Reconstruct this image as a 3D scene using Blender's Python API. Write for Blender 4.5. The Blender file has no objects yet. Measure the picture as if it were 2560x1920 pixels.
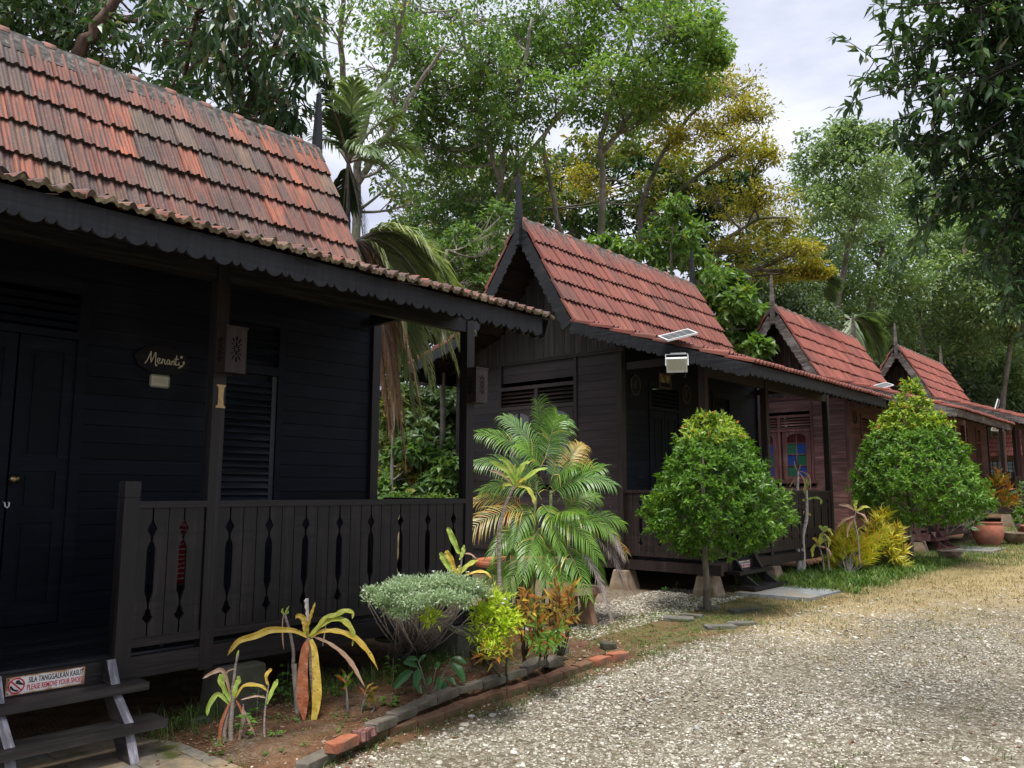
import bpy, math, random
import numpy as np
from mathutils import Vector, Matrix
sc = bpy.context.scene
col = sc.collection
PI = math.pi
def R(d): return math.radians(d)

# ------------------------------------------------------------------ camera
F_PX, YAW, PITCH, ROLL = 2024.4, R(41.634), R(7.424), R(0.205)
CAM = np.array([5.536, 0.0, 1.663])
_fw = np.array([-math.sin(YAW)*math.cos(PITCH), math.cos(YAW)*math.cos(PITCH), math.sin(PITCH)])
_rt = np.array([math.cos(YAW), math.sin(YAW), 0.0]); _up = np.cross(_rt, _fw)
_R = math.cos(ROLL)*_rt + math.sin(ROLL)*_up
_U = -math.sin(ROLL)*_rt + math.cos(ROLL)*_up
cd = bpy.data.cameras.new('camera'); cam = bpy.data.objects.new('camera', cd); col.objects.link(cam)
cd.sensor_width = 36; cd.lens = F_PX/2560*36; cd.clip_start = 0.05; cd.clip_end = 2000
m = Matrix.Identity(4)
for i in range(3):
    m[i][0] = _R[i]; m[i][1] = _U[i]; m[i][2] = -_fw[i]; m[i][3] = CAM[i]
cam.matrix_world = m
sc.camera = cam

# ------------------------------------------------------------------ sky, sun, exposure
SUN_EL, SUN_AZ = R(69), R(150)          # azimuth measured from +Y towards +X
w = bpy.data.worlds.new('World'); sc.world = w; w.use_nodes = True
nt = w.node_tree; nt.nodes.clear()
out = nt.nodes.new('ShaderNodeOutputWorld'); bg = nt.nodes.new('ShaderNodeBackground')
sky = nt.nodes.new('ShaderNodeTexSky'); sky.sky_type = 'NISHITA'; sky.sun_disc = False
sky.sun_elevation = SUN_EL; sky.sun_rotation = SUN_AZ; sky.dust_density = 3.0; sky.air_density = 1.0
tc = nt.nodes.new('ShaderNodeTexCoord'); mp = nt.nodes.new('ShaderNodeMapping'); mp.inputs['Scale'].default_value = (1.2, 1.2, 3.2)
no = nt.nodes.new('ShaderNodeTexNoise'); no.inputs['Scale'].default_value = 2.0; no.inputs['Detail'].default_value = 7; no.inputs['Roughness'].default_value = .55
cr = nt.nodes.new('ShaderNodeValToRGB')
cr.color_ramp.elements[0].position = .36; cr.color_ramp.elements[0].color = (5.2, 5.6, 7.2, 1)
cr.color_ramp.elements[1].position = .66; cr.color_ramp.elements[1].color = (9.8, 10.0, 10.8, 1)
mx = nt.nodes.new('ShaderNodeMix'); mx.data_type = 'RGBA'; mx.inputs[0].default_value = .88
nt.links.new(tc.outputs['Generated'], mp.inputs['Vector']); nt.links.new(mp.outputs[0], no.inputs['Vector'])
nt.links.new(no.outputs['Fac'], cr.inputs[0]); nt.links.new(sky.outputs[0], mx.inputs[6]); nt.links.new(cr.outputs[0], mx.inputs[7])
nt.links.new(mx.outputs[2], bg.inputs['Color']); bg.inputs['Strength'].default_value = .057
nt.links.new(bg.outputs[0], out.inputs['Surface'])
sl = bpy.data.lights.new('sun', 'SUN'); sl.energy = 2.9; sl.angle = R(24); sl.color = (1.0, .955, .88)
so = bpy.data.objects.new('sun', sl); col.objects.link(so)
sd = Vector((math.sin(SUN_AZ)*math.cos(SUN_EL), math.cos(SUN_AZ)*math.cos(SUN_EL), math.sin(SUN_EL)))
so.rotation_euler = sd.to_track_quat('Z', 'Y').to_euler(); so.location = sd*30
sc.view_settings.view_transform = 'Standard'; sc.view_settings.look = 'None'
sc.view_settings.exposure = 1.15; sc.view_settings.gamma = 1; sc.view_settings.use_curve_mapping = False
sc.render.engine = 'CYCLES'
sc.cycles.max_bounces = 6; sc.cycles.transparent_max_bounces = 4; sc.cycles.transmission_bounces = 3
sc.cycles.diffuse_bounces = 3; sc.cycles.glossy_bounces = 2

# ------------------------------------------------------------------ helpers
def ray(x, y):
    return _fw + _R*(x-1280)/F_PX - _U*(y-960)/F_PX
def at(x, y, dist):                      # a real point at a real distance, seen at photo pixel x, y
    d = ray(x, y); return CAM + d*(dist/np.linalg.norm(d))
K = 2560/2212
def atd(x, y, dist): return at(x*K, y*K, dist)
def on_ground(x, y, z=0.0):
    d = ray(x, y); return CAM + d*((z-CAM[2])/d[2])
def onY(x, y, Y):
    d = ray(x, y); return CAM + d*((Y-CAM[1])/d[1])

def smooth01(t): t = np.clip(t, 0, 1); return t*t*(3-2*t)
_gy = np.array([-50, 0, 3.2, 7, 10, 14, 20, 24, 30, 40, 60, 400.]); _gz = np.array([-.05, 0, .02, .12, .21, .25, .33, .42, .60, .80, 1.0, 1.4])
def zg(x, y):
    return np.interp(y, _gy, _gz) - .03*smooth01((np.asarray(x)-1.2)/2.5) + .10*smooth01((-6-np.asarray(x))/6)

class MB:
    """collects shapes; build() links them as one mesh object"""
    def __init__(s): s.v = []; s.f = []; s.mi = []; s.n = 0; s.arr = []
    def add(s, vs, fs, mi=0):
        s.v += [tuple(float(c) for c in p) for p in vs]; s.f += [tuple(i+s.n for i in f) for f in fs]; s.mi += [mi]*len(fs); s.n += len(vs)
    def box(s, x0, x1, y0, y1, z0, z1, mi=0):
        vs = [(x0,y0,z0),(x1,y0,z0),(x1,y1,z0),(x0,y1,z0),(x0,y0,z1),(x1,y0,z1),(x1,y1,z1),(x0,y1,z1)]
        s.add(vs, [(0,3,2,1),(4,5,6,7),(0,1,5,4),(1,2,6,5),(2,3,7,6),(3,0,4,7)], mi)
    def prism(s, pts, axis, a, b, mi=0):
        """pts: 2-D outline; axis 0: (y,z) extruded in x, 1: (x,z) in y, 2: (x,y) in z"""
        def P(p, t): return (t,p[0],p[1]) if axis == 0 else ((p[0],t,p[1]) if axis == 1 else (p[0],p[1],t))
        n = len(pts); area = sum(pts[i][0]*pts[(i+1)%n][1]-pts[(i+1)%n][0]*pts[i][1] for i in range(n))
        if (area > 0) == (axis == 1): pts = pts[::-1]
        lo, hi = min(a,b), max(a,b)
        vs = [P(p,lo) for p in pts]+[P(p,hi) for p in pts]
        fs = [tuple(range(n-1,-1,-1)), tuple(range(n,2*n))]+[(i,(i+1)%n,n+(i+1)%n,n+i) for i in range(n)]
        s.add(vs, fs, mi)
    def obox(s, c, ax, ay, az, mi=0):
        """oriented box: centre and three half-axis vectors"""
        c = np.array(c, float); ax, ay, az = map(lambda q: np.array(q, float), (ax, ay, az))
        vs = [c+sx*ax+sy*ay+sz*az for sz in (-1,1) for sx,sy in ((-1,-1),(1,-1),(1,1),(-1,1))]
        s.add(vs, [(0,3,2,1),(4,5,6,7),(0,1,5,4),(1,2,6,5),(2,3,7,6),(3,0,4,7)], mi)
    def bar(s, p, q, wx, wz, up=(0,0,1), mi=0):
        p = np.array(p, float); q = np.array(q, float); d = q-p; L = np.linalg.norm(d); d /= L
        r = np.cross(d, up); r /= max(1e-9, np.linalg.norm(r)); u = np.cross(r, d)
        s.obox((p+q)/2, d*L/2, r*wx/2, u*wz/2, mi)
    def tube(s, pts, rad, n=7, mi=0, cap=True):
        pts = [np.array(p, float) for p in pts]; m_ = len(pts)
        if not hasattr(rad, '__len__'): rad = [rad]*m_
        prev = None; rings = []
        for i in range(m_):
            d = pts[min(i+1,m_-1)]-pts[max(i-1,0)]; d = d/max(1e-9, np.linalg.norm(d))
            if prev is None:
                a = np.array([0,0,1.]) if abs(d[2]) < .9 else np.array([1.,0,0])
                u = np.cross(d, a)
            else: u = prev-d*np.dot(prev, d)
            u /= max(1e-9, np.linalg.norm(u)); prev = u; v = np.cross(d, u)
            rings.append([pts[i]+rad[i]*(math.cos(2*PI*k/n)*u+math.sin(2*PI*k/n)*v) for k in range(n)])
        vs = [p for r_ in rings for p in r_]
        fs = [(i*n+k, i*n+(k+1)%n, (i+1)*n+(k+1)%n, (i+1)*n+k) for i in range(m_-1) for k in range(n)]
        if cap: fs += [tuple(range(n-1,-1,-1)), tuple((m_-1)*n+k for k in range(n))]
        s.add(vs, fs, mi)
    def lathe(s, prof, c, n=28, mi=0, rnd=None):
        vs = []; m_ = len(prof)
        for r_, z in prof:
            for k in range(n):
                a = 2*PI*k/n; vs.append((c[0]+r_*math.cos(a), c[1]+r_*math.sin(a), c[2]+z))
        fs = [(i*n+k, i*n+(k+1)%n, (i+1)*n+(k+1)%n, (i+1)*n+k) for i in range(m_-1) for k in range(n)]
        s.add(vs, fs, mi)
    def arrays(s, V, Fs, mi=0):
        """numpy vertices (N,3) and faces (M,k)"""
        s.arr.append((np.asarray(V, np.float32), np.asarray(Fs, np.int64), mi))
    def mesh(s, name, smooth=False):
        me = bpy.data.meshes.new(name)
        V = [np.array(s.v, np.float32).reshape(-1,3)]; off = len(s.v)
        loops = [np.array([i for f in s.f for i in f], np.int64)]; sizes = [np.array([len(f) for f in s.f], np.int64)]
        mis = [np.array(s.mi, np.int32)]
        for v, f, mi in s.arr:
            V.append(v); loops.append((f+off).ravel()); sizes.append(np.full(len(f), f.shape[1], np.int64)); mis.append(np.full(len(f), mi, np.int32)); off += len(v)
        V = np.concatenate(V); loops = np.concatenate(loops); sizes = np.concatenate(sizes); mis = np.concatenate(mis)
        me.vertices.add(len(V)); me.vertices.foreach_set('co', V.ravel())
        me.loops.add(len(loops)); me.loops.foreach_set('vertex_index', loops.astype(np.int32))
        me.polygons.add(len(sizes)); st = np.concatenate([[0], np.cumsum(sizes)[:-1]]).astype(np.int32)
        me.polygons.foreach_set('loop_start', st); me.polygons.foreach_set('loop_total', sizes.astype(np.int32))
        me.polygons.foreach_set('material_index', mis)
        me.polygons.foreach_set('use_smooth', np.full(len(sizes), bool(smooth)))
        me.update(calc_edges=True); me.validate()
        return me
    def build(s, name, mats, parent=None, smooth=False, **kw):
        me = s.mesh(name, smooth)
        return link_mesh(name, me, mats, parent, **kw)

def link_mesh(name, me, mats, parent=None, **kw):
    if not isinstance(mats, (list, tuple)): mats = [mats]
    while len(me.materials) < len(mats): me.materials.append(mats[len(me.materials)])
    o = bpy.data.objects.new(name, me); col.objects.link(o)
    for i, mt in enumerate(mats):
        if me.materials[i] != mt:
            o.material_slots[i].link = 'OBJECT'; o.material_slots[i].material = mt
    if parent is not None: o.parent = parent
    return tag(o, **kw)
def tag(o, label=None, cat=None, group=None, kind=None):
    if label: o['label'] = label
    if cat: o['category'] = cat
    if group: o['group'] = group
    if kind: o['kind'] = kind
    return o
def empty(name, loc, label=None, cat=None, group=None, rz=0):
    o = bpy.data.objects.new(name, None); col.objects.link(o); o.location = [float(c) for c in loc]; o.rotation_euler = (0,0,rz); o.empty_display_size = .1
    return tag(o, label, cat, group)
def copy_tree(o, parent=None):
    c = o.copy(); col.objects.link(c); c.parent = parent
    for ch in list(o.children): copy_tree(ch, c)
    return c

# ------------------------------------------------------------------ materials
def newmat(name):
    m_ = bpy.data.materials.new(name); m_.use_nodes = True; t = m_.node_tree
    b = t.nodes['Principled BSDF']
    return m_, t, b
def N(t, typ, **kw):
    n = t.nodes.new(typ)
    for k, v in kw.items():
        if k.startswith('i_'): n.inputs[k[2:].replace('_', ' ')].default_value = v
        else: setattr(n, k, v)
    return n
def ramp(t, fac, stops, interp='LINEAR'):
    n = t.nodes.new('ShaderNodeValToRGB'); n.color_ramp.interpolation = interp; e = n.color_ramp.elements
    while len(e) < len(stops): e.new(.5)
    for i, (p, c) in enumerate(stops): e[i].position = p; e[i].color = (c[0], c[1], c[2], 1)
    t.links.new(fac, n.inputs[0]); return n.outputs[0]
def mixc(t, fac, a, b, mode='MIX'):
    n = t.nodes.new('ShaderNodeMix'); n.data_type = 'RGBA'; n.blend_type = mode
    for s_, v in ((0, fac), (6, a), (7, b)):
        if hasattr(v, 'links'): t.links.new(v, n.inputs[s_])
        else: n.inputs[s_].default_value = v if s_ == 0 else (v[0], v[1], v[2], 1)
    return n.outputs[2]
def math_(t, op, a, b=None, clamp=False):
    n = t.nodes.new('ShaderNodeMath'); n.operation = op; n.use_clamp = clamp
    for i, v in enumerate((a, b)):
        if v is None: continue
        if hasattr(v, 'links'): t.links.new(v, n.inputs[i])
        else: n.inputs[i].default_value = v
    return n.outputs[0]
def coords(t, scale=(1,1,1), which='Object'):
    c = t.nodes.new('ShaderNodeTexCoord'); mp_ = t.nodes.new('ShaderNodeMapping'); mp_.inputs['Scale'].default_value = scale
    t.links.new(c.outputs[which], mp_.inputs['Vector']); return mp_.outputs[0]
def noise(t, vec, scale, detail=4, rough=.5, out_='Fac'):
    n = t.nodes.new('ShaderNodeTexNoise'); n.inputs['Scale'].default_value = scale; n.inputs['Detail'].default_value = detail; n.inputs['Roughness'].default_value = rough
    t.links.new(vec, n.inputs['Vector']); return n.outputs[out_]
def bump(t, b, h, strength=.3, dist=.01):
    n = t.nodes.new('ShaderNodeBump'); n.inputs['Strength'].default_value = strength; n.inputs['Distance'].default_value = dist
    t.links.new(h, n.inputs['Height']); t.links.new(n.outputs[0], b.inputs['Normal'])
def island(t):
    return t.nodes.new('ShaderNodeNewGeometry').outputs['Random Per Island']

def wood(name, c0, c1, grain=(3,3,40), rough=.55, wear=None, weart=.62, spec=.35):
    """grain: noise frequency along x,y,z (low = along the grain)"""
    m_, t, b = newmat(name); v = coords(t, grain)
    n1 = noise(t, v, 1.0, 6, .6); n2 = noise(t, coords(t), 1.7, 3)
    c = ramp(t, n1, [(.36, [q*.75 for q in c0]), (.5, c0), (.66, c1)])
    r_ = island(t)
    c = mixc(t, 1.0, c, ramp(t, r_, [(0, (.66,.66,.66)), (1, (1.34,1.30,1.28))]), 'MULTIPLY')
    if wear is not None:
        f = ramp(t, n2, [(weart, (0,0,0)), (weart+.18, (1,1,1))])
        f2 = math_(t, 'MULTIPLY', f, n1)
        c = mixc(t, f2, c, wear)
    t.links.new(c, b.inputs['Base Color']); b.inputs['Roughness'].default_value = rough; b.inputs['Specular IOR Level'].default_value = spec
    t.links.new(ramp(t, n1, [(.2, (rough-.1,)*3), (.8, (min(1,rough+.15),)*3)]), b.inputs['Roughness'])
    bump(t, b, n1, .35, .004); return m_
def plain(name, c, rough=.6, metal=0, var=.15, scale=8, spec=.5, bmp=.15):
    m_, t, b = newmat(name); v = coords(t); n1 = noise(t, v, scale, 5, .6)
    cc = mixc(t, 1.0, c, ramp(t, n1, [(.25, (1-var,)*3), (.75, (1+var,)*3)]), 'MULTIPLY')
    t.links.new(cc, b.inputs['Base Color']); b.inputs['Roughness'].default_value = rough; b.inputs['Metallic'].default_value = metal
    b.inputs['Specular IOR Level'].default_value = spec
    if bmp: bump(t, b, n1, bmp, .004)
    return m_
def leafmat(name, cols, rough=.42, trans=.35, tip=None, clump=1.2, spec=.4, tcol=None):
    """cols: ramp stops picked per leaf; a slow noise shifts hue from clump to clump"""
    m_, t, b = newmat(name); r_ = island(t); v = coords(t)
    n1 = noise(t, v, clump, 2)
    f = math_(t, 'ADD', math_(t, 'MULTIPLY', r_, .62), math_(t, 'MULTIPLY', math_(t, 'SUBTRACT', n1, .3), .9), True)
    k = len(cols)
    c = ramp(t, f, [(i/(k-1), cc) for i, cc in enumerate(cols)])
    if tip is not None:      # a few leaves of another colour
        c = mixc(t, ramp(t, r_, [(1-tip[0]-.01, (0,0,0)), (1-tip[0], (1,1,1))]), c, tip[1])
    t.links.new(c, b.inputs['Base Color']); b.inputs['Roughness'].default_value = rough; b.inputs['Specular IOR Level'].default_value = spec
    tr = t.nodes.new('ShaderNodeBsdfTranslucent'); ms = t.nodes.new('ShaderNodeMixShader'); ms.inputs[0].default_value = trans
    tc_ = mixc(t, 1.0, c, tcol or (1.5, 1.6, .6), 'MULTIPLY'); t.links.new(tc_, tr.inputs['Color'])
    o_ = t.nodes['Material Output']
    t.links.new(b.outputs[0], ms.inputs[1]); t.links.new(tr.outputs[0], ms.inputs[2]); t.links.new(ms.outputs[0], o_.inputs['Surface'])
    return m_
def tilemat(name, stops, streak, lip=False):
    m_, t, b = newmat(name); r_ = island(t)
    c = ramp(t, r_, stops, 'LINEAR')
    v = coords(t, (3.0, 45, 2.2)); n1 = noise(t, v, 1.0, 5, .65); n2 = noise(t, coords(t), 2.3, 4)
    geo = t.nodes.new('ShaderNodeNewGeometry')
    c = mixc(t, math_(t, 'MULTIPLY', ramp(t, n1, [(.45, (0,0,0)), (.62, (1,1,1))]), streak[1]), c, streak[0])
    n3 = noise(t, coords(t), 34, 4, .7)
    c = mixc(t, math_(t, 'MULTIPLY', ramp(t, n3, [(.56, (0,0,0)), (.68, (1,1,1))]), streak[3]), c, streak[2])
    c = mixc(t, 1.0, c, ramp(t, n2, [(.3, (.8,.8,.8)), (.7, (1.15,1.15,1.15))]), 'MULTIPLY')
    t.links.new(c, b.inputs['Base Color']); b.inputs['Roughness'].default_value = .8
    bump(t, b, n3, .4, .003); return m_

MT = {}
# cabin timbers: black stained (cabins 1 and 2), red-brown (cabins 3 to 5)
MT['blk_h'] = wood('black_plank_wood', (.0028,.0048,.0105), (.0075,.0105,.018), (1.5,1.5,30), .58, (.018,.022,.031), .56, spec=.16)
MT['blk_v'] = wood('black_post_wood', (.0085,.0075,.0078), (.021,.0175,.0168), (35,35,1.2), .5, (.045,.04,.038), .64)
MT['blk_f'] = wood('black_rail_wood', (.0085,.0075,.0078), (.021,.0175,.0168), (30,2,60), .48, (.045,.04,.038), .64)
MT['br2_h'] = wood('dark_brown_plank_wood', (.024,.017,.018), (.044,.031,.032), (1.5,1.5,30), .5, (.06,.05,.048), .64)
MT['br2_v'] = wood('dark_brown_post_wood', (.021,.014,.0135), (.036,.025,.024), (35,35,1.2), .5, (.06,.05,.05), .64)
MT['br2_g'] = wood('dark_weathered_gable_wood', (.040,.034,.033), (.085,.074,.070), (26,26,1.1), .6, (.15,.135,.125), .56)
MT['shut'] = wood('blue_black_shutter_wood', (.012,.015,.022), (.026,.031,.042), (30,2,30), .45, spec=.4)
MT['fas1'] = wood('charcoal_fascia_wood', (.0085,.0095,.012), (.018,.0195,.023), (2.5,2.5,40), .5, (.04,.042,.045), .6)
MT['fas3'] = wood('weathered_grey_fascia_wood', (.06,.05,.047), (.15,.13,.125), (4,4,22), .8, (.25,.225,.215), .5)
MT['red_h'] = wood('red_brown_plank_wood', (.095,.048,.045), (.19,.105,.10), (1.2,1.2,26), .55, (.24,.15,.14), .6)
MT['red_v'] = wood('red_brown_post_wood', (.075,.032,.031), (.145,.068,.064), (30,30,1.2), .55, (.18,.12,.11), .6)
MT['gab3'] = wood('weathered_brown_gable_wood', (.045,.029,.026), (.14,.095,.083), (26,26,1.0), .7, (.14,.11,.10), .55)
MT['grey_step'] = wood('worn_step_wood', (.018,.016,.016), (.044,.038,.037), (9,1.6,30), .5, (.11,.095,.09), .52)
MT['bare_grey'] = wood('bare_grey_end_wood', (.13,.13,.15), (.30,.30,.34), (6,30,6), .7)
MT['deck'] = wood('black_deck_wood', (.012,.013,.017), (.030,.031,.037), (40,1.6,4), .42, (.03,.032,.036), .62, spec=.25)
MT['tile1'] = tilemat('aged_terracotta_tile', [(0,(.075,.038,.034)), (.16,(.135,.058,.044)), (.30,(.25,.080,.048)), (.42,(.11,.040,.034)), (.54,(.17,.105,.065)), (.66,(.095,.068,.060)), (.78,(.30,.088,.046)), (.88,(.15,.055,.040)), (1,(.085,.058,.052))], ((.050,.044,.046), .92, (.22,.17,.105), .45))
MT['tile2'] = tilemat('red_terracotta_tile', [(0,(.145,.040,.030)), (.3,(.20,.056,.040)), (.6,(.165,.046,.034)), (.85,(.23,.076,.052)), (1,(.12,.042,.034))], ((.09,.05,.044), .55, (.12,.055,.045), .5))
MT['tile3'] = tilemat('bright_red_terracotta_tile', [(0,(.17,.042,.032)), (.3,(.24,.062,.044)), (.6,(.20,.052,.038)), (.85,(.27,.08,.054)), (1,(.145,.042,.034))], ((.13,.055,.045), .5, (.15,.06,.05), .4))
def lipmat(name, a, b_, c_):
    m_, t, b = newmat(name); n1 = noise(t, coords(t), 14, 5, .65)
    c = ramp(t, n1, [(.36, a), (.52, b_), (.66, c_)]); t.links.new(c, b.inputs['Base Color']); b.inputs['Roughness'].default_value = .95
    bump(t, b, n1, .8, .01); return m_
MT['lip1'] = lipmat('mossy_tile_edge', (.014,.012,.010), (.024,.02,.014), (.05,.045,.022))
MT['eave1'] = lipmat('lichen_eave_tile_edge', (.04,.028,.02), (.11,.085,.045), (.34,.30,.20))
MT['lip2'] = lipmat('dark_tile_edge', (.014,.010,.009), (.025,.014,.012), (.05,.02,.015))
MT['eave2'] = lipmat('terracotta_tile_edge', (.09,.045,.035), (.22,.075,.055), (.30,.12,.09))
MT['mortar'] = lipmat('black_ridge_mortar', (.022,.022,.020), (.06,.058,.054), (.16,.15,.135))
MT['ridge'] = plain('ridge_tile_clay', (.20,.095,.075), .85, var=.45)
MT['soffit'] = wood('roof_batten_wood', (.016,.009,.008), (.034,.018,.015), (3,3,20), .8)
MT['brass'] = plain('brass', (.32,.24,.13), .35, 1, .1)
MT['white_metal'] = plain('white_metal', (.74,.75,.76), .35, 0, .06)
MT['panel'] = plain('solar_cell', (.10,.12,.16), .15, 0, .2, 30, .8, 0)
MT['led'] = plain('led_lens', (.58,.56,.44), .3, 0, .12, 60)
MT['black_metal'] = plain('black_metal', (.012,.012,.013), .4, 0)
MT['glass_dark'] = plain('dark_window_glass', (.012,.014,.016), .08, 0, .1, 5, .8, 0)
MT['glass_blue'] = plain('blue_glass', (.012,.035,.16), .25, 0, .35, 40, .8)
MT['glass_green'] = plain('green_glass', (.012,.075,.045), .25, 0, .35, 40, .8)
MT['glass_red'] = plain('maroon_glass', (.035,.006,.008), .2, 0, .3, 40, .8)
def concrete(name, a, b_, moss=None):
    m_, t, b = newmat(name); v = coords(t); n1 = noise(t, v, 6, 8, .65); n2 = noise(t, v, 2.2, 4)
    c = ramp(t, n1, [(.3, a), (.7, b_)])
    if moss: c = mixc(t, ramp(t, n2, [(.48, (0,0,0)), (.62, (1,1,1))]), c, moss)
    t.links.new(c, b.inputs['Base Color']); b.inputs['Roughness'].default_value = .92
    bump(t, b, noise(t, v, 40, 5, .7), .5, .006); return m_
MT['conc'] = concrete('stained_concrete', (.12,.088,.058), (.36,.28,.195), (.15,.10,.055))
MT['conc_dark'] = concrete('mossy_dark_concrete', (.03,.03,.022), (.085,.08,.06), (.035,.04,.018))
MT['paver'] = concrete('grey_paver_stone', (.06,.055,.05), (.17,.16,.15), (.07,.075,.045))
# ------------------------------------------------------------------ cabins
rng = np.random.default_rng(7)
CAB = {1:(0,0,0), 2:(0,9.42,.09), 3:(.29,18.33,.18), 4:(.18,28.24,.58), 5:(.15,37.6,.80)}
RX, RZ = -2.72, 5.83
KR, ER = (-1.68, 4.08), (1.15, 3.155)
KL, EL = (-3.86, 4.22), (-5.50, 3.745)
Y0R, Y1R = .04, 5.60
MESH = {}
def shared(name, fn, smooth=False):
    if name not in MESH:
        b = MB(); fn(b); MESH[name] = b.mesh(name.split('|')[0], smooth)
    return MESH[name]
def roofz(x):
    return float(np.interp(x, [EL[0], KL[0], RX, KR[0], ER[0]], [EL[1], KL[1], RZ, KR[1], ER[1]]))

def tiles(b, P, Q, y0, y1, nv, eave=False, seed=1):
    """courses of ribbed tiles from the top line P=(x,z) to the bottom line Q=(x,z)"""
    g = np.random.default_rng(seed)
    P = np.array(P, float); Q = np.array(Q, float); L = np.linalg.norm(Q-P); d = (Q-P)/L
    nrm = np.array([-d[1], d[0]]); nrm = nrm if nrm[1] > 0 else -nrm
    nu = int(round((y1-y0)/.222)); tw = (y1-y0)/nu; tl = L/nv
    uu = np.array([0,.035,.09,.15,.21,.25,.33,.42,.47,.535,.59,.65,.71,.75,.83,.92,1.0]); M = len(uu)
    hh = np.array([.006,.024,.032,.024,.006,.000,.008,.000,.006,.024,.032,.024,.006,.000,.008,.000,.004])
    V = []; Fq = []; Fl = []; n = 0
    for j in range(nv):
        off = .0 if j % 2 == 0 else 0.0
        for i in range(nu):
            jz = g.normal(0, .0034); jl = g.normal(0, .009)+(.03 if g.random() < .012 else 0); jy = g.normal(0, .0035); tilt = g.normal(0, .005)
            ys = y0+(i+uu*.985)*tw+jy
            rows = []
            for s_, lift in ((j*tl-.03, .004), ((j+1)*tl+.014+jl, .044 if j < nv-1 else .030)):
                base = P+d*s_
                h = hh*(1 if lift > .01 else .8)+lift+jz+tilt*(uu-.5)
                rows.append(np.stack([base[0]+nrm[0]*h, ys, base[1]+nrm[1]*h], 1))
            last = eave and j == nv-1; base = P+d*((j+1)*tl+(.018 if not last else .010)+jl); h = hh*(1.0 if not last else .8)+jz+((.044-.046) if j < nv-1 else (.030-.026))+(g.normal(0, .004, M) if not last else 0)
            rows.append(np.stack([base[0]+nrm[0]*h, ys, base[1]+nrm[1]*h], 1))
            base = P+d*(j*tl-.03); h = hh*0+.0-.016
            rows.append(np.stack([base[0]+nrm[0]*h, ys, base[1]+nrm[1]*h], 1))
            V.append(np.concatenate(rows))
            k = np.arange(M-1)
            Fq.append(np.stack([n+k, n+M+k, n+M+k+1, n+k+1], 1))
            Fl.append(np.stack([n+M+k, n+2*M+k, n+2*M+k+1, n+M+k+1], 1))
            Fq.append(np.array([[n, n+3*M, n+2*M, n+M], [n+M-1, n+2*M-1, n+3*M-1, n+4*M-1]]))
            n += 4*M
    V = np.concatenate(V)
    # islands must stay whole: one block with two material slots
    b.arrays(V, np.concatenate(Fq), 0); off = None
    # lip faces refer to the same vertices
    base_idx = len(b.arr)-1
    v, f, mi = b.arr[base_idx]
    Fl = np.concatenate(Fl); cut = nu*(nv-1)*(M-1) if eave else len(Fl)
    b.arr[base_idx] = (v, f, 0)
    b.lip = getattr(b, 'lip', []); b.lip.append((base_idx, Fl[:cut], 1))
    if eave: b.lip.append((base_idx, Fl[cut:], 2))
def tiles_mesh(name, sets):
    if name in MESH: return MESH[name]
    b = MB()
    for s_ in sets: tiles(b, *s_[0], **s_[1])
    # merge lip faces against their vertex block
    offs = np.cumsum([0]+[len(a[0]) for a in b.arr]); Vall = np.concatenate([a[0] for a in b.arr])
    me = bpy.data.meshes.new(name.split('|')[0])
    Fs = [a[1]+offs[i] for i, a in enumerate(b.arr)]; mi = [np.zeros(len(a[1]), np.int32) for a in b.arr]
    for bi, f, mm in b.lip: Fs.append(f+offs[bi]); mi.append(np.full(len(f), mm, np.int32))
    Fs = np.concatenate(Fs); mi = np.concatenate(mi)
    me.vertices.add(len(Vall)); me.vertices.foreach_set('co', Vall.ravel())
    me.loops.add(Fs.size); me.loops.foreach_set('vertex_index', Fs.ravel().astype(np.int32))
    me.polygons.add(len(Fs)); me.polygons.foreach_set('loop_start', (np.arange(len(Fs))*4).astype(np.int32)); me.polygons.foreach_set('loop_total', np.full(len(Fs), 4, np.int32))
    me.polygons.foreach_set('material_index', mi); me.polygons.foreach_set('use_smooth', np.zeros(len(Fs), bool)); me.update(calc_edges=True); me.validate()
    MESH[name] = me; return me

def scallop(L, big=.118, small=.055, depth=.040, nb=7, ns=5):
    """lower outline of a carved board: wide lobes and small teeth in turn; list of (s, drop)"""
    pts = []; s_ = 0
    while s_ < L-.02:
        for wd, dp, n_ in ((big, depth, nb), (small, depth*.72, ns)):
            wd = min(wd, L-s_)
            if wd < .012: break
            for k in range(n_): 
                t_ = k/n_; pts.append((s_+wd*t_, dp*math.sin(PI*t_)**.6 if t_ > 0 else 0))
            s_ += wd
    pts.append((L, 0)); return pts
def carved(b, P, Q, wdt, y0, y1, drop_dir=None, start=0):
    """board along P->Q in the x-z plane, thickness y0..y1, its lower edge carved"""
    P = np.array(P, float); Q = np.array(Q, float); L = np.linalg.norm(Q-P); d = (Q-P)/L
    dn = np.array([d[1], -d[0]]); dn = dn if dn[1] < 0 else -dn
    if drop_dir is not None: dn = np.array(drop_dir, float)
    sc_ = scallop(L); quads = []
    for (s0, a0), (s1, a1) in zip(sc_[:-1], sc_[1:]):
        pts = [P+d*s0, P+d*s1, P+d*s1+dn*(wdt+a1), P+d*s0+dn*(wdt+a0)]
        b.prism([tuple(p) for p in pts], 1, y0, y1)

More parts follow.
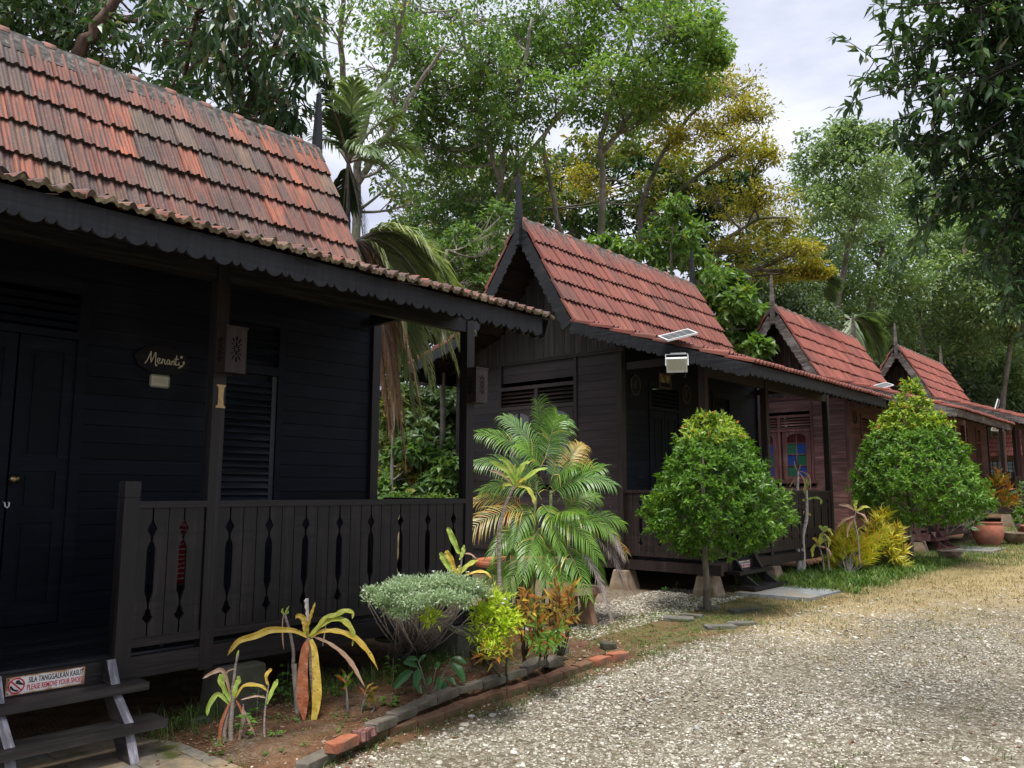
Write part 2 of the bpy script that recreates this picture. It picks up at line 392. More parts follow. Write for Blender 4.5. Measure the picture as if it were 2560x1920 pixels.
SLOT = [(1.54,.006),(1.446,.006),(1.424,.014),(1.405,.026),(1.385,.036),(1.362,.022),(1.336,.009),(1.305,.008),(1.272,.024),(1.245,.030),(.965,.030),(.942,.021),(.90,.009),(.862,.006),(.847,.016),(.822,.022),(.800,.037),(.780,.024),(.762,.006),(.672,.006)]
def boards(b, a0, a1, decos, axis, f0, f1, w_=.107):
    """baluster boards between a0 and a1; decos: positions of the carved joints"""
    cuts = sorted(decos); js = [a0]
    # joints every ~w_ between carved ones
    allj = [a0]+cuts+[a1]
    out_ = []
    for p, q in zip(allj[:-1], allj[1:]):
        n_ = max(1, int(round((q-p)/w_)))
        for k in range(n_): out_.append(p+(q-p)*k/n_)
    out_.append(a1)
    def hw(j, z): 
        if min(abs(j-c) for c in cuts) < 1e-6: return float(np.interp(-z, [-s_[0] for s_ in SLOT], [s_[1] for s_ in SLOT]))
        return .003 if j not in (a0, a1) else .004
    zs = sorted(set([s_[0] for s_ in SLOT]))
    for p, q in zip(out_[:-1], out_[1:]):
        left = [(p+hw(p, z), z) for z in zs]; right = [(q-hw(q, z), z) for z in zs]
        for k in range(len(zs)-1):      # strips: stay convex
            b.prism([left[k], right[k], right[k+1], left[k+1]], axis, f0, f1)

def cabin(k, M, label, lean=0):
    ox, oy, oz = CAB[k]
    root = empty('timber_cabin', (ox, oy, oz), label, 'cabin', 'timber cabins standing in a row beside the gravel lane')
    def part(name, key, fn, mats, parent=root, smooth=False, **kw):
        return link_mesh(name, shared(key, fn, smooth), mats, parent, **kw)
    WY0, WY1, WX, BX = .82, 5.52, -1.33, -4.9
    H, V_, F_ = M['h'], M['v'], M['f']
    # --- floor
    def deck(b):
        n_ = 13
        for i in range(n_):
            x0 = WX+.01+(i)*(1.27/n_); b.box(x0+.002, x0+1.27/n_-.002, .93, 5.55, .545, .575)
    part('deck', 'deck', deck, M['deck'])
    def fl(b): b.box(BX+.05, WX-.03, WY0+.05, WY1-.05, .53, .57)
    part('floor', 'floor', fl, H)
    def b1(b): b.box(-.10, -.003, .98, 5.56, .42, .56)
    part('floor_beam', 'fb1', b1, F_)
    def b2(b): b.box(BX, .215, .845, .925, .415, .555)
    part('floor_beam', 'fb2', b2, F_)
    def b3(b): b.box(BX, .215, 5.67, 5.75, .415, .555)
    part('floor_beam', 'fb3', b3, F_)
    def b4(b): b.box(BX+.0, BX+.1, .93, 5.66, .42, .56)
    part('floor_beam', 'fb4', b4, F_)
    # --- posts
    for i, (x0, x1, y0, y1, z0, z1) in enumerate([(-.10,0,.93,1.03,.40,3.52),(-.10,0,2.94,3.04,.40,3.52),(-.10,0,5.565,5.667,.40,3.52),(WX-.06,WX+.04,5.435,5.535,.40,3.92),
                                             (WX-.105,WX+.004,WY0-.012,WY0+.09,.40,3.96),(BX-.004,BX+.1,WY0-.012,WY0+.09,.40,3.9)]):
        part('post', 'post%d' % i, lambda b: b.box(x0,x1,y0,y1,z0,z1), V_)
    for i, (y0, y1) in enumerate([(1.49,1.59),(2.355,2.458)]):
        def nw(b, y0=y0, y1=y1):
            b.box(-.105,.006,y0,y1,.40,1.598); b.box(-.098,-.001,y0+.007,y1-.007,1.598,1.606); b.box(-.105,.006,y0,y1,1.606,1.709)
        part('newel_post', 'newel%d' % i, nw, V_)
    # --- railings (front and both ends)
    def rail(name, a, axis, decos, f0, f1):
        def g(b):
            if axis == 0: b.box(f0-.035, f1+.012, a[0], a[1], 1.53, 1.575)
            else: b.box(a[0], a[1], f0-.012, f1+.035, 1.53, 1.575)
        def g2(b):
            if axis == 0: b.box(f0-.015, f1+.004, a[0], a[1], .615, .668); b.box(f0-.005, f1-.004, a[0], a[1], .668, .678)
            else: b.box(a[0], a[1], f0-.004, f1+.015, .615, .668); b.box(a[0], a[1], f0+.004, f1+.005, .668, .678)
        part('handrail', 'rail'+name, g, F_); part('bottom_rail', 'lrail'+name, g2, F_)
        part('baluster_boards', 'bal'+name, lambda b: boards(b, a[0]+.004, a[1]-.004, decos, axis, f0+.005, f0+.027), V_)
    rail('A', (1.03, 1.49), 0, [1.148, 1.37], -.045, -.012)
    rail('B', (2.458, 2.94), 0, [2.563, 2.785], -.045, -.012)
    rail('C', (3.04, 5.565), 0, [3.136+.327*i for i in range(8)], -.045, -.012)
    rail('D', (WX, -.10), 1, [-1.07, -.75, -.43], .86, .893)
    rail('E', (WX+.04, -.10), 1, [-1.07, -.75, -.43], 5.63, 5.663)
    # --- gable end wall (faces the viewer) with window
    def wallg(b, yy=WY0, sgn=1, win=True):
        z = .56; i = 0
        while z < 3.70:
            hgt = .128+.012*math.sin(i*2.3); z1 = min(z+hgt, 3.70)
            d_ = .001*((i*7) % 3)
            segs = [(BX+.1, WX-.105)]
            if win and z1 > 1.66: segs = [(BX+.1, -3.86), (-2.18, WX-.105)]
            for a, c in segs: b.box(a, c, yy+d_, yy+.03+d_, z+.002, z1-.0015)
            if win and z >= 3.28: b.box(-3.80, -2.24, yy+.012+d_, yy+.035, z+.002, z1-.0015)
            z = z1; i += 1
    part('end_wall', 'wallg', wallg, H)
    part('end_wall', 'wallfar', lambda b: wallg(b, WY1-.03, 1, False), H)
    def band(b):
        b.box(BX-.05, WX+.06, WY0-.035, WY0-.016, 3.675, 3.71); b.box(BX-.05, WX+.06, WY0-.05, WY0+.02, 3.71, 3.735); 
    part('trim_band', 'band', band, V_)
    def gab(b, yy=WY0-.012):
        x = BX; i = 0
        while x < WX+.9:
            wd = .098+.02*((i*5) % 3)/2; x1 = x+wd; zt = min(roofz(x+.004), roofz(x1-.004))-.035
            if zt > 3.75 and x1 < WX+.02:
                b.box(x+.0025, x1-.0025, yy+.004*(i % 2), yy+.022, 3.735, zt)
            x = x1; i += 1
    part('gable_boarding', 'gab', gab, M['g'])
    part('gable_boarding', 'gab2', lambda b: gab(b, WY1-.02), M['g'])
    def side(b):     # verandah end above the beam: open, with a tie beam
        b.box(WX+.06, .0, .86, .93, 3.39, 3.50)
    part('tie_beam', 'side', side, V_)
    part('tie_beam', 'side2', lambda b: b.box(WX+.04, -.02, 5.36, 5.42, 3.40, 3.50), V_)
    part('wall_plate', 'plate', lambda b: b.box(-.088, -.012, 1.03, 5.565, 3.20, 3.36), F_)
    # window in the gable wall
    def wf(b):
        y0, y1 = WY0-.022, WY0+.06
        b.box(-3.86,-3.80,y0,y1,1.66,3.675); b.box(-2.24,-2.18,y0,y1,1.66,3.675)
        b.box(-3.80,-2.24,y0,y1,3.24,3.30); b.box(-3.80,-2.24,y0,y1,2.90,2.96); b.box(-3.80,-2.24,y0,y1,1.70,1.745)
        b.box(-3.055,-2.985,y0+.004,y1,2.96,3.24); b.box(-3.05,-2.99,y0+.004,y1,1.745,2.90)
        b.box(-3.90,-2.14,y0-.03,y1,1.655,1.70)
    wn = part('window', 'win', wf, V_)
    def lv(b):
        for x0, x1 in ((-3.80,-3.055),(-2.985,-2.24)):
            for i in range(4):
                z = 2.975+.066*i; b.obox(((x0+x1)/2, WY0+.025, z+.022), ((x1-x0)/2,0,0), (0,.026,.022), (0,.004,-.005))
    part('louvre', 'lv', lv, M['w'], wn)
    def case(b, x0):
        y0, y1 = WY0-.012, WY0+.022; x1 = x0+.69
        b.box(x0,x0+.115,y0,y1,1.75,2.895); b.box(x1-.115,x1,y0,y1,1.75,2.895); b.box(x0+.115,x1-.115,y0,y1,1.75,1.82)
        xa, xb = x0+.115, x1-.115; n_ = 10        # arched head
        for i in range(n_):
            t0, t1 = i/n_, (i+1)/n_; f = lambda t_: 2.76+.085*math.sin(PI*t_)**.7
            b.prism([(xa+(xb-xa)*t0, f(t0) if 0 < t0 < 1 else 2.76), (xa+(xb-xa)*t1, f(t1) if 0 < t1 < 1 else 2.76), (xa+(xb-xa)*t1, 2.895), (xa+(xb-xa)*t0, 2.895)], 1, y0, y1)
        for z in (2.077, 2.347, 2.615): b.box(xa, xb, y0+.004, y1-.004, z-.012, z+.012)
        b.box((xa+xb)/2-.013, (xa+xb)/2+.013, y0+.002, y1-.002, 1.82, 2.85)
    for nm, x0 in (('L', -3.755), ('R', -2.945)):
        cs = part('casement', 'case'+nm, lambda b: case(b, x0), V_, wn)
        xa, xb = x0+.115, x0+.575; xm = (xa+xb)/2
        for r_, (z0, z1) in enumerate([(1.82,2.065),(2.089,2.335),(2.359,2.603),(2.627,2.86)]):
            for c_, (a, e_) in enumerate(((xa, xm-.013), (xm+.013, xb))):
                g = 'red' if r_ == 3 else ('green' if (r_+c_) % 2 == 0 else 'blue')
                part('pane', 'pane%s%d%d' % (nm, r_, c_), lambda b: b.box(a, e_, WY0+.004, WY0+.010, z0, z1), MT['glass_'+g] if k >= 3 else MT['glass_dark'], cs)
    # --- recessed long wall behind the verandah
    def wl(b):
        z = .575; i = 0
        while z < 3.92:
            hgt = .132+.01*math.sin(i*1.9); z1 = min(z+hgt, 3.92); d_ = .001*((i*5) % 3)
            segs = [(WY0+.09, 1.56), (2.55, 5.435)] if z < 1.42 else ([(WY0+.09, 1.56), (2.55, 3.66), (4.36, 5.435)] if z1 < 3.31 else [(WY0+.09, 5.435)])
            for a, c in segs: b.box(WX-.03-d_, WX-d_, a, c, z+.002, z1-.0015)
            z = z1; i += 1
    part('long_wall', 'wl', wl, M['in'])
    part('back_wall', 'wb', lambda b: b.box(BX, BX+.03, WY0+.09, WY1, .56, 3.82), H)
    def df(b):
        for y0, y1 in ((1.56,1.64),(2.47,2.55)): b.box(WX-.04,WX+.018,y0,y1,.575,3.31)
        b.box(WX-.04,WX+.016,1.64,2.47,2.84,2.90); b.box(WX-.04,WX+.016,1.64,2.47,3.22,3.31); b.box(WX-.04,WX+.03,1.64,2.47,.575,.64)
        for i in range(4): b.obox((WX-.012, 2.055, 2.95+.066*i), (0,.415,0), (.020,0,.018), (.004,0,-.004))
    dr = part('door', 'df', df, M['in'])
    def leaf(b, y0, y1):
        x0, x1 = WX-.035, WX-.005
        b.box(x0,x1-.014,y0+.002,y1-.002,.645,2.835)
        s_ = .085
        b.box(x0,x1,y0+.002,y0+s_,.645,2.835); b.box(x0,x1,y1-s_,y1-.002,.645,2.835)
        for z0, z1 in ((.645,.80),(1.40,1.50),(1.79,1.90),(2.72,2.835)): b.box(x0,x1,y0+s_,y1-s_,z0,z1)
        for z0, z1 in ((.83,1.37),(1.53,1.76),(1.93,2.69)): b.box(x0,x1-.004,y0+s_+.03,y1-s_-.03,z0,z1)
    for nm, a, c in (('a',1.64,2.05),('b',2.06,2.47)): part('door_leaf', 'leaf'+nm, lambda b: leaf(b, a, c), M['in'], dr)
    def knob(b):
        prof = [(.0,0),(.022,0),(.022,.006),(.010,.008),(.009,.03),(.024,.036),(.034,.05),(.034,.062),(.024,.074),(0,.078)]
        t_ = MB(); t_.lathe(prof, (0,0,0), 16); b.add([(WX-.005+z, 2.085+x, 1.726+y) for x, y, z in t_.v], t_.f)
    part('door_knob', 'knob', knob, MT['brass'], dr, True)
    def latch(b):
        b.tube([(WX+.0,2.04,1.555),(WX+.025,2.04,1.55),(WX+.03,2.044,1.525),(WX+.03,2.055,1.515),(WX+.03,2.066,1.525),(WX+.025,2.07,1.55),(WX,2.07,1.555)], .005, 6)
    part('latch', 'latch', latch, MT['white_metal'], dr)
    def sh(b):
        for y0, y1 in ((3.66,3.72),(4.30,4.36)): b.box(WX-.04,WX+.02,y0,y1,1.40,3.31)
        b.box(WX-.04,WX+.018,3.72,4.30,2.74,2.82); b.box(WX-.04,WX+.018,3.72,4.30,3.22,3.31); b.box(WX-.04,WX+.03,3.72,4.30,1.40,1.46)
        for i in range(4): b.obox((WX-.012, 4.01, 2.90+.075*i), (0,.29,0), (.020,0,.018), (.004,0,-.004))
        b.box(WX-.05, WX-.04, 3.72, 4.30, 1.46, 3.22)
    s2 = part('window', 'sh', sh, M['in'])
    def slats(b):
        b.box(WX-.03,WX+.006,3.725,3.75,1.465,2.735); b.box(WX-.03,WX+.006,4.245,4.295,1.465,2.735)
        z = 1.50
        while z < 2.70:
            b.obox((WX-.006, 3.997, z), (0,.247,0), (.020,0,-.026), (.004,0,.003)); z += .064
    part('shutter', 'slats', slats, MT['shut'] if k < 3 else M['in'], s2)
    # --- roof
    N5, N8 = 5, 8
    sets = [(((RX+.085, RZ-.03), KR, Y0R, Y1R, N5), dict(seed=11)), ((KR, ER, Y0R, 5.48, N8), dict(eave=True, seed=12)),
            (((RX-.085, RZ-.03), KL, Y0R, Y1R, N5), dict(seed=13)), ((KL, EL, Y0R, Y1R, 4), dict(eave=True, seed=14))]
    rf = link_mesh('roof', tiles_mesh('roof_tiles|', sets), [M['tile'], M['lip'], M['eave']], root)
    def ridge(b):
        b.prism([(RX-.215,RZ-.150),(RX-.035,RZ+.075),(RX+.035,RZ+.075),(RX+.195,RZ-.170),(RX+.16,RZ-.20),(RX,RZ-.06),(RX-.18,RZ-.19)], 1, Y0R+.0, Y1R-.0)
    def rt_(b):
        g = np.random.default_rng(3); y = Y0R+.02
        while y < Y1R-.1:
            L = .40; n_ = 10; rr = .062; rows = []
            for yy, s_, up in ((y, 1.12, .0), (y+.10, 1.12, .0), (y+.105, .86, -.008), (y+L*.97, .80, -.014)):
                rows.append([(RX+rr*s_*math.cos(PI*i/n_), yy, RZ+.030+up+rr*s_*math.sin(PI*i/n_)*1.05) for i in range(n_+1)])
            vs = [p for r_ in rows for p in r_]; m_ = n_+1
            b.add(vs, [(r_*m_+i, r_*m_+i+1, (r_+1)*m_+i+1, (r_+1)*m_+i) for r_ in range(3) for i in range(n_)]+[tuple(range(m_-1,-1,-1))])
            y += L
    rd = part('ridge', 'ridge', ridge, MT['mortar'], rf); part('ridge_tiles', 'rt', rt_, M['rt'], rd, True)
    def sof(b):
        for P, Q in (((RX,RZ-.05),KR),(KR,ER),((RX,RZ-.05),KL),(KL,EL)):
            P = np.array(P); Q = np.array(Q); d = (Q-P)/np.linalg.norm(Q-P); nn = np.array([d[1],-d[0]]); nn = nn if nn[1] < 0 else -nn
            cut_ = .11 if abs(Q[0]) > 1.0 and P[1] < 4.5 else .0; ye = 5.43 if Q[0] > 0 else Y1R-.05; A, B_ = P+nn*.03, Q+nn*.03-d*cut_; C_, D_ = Q+nn*.042-d*cut_, P+nn*.042
            b.prism([tuple(A),tuple(B_),tuple(C_),tuple(D_)], 1, Y0R+.05, ye)
            n_ = int(np.linalg.norm(Q-P)/.37)
            for i in range(1, n_+1):     # purlins
                if i*.37 > np.linalg.norm(Q-P)-.2: continue
                c = P+d*(i*.37)+nn*.062; b.obox((c[0], (Y0R+.07+ye)/2, c[1]), (d[0]*.022,0,d[1]*.022), (0,(ye-Y0R-.07)/2,0), (nn[0]*.02,0,nn[1]*.02))
            for yy in np.linspace(.95, 5.4, 6):   # rafters
                p1, p2 = P+nn*.12, Q+nn*.12-d*(.12+cut_); b.bar((p1[0],yy,p1[1]), (p2[0],yy,p2[1]), .05, .075, up=(nn[0],0,nn[1]))
    part('rafters', 'sof', sof, MT['soffit'], rf)
    def barge(b, a, c, wd, y0, y1, ext0=0, ext1=0):
        a = np.array(a); c = np.array(c); d = (c-a)/np.linalg.norm(c-a); nn = np.array([d[1],-d[0]]); nn = nn if nn[1] < 0 else -nn
        carved(b, a+nn*.015-d*ext0, c+nn*.015+d*ext1, wd, y0, y1)
    for nm, y0, y1 in (('n', Y0R+.004, Y0R+.03), ('f', Y1R-.03, Y1R-.004)):
        part('barge_board', 'bR'+nm, lambda b: barge(b, (RX+.05, RZ-.03), KR, .17, y0, y1, ext1=.02), M['fas'])
        part('barge_board', 'bL'+nm, lambda b: barge(b, (RX-.05, RZ-.03), KL, .17, y0, y1, ext1=.02), M['fas'])
        part('rake_board', 'kR'+nm, lambda b: barge(b, KR, (ER[0]-.02, ER[1]), .145, y0-.003-(.125 if nm == 'f' else 0), y1-.003-(.125 if nm == 'f' else 0)), M['fas'])
        part('rake_board', 'kL'+nm, lambda b: barge(b, KL, (EL[0]+.1, EL[1]+.03), .145, y0-.003, y1-.003), M['fas'])
    # front fascia: two boards butted together, carved along the eave
    def fas(b, y0, y1, x):
        for (s0, a0), (s1, a1) in zip(*(lambda q: (q[:-1], q[1:]))(scallop(y1-y0))):
            b.prism([(y0+s0, 3.158), (y0+s1, 3.158), (y0+s1, 3.036-a1), (y0+s0, 3.036-a0)], 0, x-.022, x)
    part('fascia_board', 'fA', lambda b: fas(b, Y0R+.03, 3.02, 1.098), M['fas'])
    part('fascia_board', 'fB', lambda b: fas(b, 3.02, 5.40, 1.090), M['fas'])
    part('fascia_board', 'fC', lambda b: b.box(EL[0]+.09, EL[0]+.115, Y0R+.03, 5.5, 3.50, 3.74), M['fas'])
    def fin(b, yy, sg):
        c = (RX, yy); 
        def sec(z, h_): return [(c[0]-h_,c[1]-h_,z),(c[0]+h_,c[1]-h_,z),(c[0]+h_,c[1]+h_,z),(c[0]-h_,c[1]+h_,z)]
        zs = [(5.425,.030),(5.44,.046),(5.50,.048),(5.505,.043),(5.515,.043),(5.52,.049),(5.86,.049),(5.865,.045),(5.875,.045),(5.88,.050),(6.60,.022),(6.625,.012)]
        vs = [p for z, h_ in zs for p in sec(z, h_)]; n_ = len(zs)
        b.add(vs, [(i*4+j, i*4+(j+1)%4, i*4+4+(j+1)%4, i*4+4+j) for i in range(n_-1) for j in range(4)]+[(3,2,1,0), (n_*4-4,n_*4-3,n_*4-2,n_*4-1)])
    part('finial', 'finN', lambda b: fin(b, Y0R-.025, -1), M['fin'])
    part('finial', 'finF', lambda b: fin(b, Y1R+.0, 1), M['fin'])
    return root

M1 = dict(h=MT['blk_h'], v=MT['blk_v'], f=MT['blk_f'], deck=MT['deck'], g=MT['br2_g'], w=MT['blk_v'], tile=MT['tile1'], lip=MT['lip1'], eave=MT['eave1'], rt=MT['ridge'], fas=MT['fas1'], fin=MT['fas1'])
M1['in'] = MT['blk_h']
M2 = dict(M1, h=MT['br2_h'], v=MT['br2_v'], tile=MT['tile2'], lip=MT['lip2'], eave=MT['eave2'], w=MT['br2_v'])
M2['in'] = MT['blk_h']; M2['f'] = MT['br2_v']
M3 = dict(M1, h=MT['red_h'], v=MT['red_v'], f=MT['red_v'], g=MT['gab3'], w=MT['red_h'], tile=MT['tile3'], lip=MT['lip2'], eave=MT['eave2'], fas=MT['fas3'], fin=MT['fas3'])
M3['in'] = MT['red_v']
M4 = dict(M3, h=MT['br2_h'], v=MT['br2_v'], f=MT['br2_v'])
cabin(1, M1, 'nearest black timber cabin with aged mottled clay tiles and an oval name board')
cabin(2, M2, 'dark brown timber cabin with steep red tiled roof standing behind the areca palm')
cabin(3, M3, 'reddish brown timber cabin with blue and green glass window and weathered grey gable boards')
cabin(4, M4, 'small far cabin whose red gable roof rises behind the pointed clipped tree')

# concrete footings: tapered blocks under the posts, each cabin rests on them
def footing(x, y, ztop, label, mat, wtop=.17, wbot=.31):
    zb_ = float(zg(x, y))-.03; b = MB()
    def sec(z, h_): return [(-h_,-h_,z),(h_,-h_,z),(h_,h_,z),(-h_,h_,z)]
    H_ = ztop-zb_; zs = [(0,wbot/2),(.02,wbot/2),(H_-.015,wtop/2+.004),(H_,wtop/2-.006)]
    vs = [p for z, h_ in zs for p in sec(z, h_)]
    b.add(vs, [(i*4+j, i*4+(j+1)%4, i*4+4+(j+1)%4, i*4+4+j) for i in range(3) for j in range(4)]+[(3,2,1,0), (12,13,14,15)])
    o_ = b.build('concrete_footing', mat, None, label=label, cat='footing', group='concrete footings under the cabins'); o_.location = (x, y, zb_); return o_
FT = {1:[(-.05,1.0,'concrete footing under the steps end of the nearest cabin, mostly hidden in shade'), (-.05,3.25,'mossy tapered concrete footing under the nearest cabin beside the yellow leaved plant'), (-.07,5.55,'mossy concrete footing under the far corner of the nearest cabin behind the pale green shrub')],
      2:[(-1.38,.89,'stained concrete footing under the wall corner beside the drooping dead palm frond'), (-.05,.98,'stained concrete footing just behind the trunk of the clipped round tree'), (-.05,2.99,'concrete footing in shade behind the steps of the dark brown cabin'), (-.05,5.6,'concrete footing under the far corner of the dark brown cabin')],
      3:[(-.05,.98,'concrete footing of the reddish cabin beside the thin trunk of the pointed tree'), (-.05,5.6,'concrete footing under the far corner of the reddish cabin')],
      4:[(-.05,.98,'concrete footing of the far cabin behind the clay pots')]}
for k, l in FT.items():
    for x, y, lab in l:
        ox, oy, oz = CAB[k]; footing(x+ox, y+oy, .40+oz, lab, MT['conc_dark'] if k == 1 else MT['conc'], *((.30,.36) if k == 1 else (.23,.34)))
# wooden steps
def steps(k, label, mat):
    ox, oy, oz = CAB[k]
    r_ = empty('wooden_steps', (ox, oy, oz), label, 'steps', 'wooden steps up to the cabins')
    g0 = float(zg(ox+.4, oy+2))-oz+(.02 if k < 3 else 0)
    t1, t2 = .43, .235
    zf = max(g0, 0)-.01
    for nm, (x0, x1, z, ya, yb) in (('a', (.001,.205,t1,1.42,2.50)), ('b', (.20,.42,t2,1.42,2.53))):
        MB_ = MB(); MB_.box(x0, x1, ya, yb, z-.048, z); MB_.build('tread', mat, r_)
    for y0 in (1.64, 2.29):
        b = MB()
        # stringer: slanted plank, two visible lengths between the treads; its sawn edge is bare grey
        prof = [(.001,.572),(.040,.572),(.135,t1+.001),(.001,t1+.001)]
        b.prism(prof, 1, y0, y0+.055)
        b.prism([(.002,t1-.05),(.155,t1-.05),(.36,t2+.001),(.14,t2+.001)], 1, y0, y0+.055)
        b.prism([(.16,t2-.05),(.37,t2-.05),(.47,zf),(.30,zf)], 1, y0, y0+.055)
        so_ = b.build('stringer', mat, r_)
        e = MB()
        for (xa, za), (xb, zb_) in (((.040,.572),(.135,t1+.001)), ((.155,t1-.05),(.36,t2+.001)), ((.37,t2-.05),(.47,zf))):
            d = np.array([xb-xa, zb_-za]); L = np.linalg.norm(d); d /= L; nn = np.array([-d[1], d[0]]); nn = nn if nn[0] > 0 else -nn
            c = np.array([(xa+xb)/2, (za+zb_)/2])+nn*.0015
            e.obox((c[0], y0+.0275, c[1]), (d[0]*(L/2-.002),0,d[1]*(L/2-.002)), (0,.0272,0), (nn[0]*.0015,0,nn[1]*.0015))
        e.build('sawn_edge', MT['bare_grey'] if k == 1 else mat, so_)
    return r_
steps(1, 'worn dark wooden steps at the bottom left leading up to the nearest verandah', MT['grey_step'])
steps(2, 'short dark wooden steps beside the clipped round tree and its slate slab', MT['blk_f'])
steps(3, 'far wooden steps of the reddish cabin half hidden behind the pointed tree', MT['red_v'])
# ------------------------------------------------------------------ ground
def lines(segs):
    o_ = []
    for a, b_, st in segs: o_ += list(np.arange(a, b_, st))
    return np.array(sorted(set(np.round(o_, 4))))
gx = lines([(-300,-60,40),(-60,-12,6),(-12,-4,.5),(-4,-1.4,.2),(-1.4,5,.055),(5,12,.3),(12,60,6),(60,301,40)])
gy = lines([(-60,-4,8),(-4,.5,.5),(.5,16,.055),(16,44,.16),(44,80,3),(80,401,40)])
GX, GY = np.meshgrid(gx, gy)
_g = np.random.default_rng(5)
def fbm(x, y, sc_, seed, octs=4):
    g = np.random.default_rng(seed); r_ = np.zeros_like(x, float); a = 1; tot = 0
    for o_ in range(octs):
        for k in range(4):
            th = g.uniform(0, 2*PI); ph = g.uniform(0, 2*PI, 2); f = sc_*(2**o_)*g.uniform(.7, 1.4)
            r_ += a*np.sin(f*(x*math.cos(th)+y*math.sin(th))+ph[0]+1.7*np.sin(f*.6*(x*math.sin(th)-y*math.cos(th))+ph[1]))/4
        tot += a; a *= .55
    return r_/tot
def edge_x(y):        # where the gravel lane starts
    return np.interp(y, [-5, 2.2, 3.2, 6.4, 7.2, 8.6, 10, 12, 13.5, 16, 20, 30], [1.1, 1.18, 1.27, 1.2, 1.1, 1.35, 1.35, 1.6, 1.9, 2.3, 2.6, 2.6])
def bedmask(x, y):
    xb = np.interp(y, [2.3,3.2,4.2,5.8,6.6], [1.25,1.25,1.0,.97,1.05])
    return smooth01((xb-x)/.08)*smooth01((x+.1)/.25)*smooth01((y-2.75)/.25)*smooth01((6.6-y)/.4)
nz = fbm(GX, GY, 1.6, 3); nz2 = fbm(GX, GY, 6, 4); nz3 = fbm(GX, GY, .5, 8)
Z = zg(GX, GY)+.012*nz+.006*nz2+bedmask(GX, GY)*(.05+.02*nz2)
GV = np.stack([GX, GY, Z], -1).reshape(-1, 3); ny_, nx_ = GX.shape
ii = (np.arange(ny_-1)[:, None]*nx_+np.arange(nx_-1)[None]).ravel()
b = MB(); b.arrays(GV, np.stack([ii, ii+1, ii+nx_+1, ii+nx_], 1))
def groundmat():
    m_, t, b = newmat('ground_surface'); v = coords(t)
    def at_(n_): a = t.nodes.new('ShaderNodeAttribute'); a.attribute_name = n_; return a.outputs['Fac']
    vo = N(t, 'ShaderNodeTexVoronoi'); vo.inputs['Scale'].default_value = 34; t.links.new(v, vo.inputs['Vector'])
    ve = N(t, 'ShaderNodeTexVoronoi'); ve.feature = 'DISTANCE_TO_EDGE'; ve.inputs['Scale'].default_value = 34; t.links.new(v, ve.inputs['Vector'])
    sep = t.nodes.new('ShaderNodeSeparateColor'); t.links.new(vo.outputs['Color'], sep.inputs[0])
    st = ramp(t, sep.outputs[0], [(0,(.085,.07,.048)),(.3,(.17,.148,.105)),(.6,(.25,.228,.175)),(.85,(.33,.31,.25)),(1,(.16,.14,.11))])
    st = mixc(t, ramp(t, ve.outputs[0], [(.0,(0,0,0)),(.14,(1,1,1))]), (.09,.072,.05), st)
    n1 = noise(t, v, 5, 6, .65); n2 = noise(t, v, 60, 4, .7)
    soil = ramp(t, n1, [(.3,(.05,.028,.016)),(.55,(.13,.07,.038)),(.75,(.19,.115,.07))])
    soil = mixc(t, 1.0, soil, ramp(t, n2, [(.3,(.6,.6,.6)),(.7,(1.35,1.3,1.25))]), 'MULTIPLY')
    gr = ramp(t, n2, [(.3,(.045,.05,.018)),(.5,(.11,.105,.04)),(.7,(.25,.19,.09))])
    straw = ramp(t, n2, [(.3,(.13,.095,.04)),(.5,(.30,.23,.115)),(.72,(.47,.39,.24))])
    c = mixc(t, at_('gravel'), soil, st); c = mixc(t, at_('straw'), c, straw); c = mixc(t, at_('grass'), c, gr)
    t.links.new(c, b.inputs['Base Color']); b.inputs['Roughness'].default_value = .95; b.inputs['Specular IOR Level'].default_value = .2
    h = math_(t, 'ADD', math_(t, 'MULTIPLY', ve.outputs[0], 1.2), math_(t, 'MULTIPLY', n2, .4)); bump(t, b, h, .8, .02); return m_
G = b.build('ground', groundmat(), kind='structure', smooth=True)
ed = edge_x(GY)+.10*nz+.05*nz2
inner = .8*smooth01((GY-7)/.6)*smooth01((10.9-GY)/1.0)*smooth01((.1-GX+.1*nz)/.3)      # gravel strip in front of the second cabin
gravel = np.maximum(smooth01((GX-ed)/.22), inner*.9); gravel = np.maximum(gravel, .35*smooth01((nz2-.1)/.3))
straw = smooth01((GY-9.5+1.5*nz)/4.5)*smooth01((GX-.6)/.8)*.97
straw = np.maximum(straw, .75*smooth01((1.0-np.abs(GX-(ed+.45)))/.8)*smooth01((GY-7.5)/1.5))
straw = np.clip(straw-.6*smooth01((GX-3.1)/.9)*smooth01((19-GY)/6)+.35*nz2*straw, 0, 1)
grass = smooth01((GY-6.8)/.5)*smooth01((ed+.1-GX)/.3)*smooth01((GX+.25)/.3)*(.55+.6*nz2)*(1-inner)+smooth01((GY-11.6)/.8)*smooth01((1.35-GX+.2*nz)/.4)*smooth01((GX+.2)/.3)*.8
grass = np.clip(grass+smooth01((-1-GX)/2)*.6, 0, 1)
for n_, a in (('gravel', gravel), ('straw', straw), ('grass', grass)):
    at_ = G.data.attributes.new(n_, 'FLOAT', 'POINT'); at_.data.foreach_set('value', np.clip(a, 0, 1).astype(np.float32).ravel())

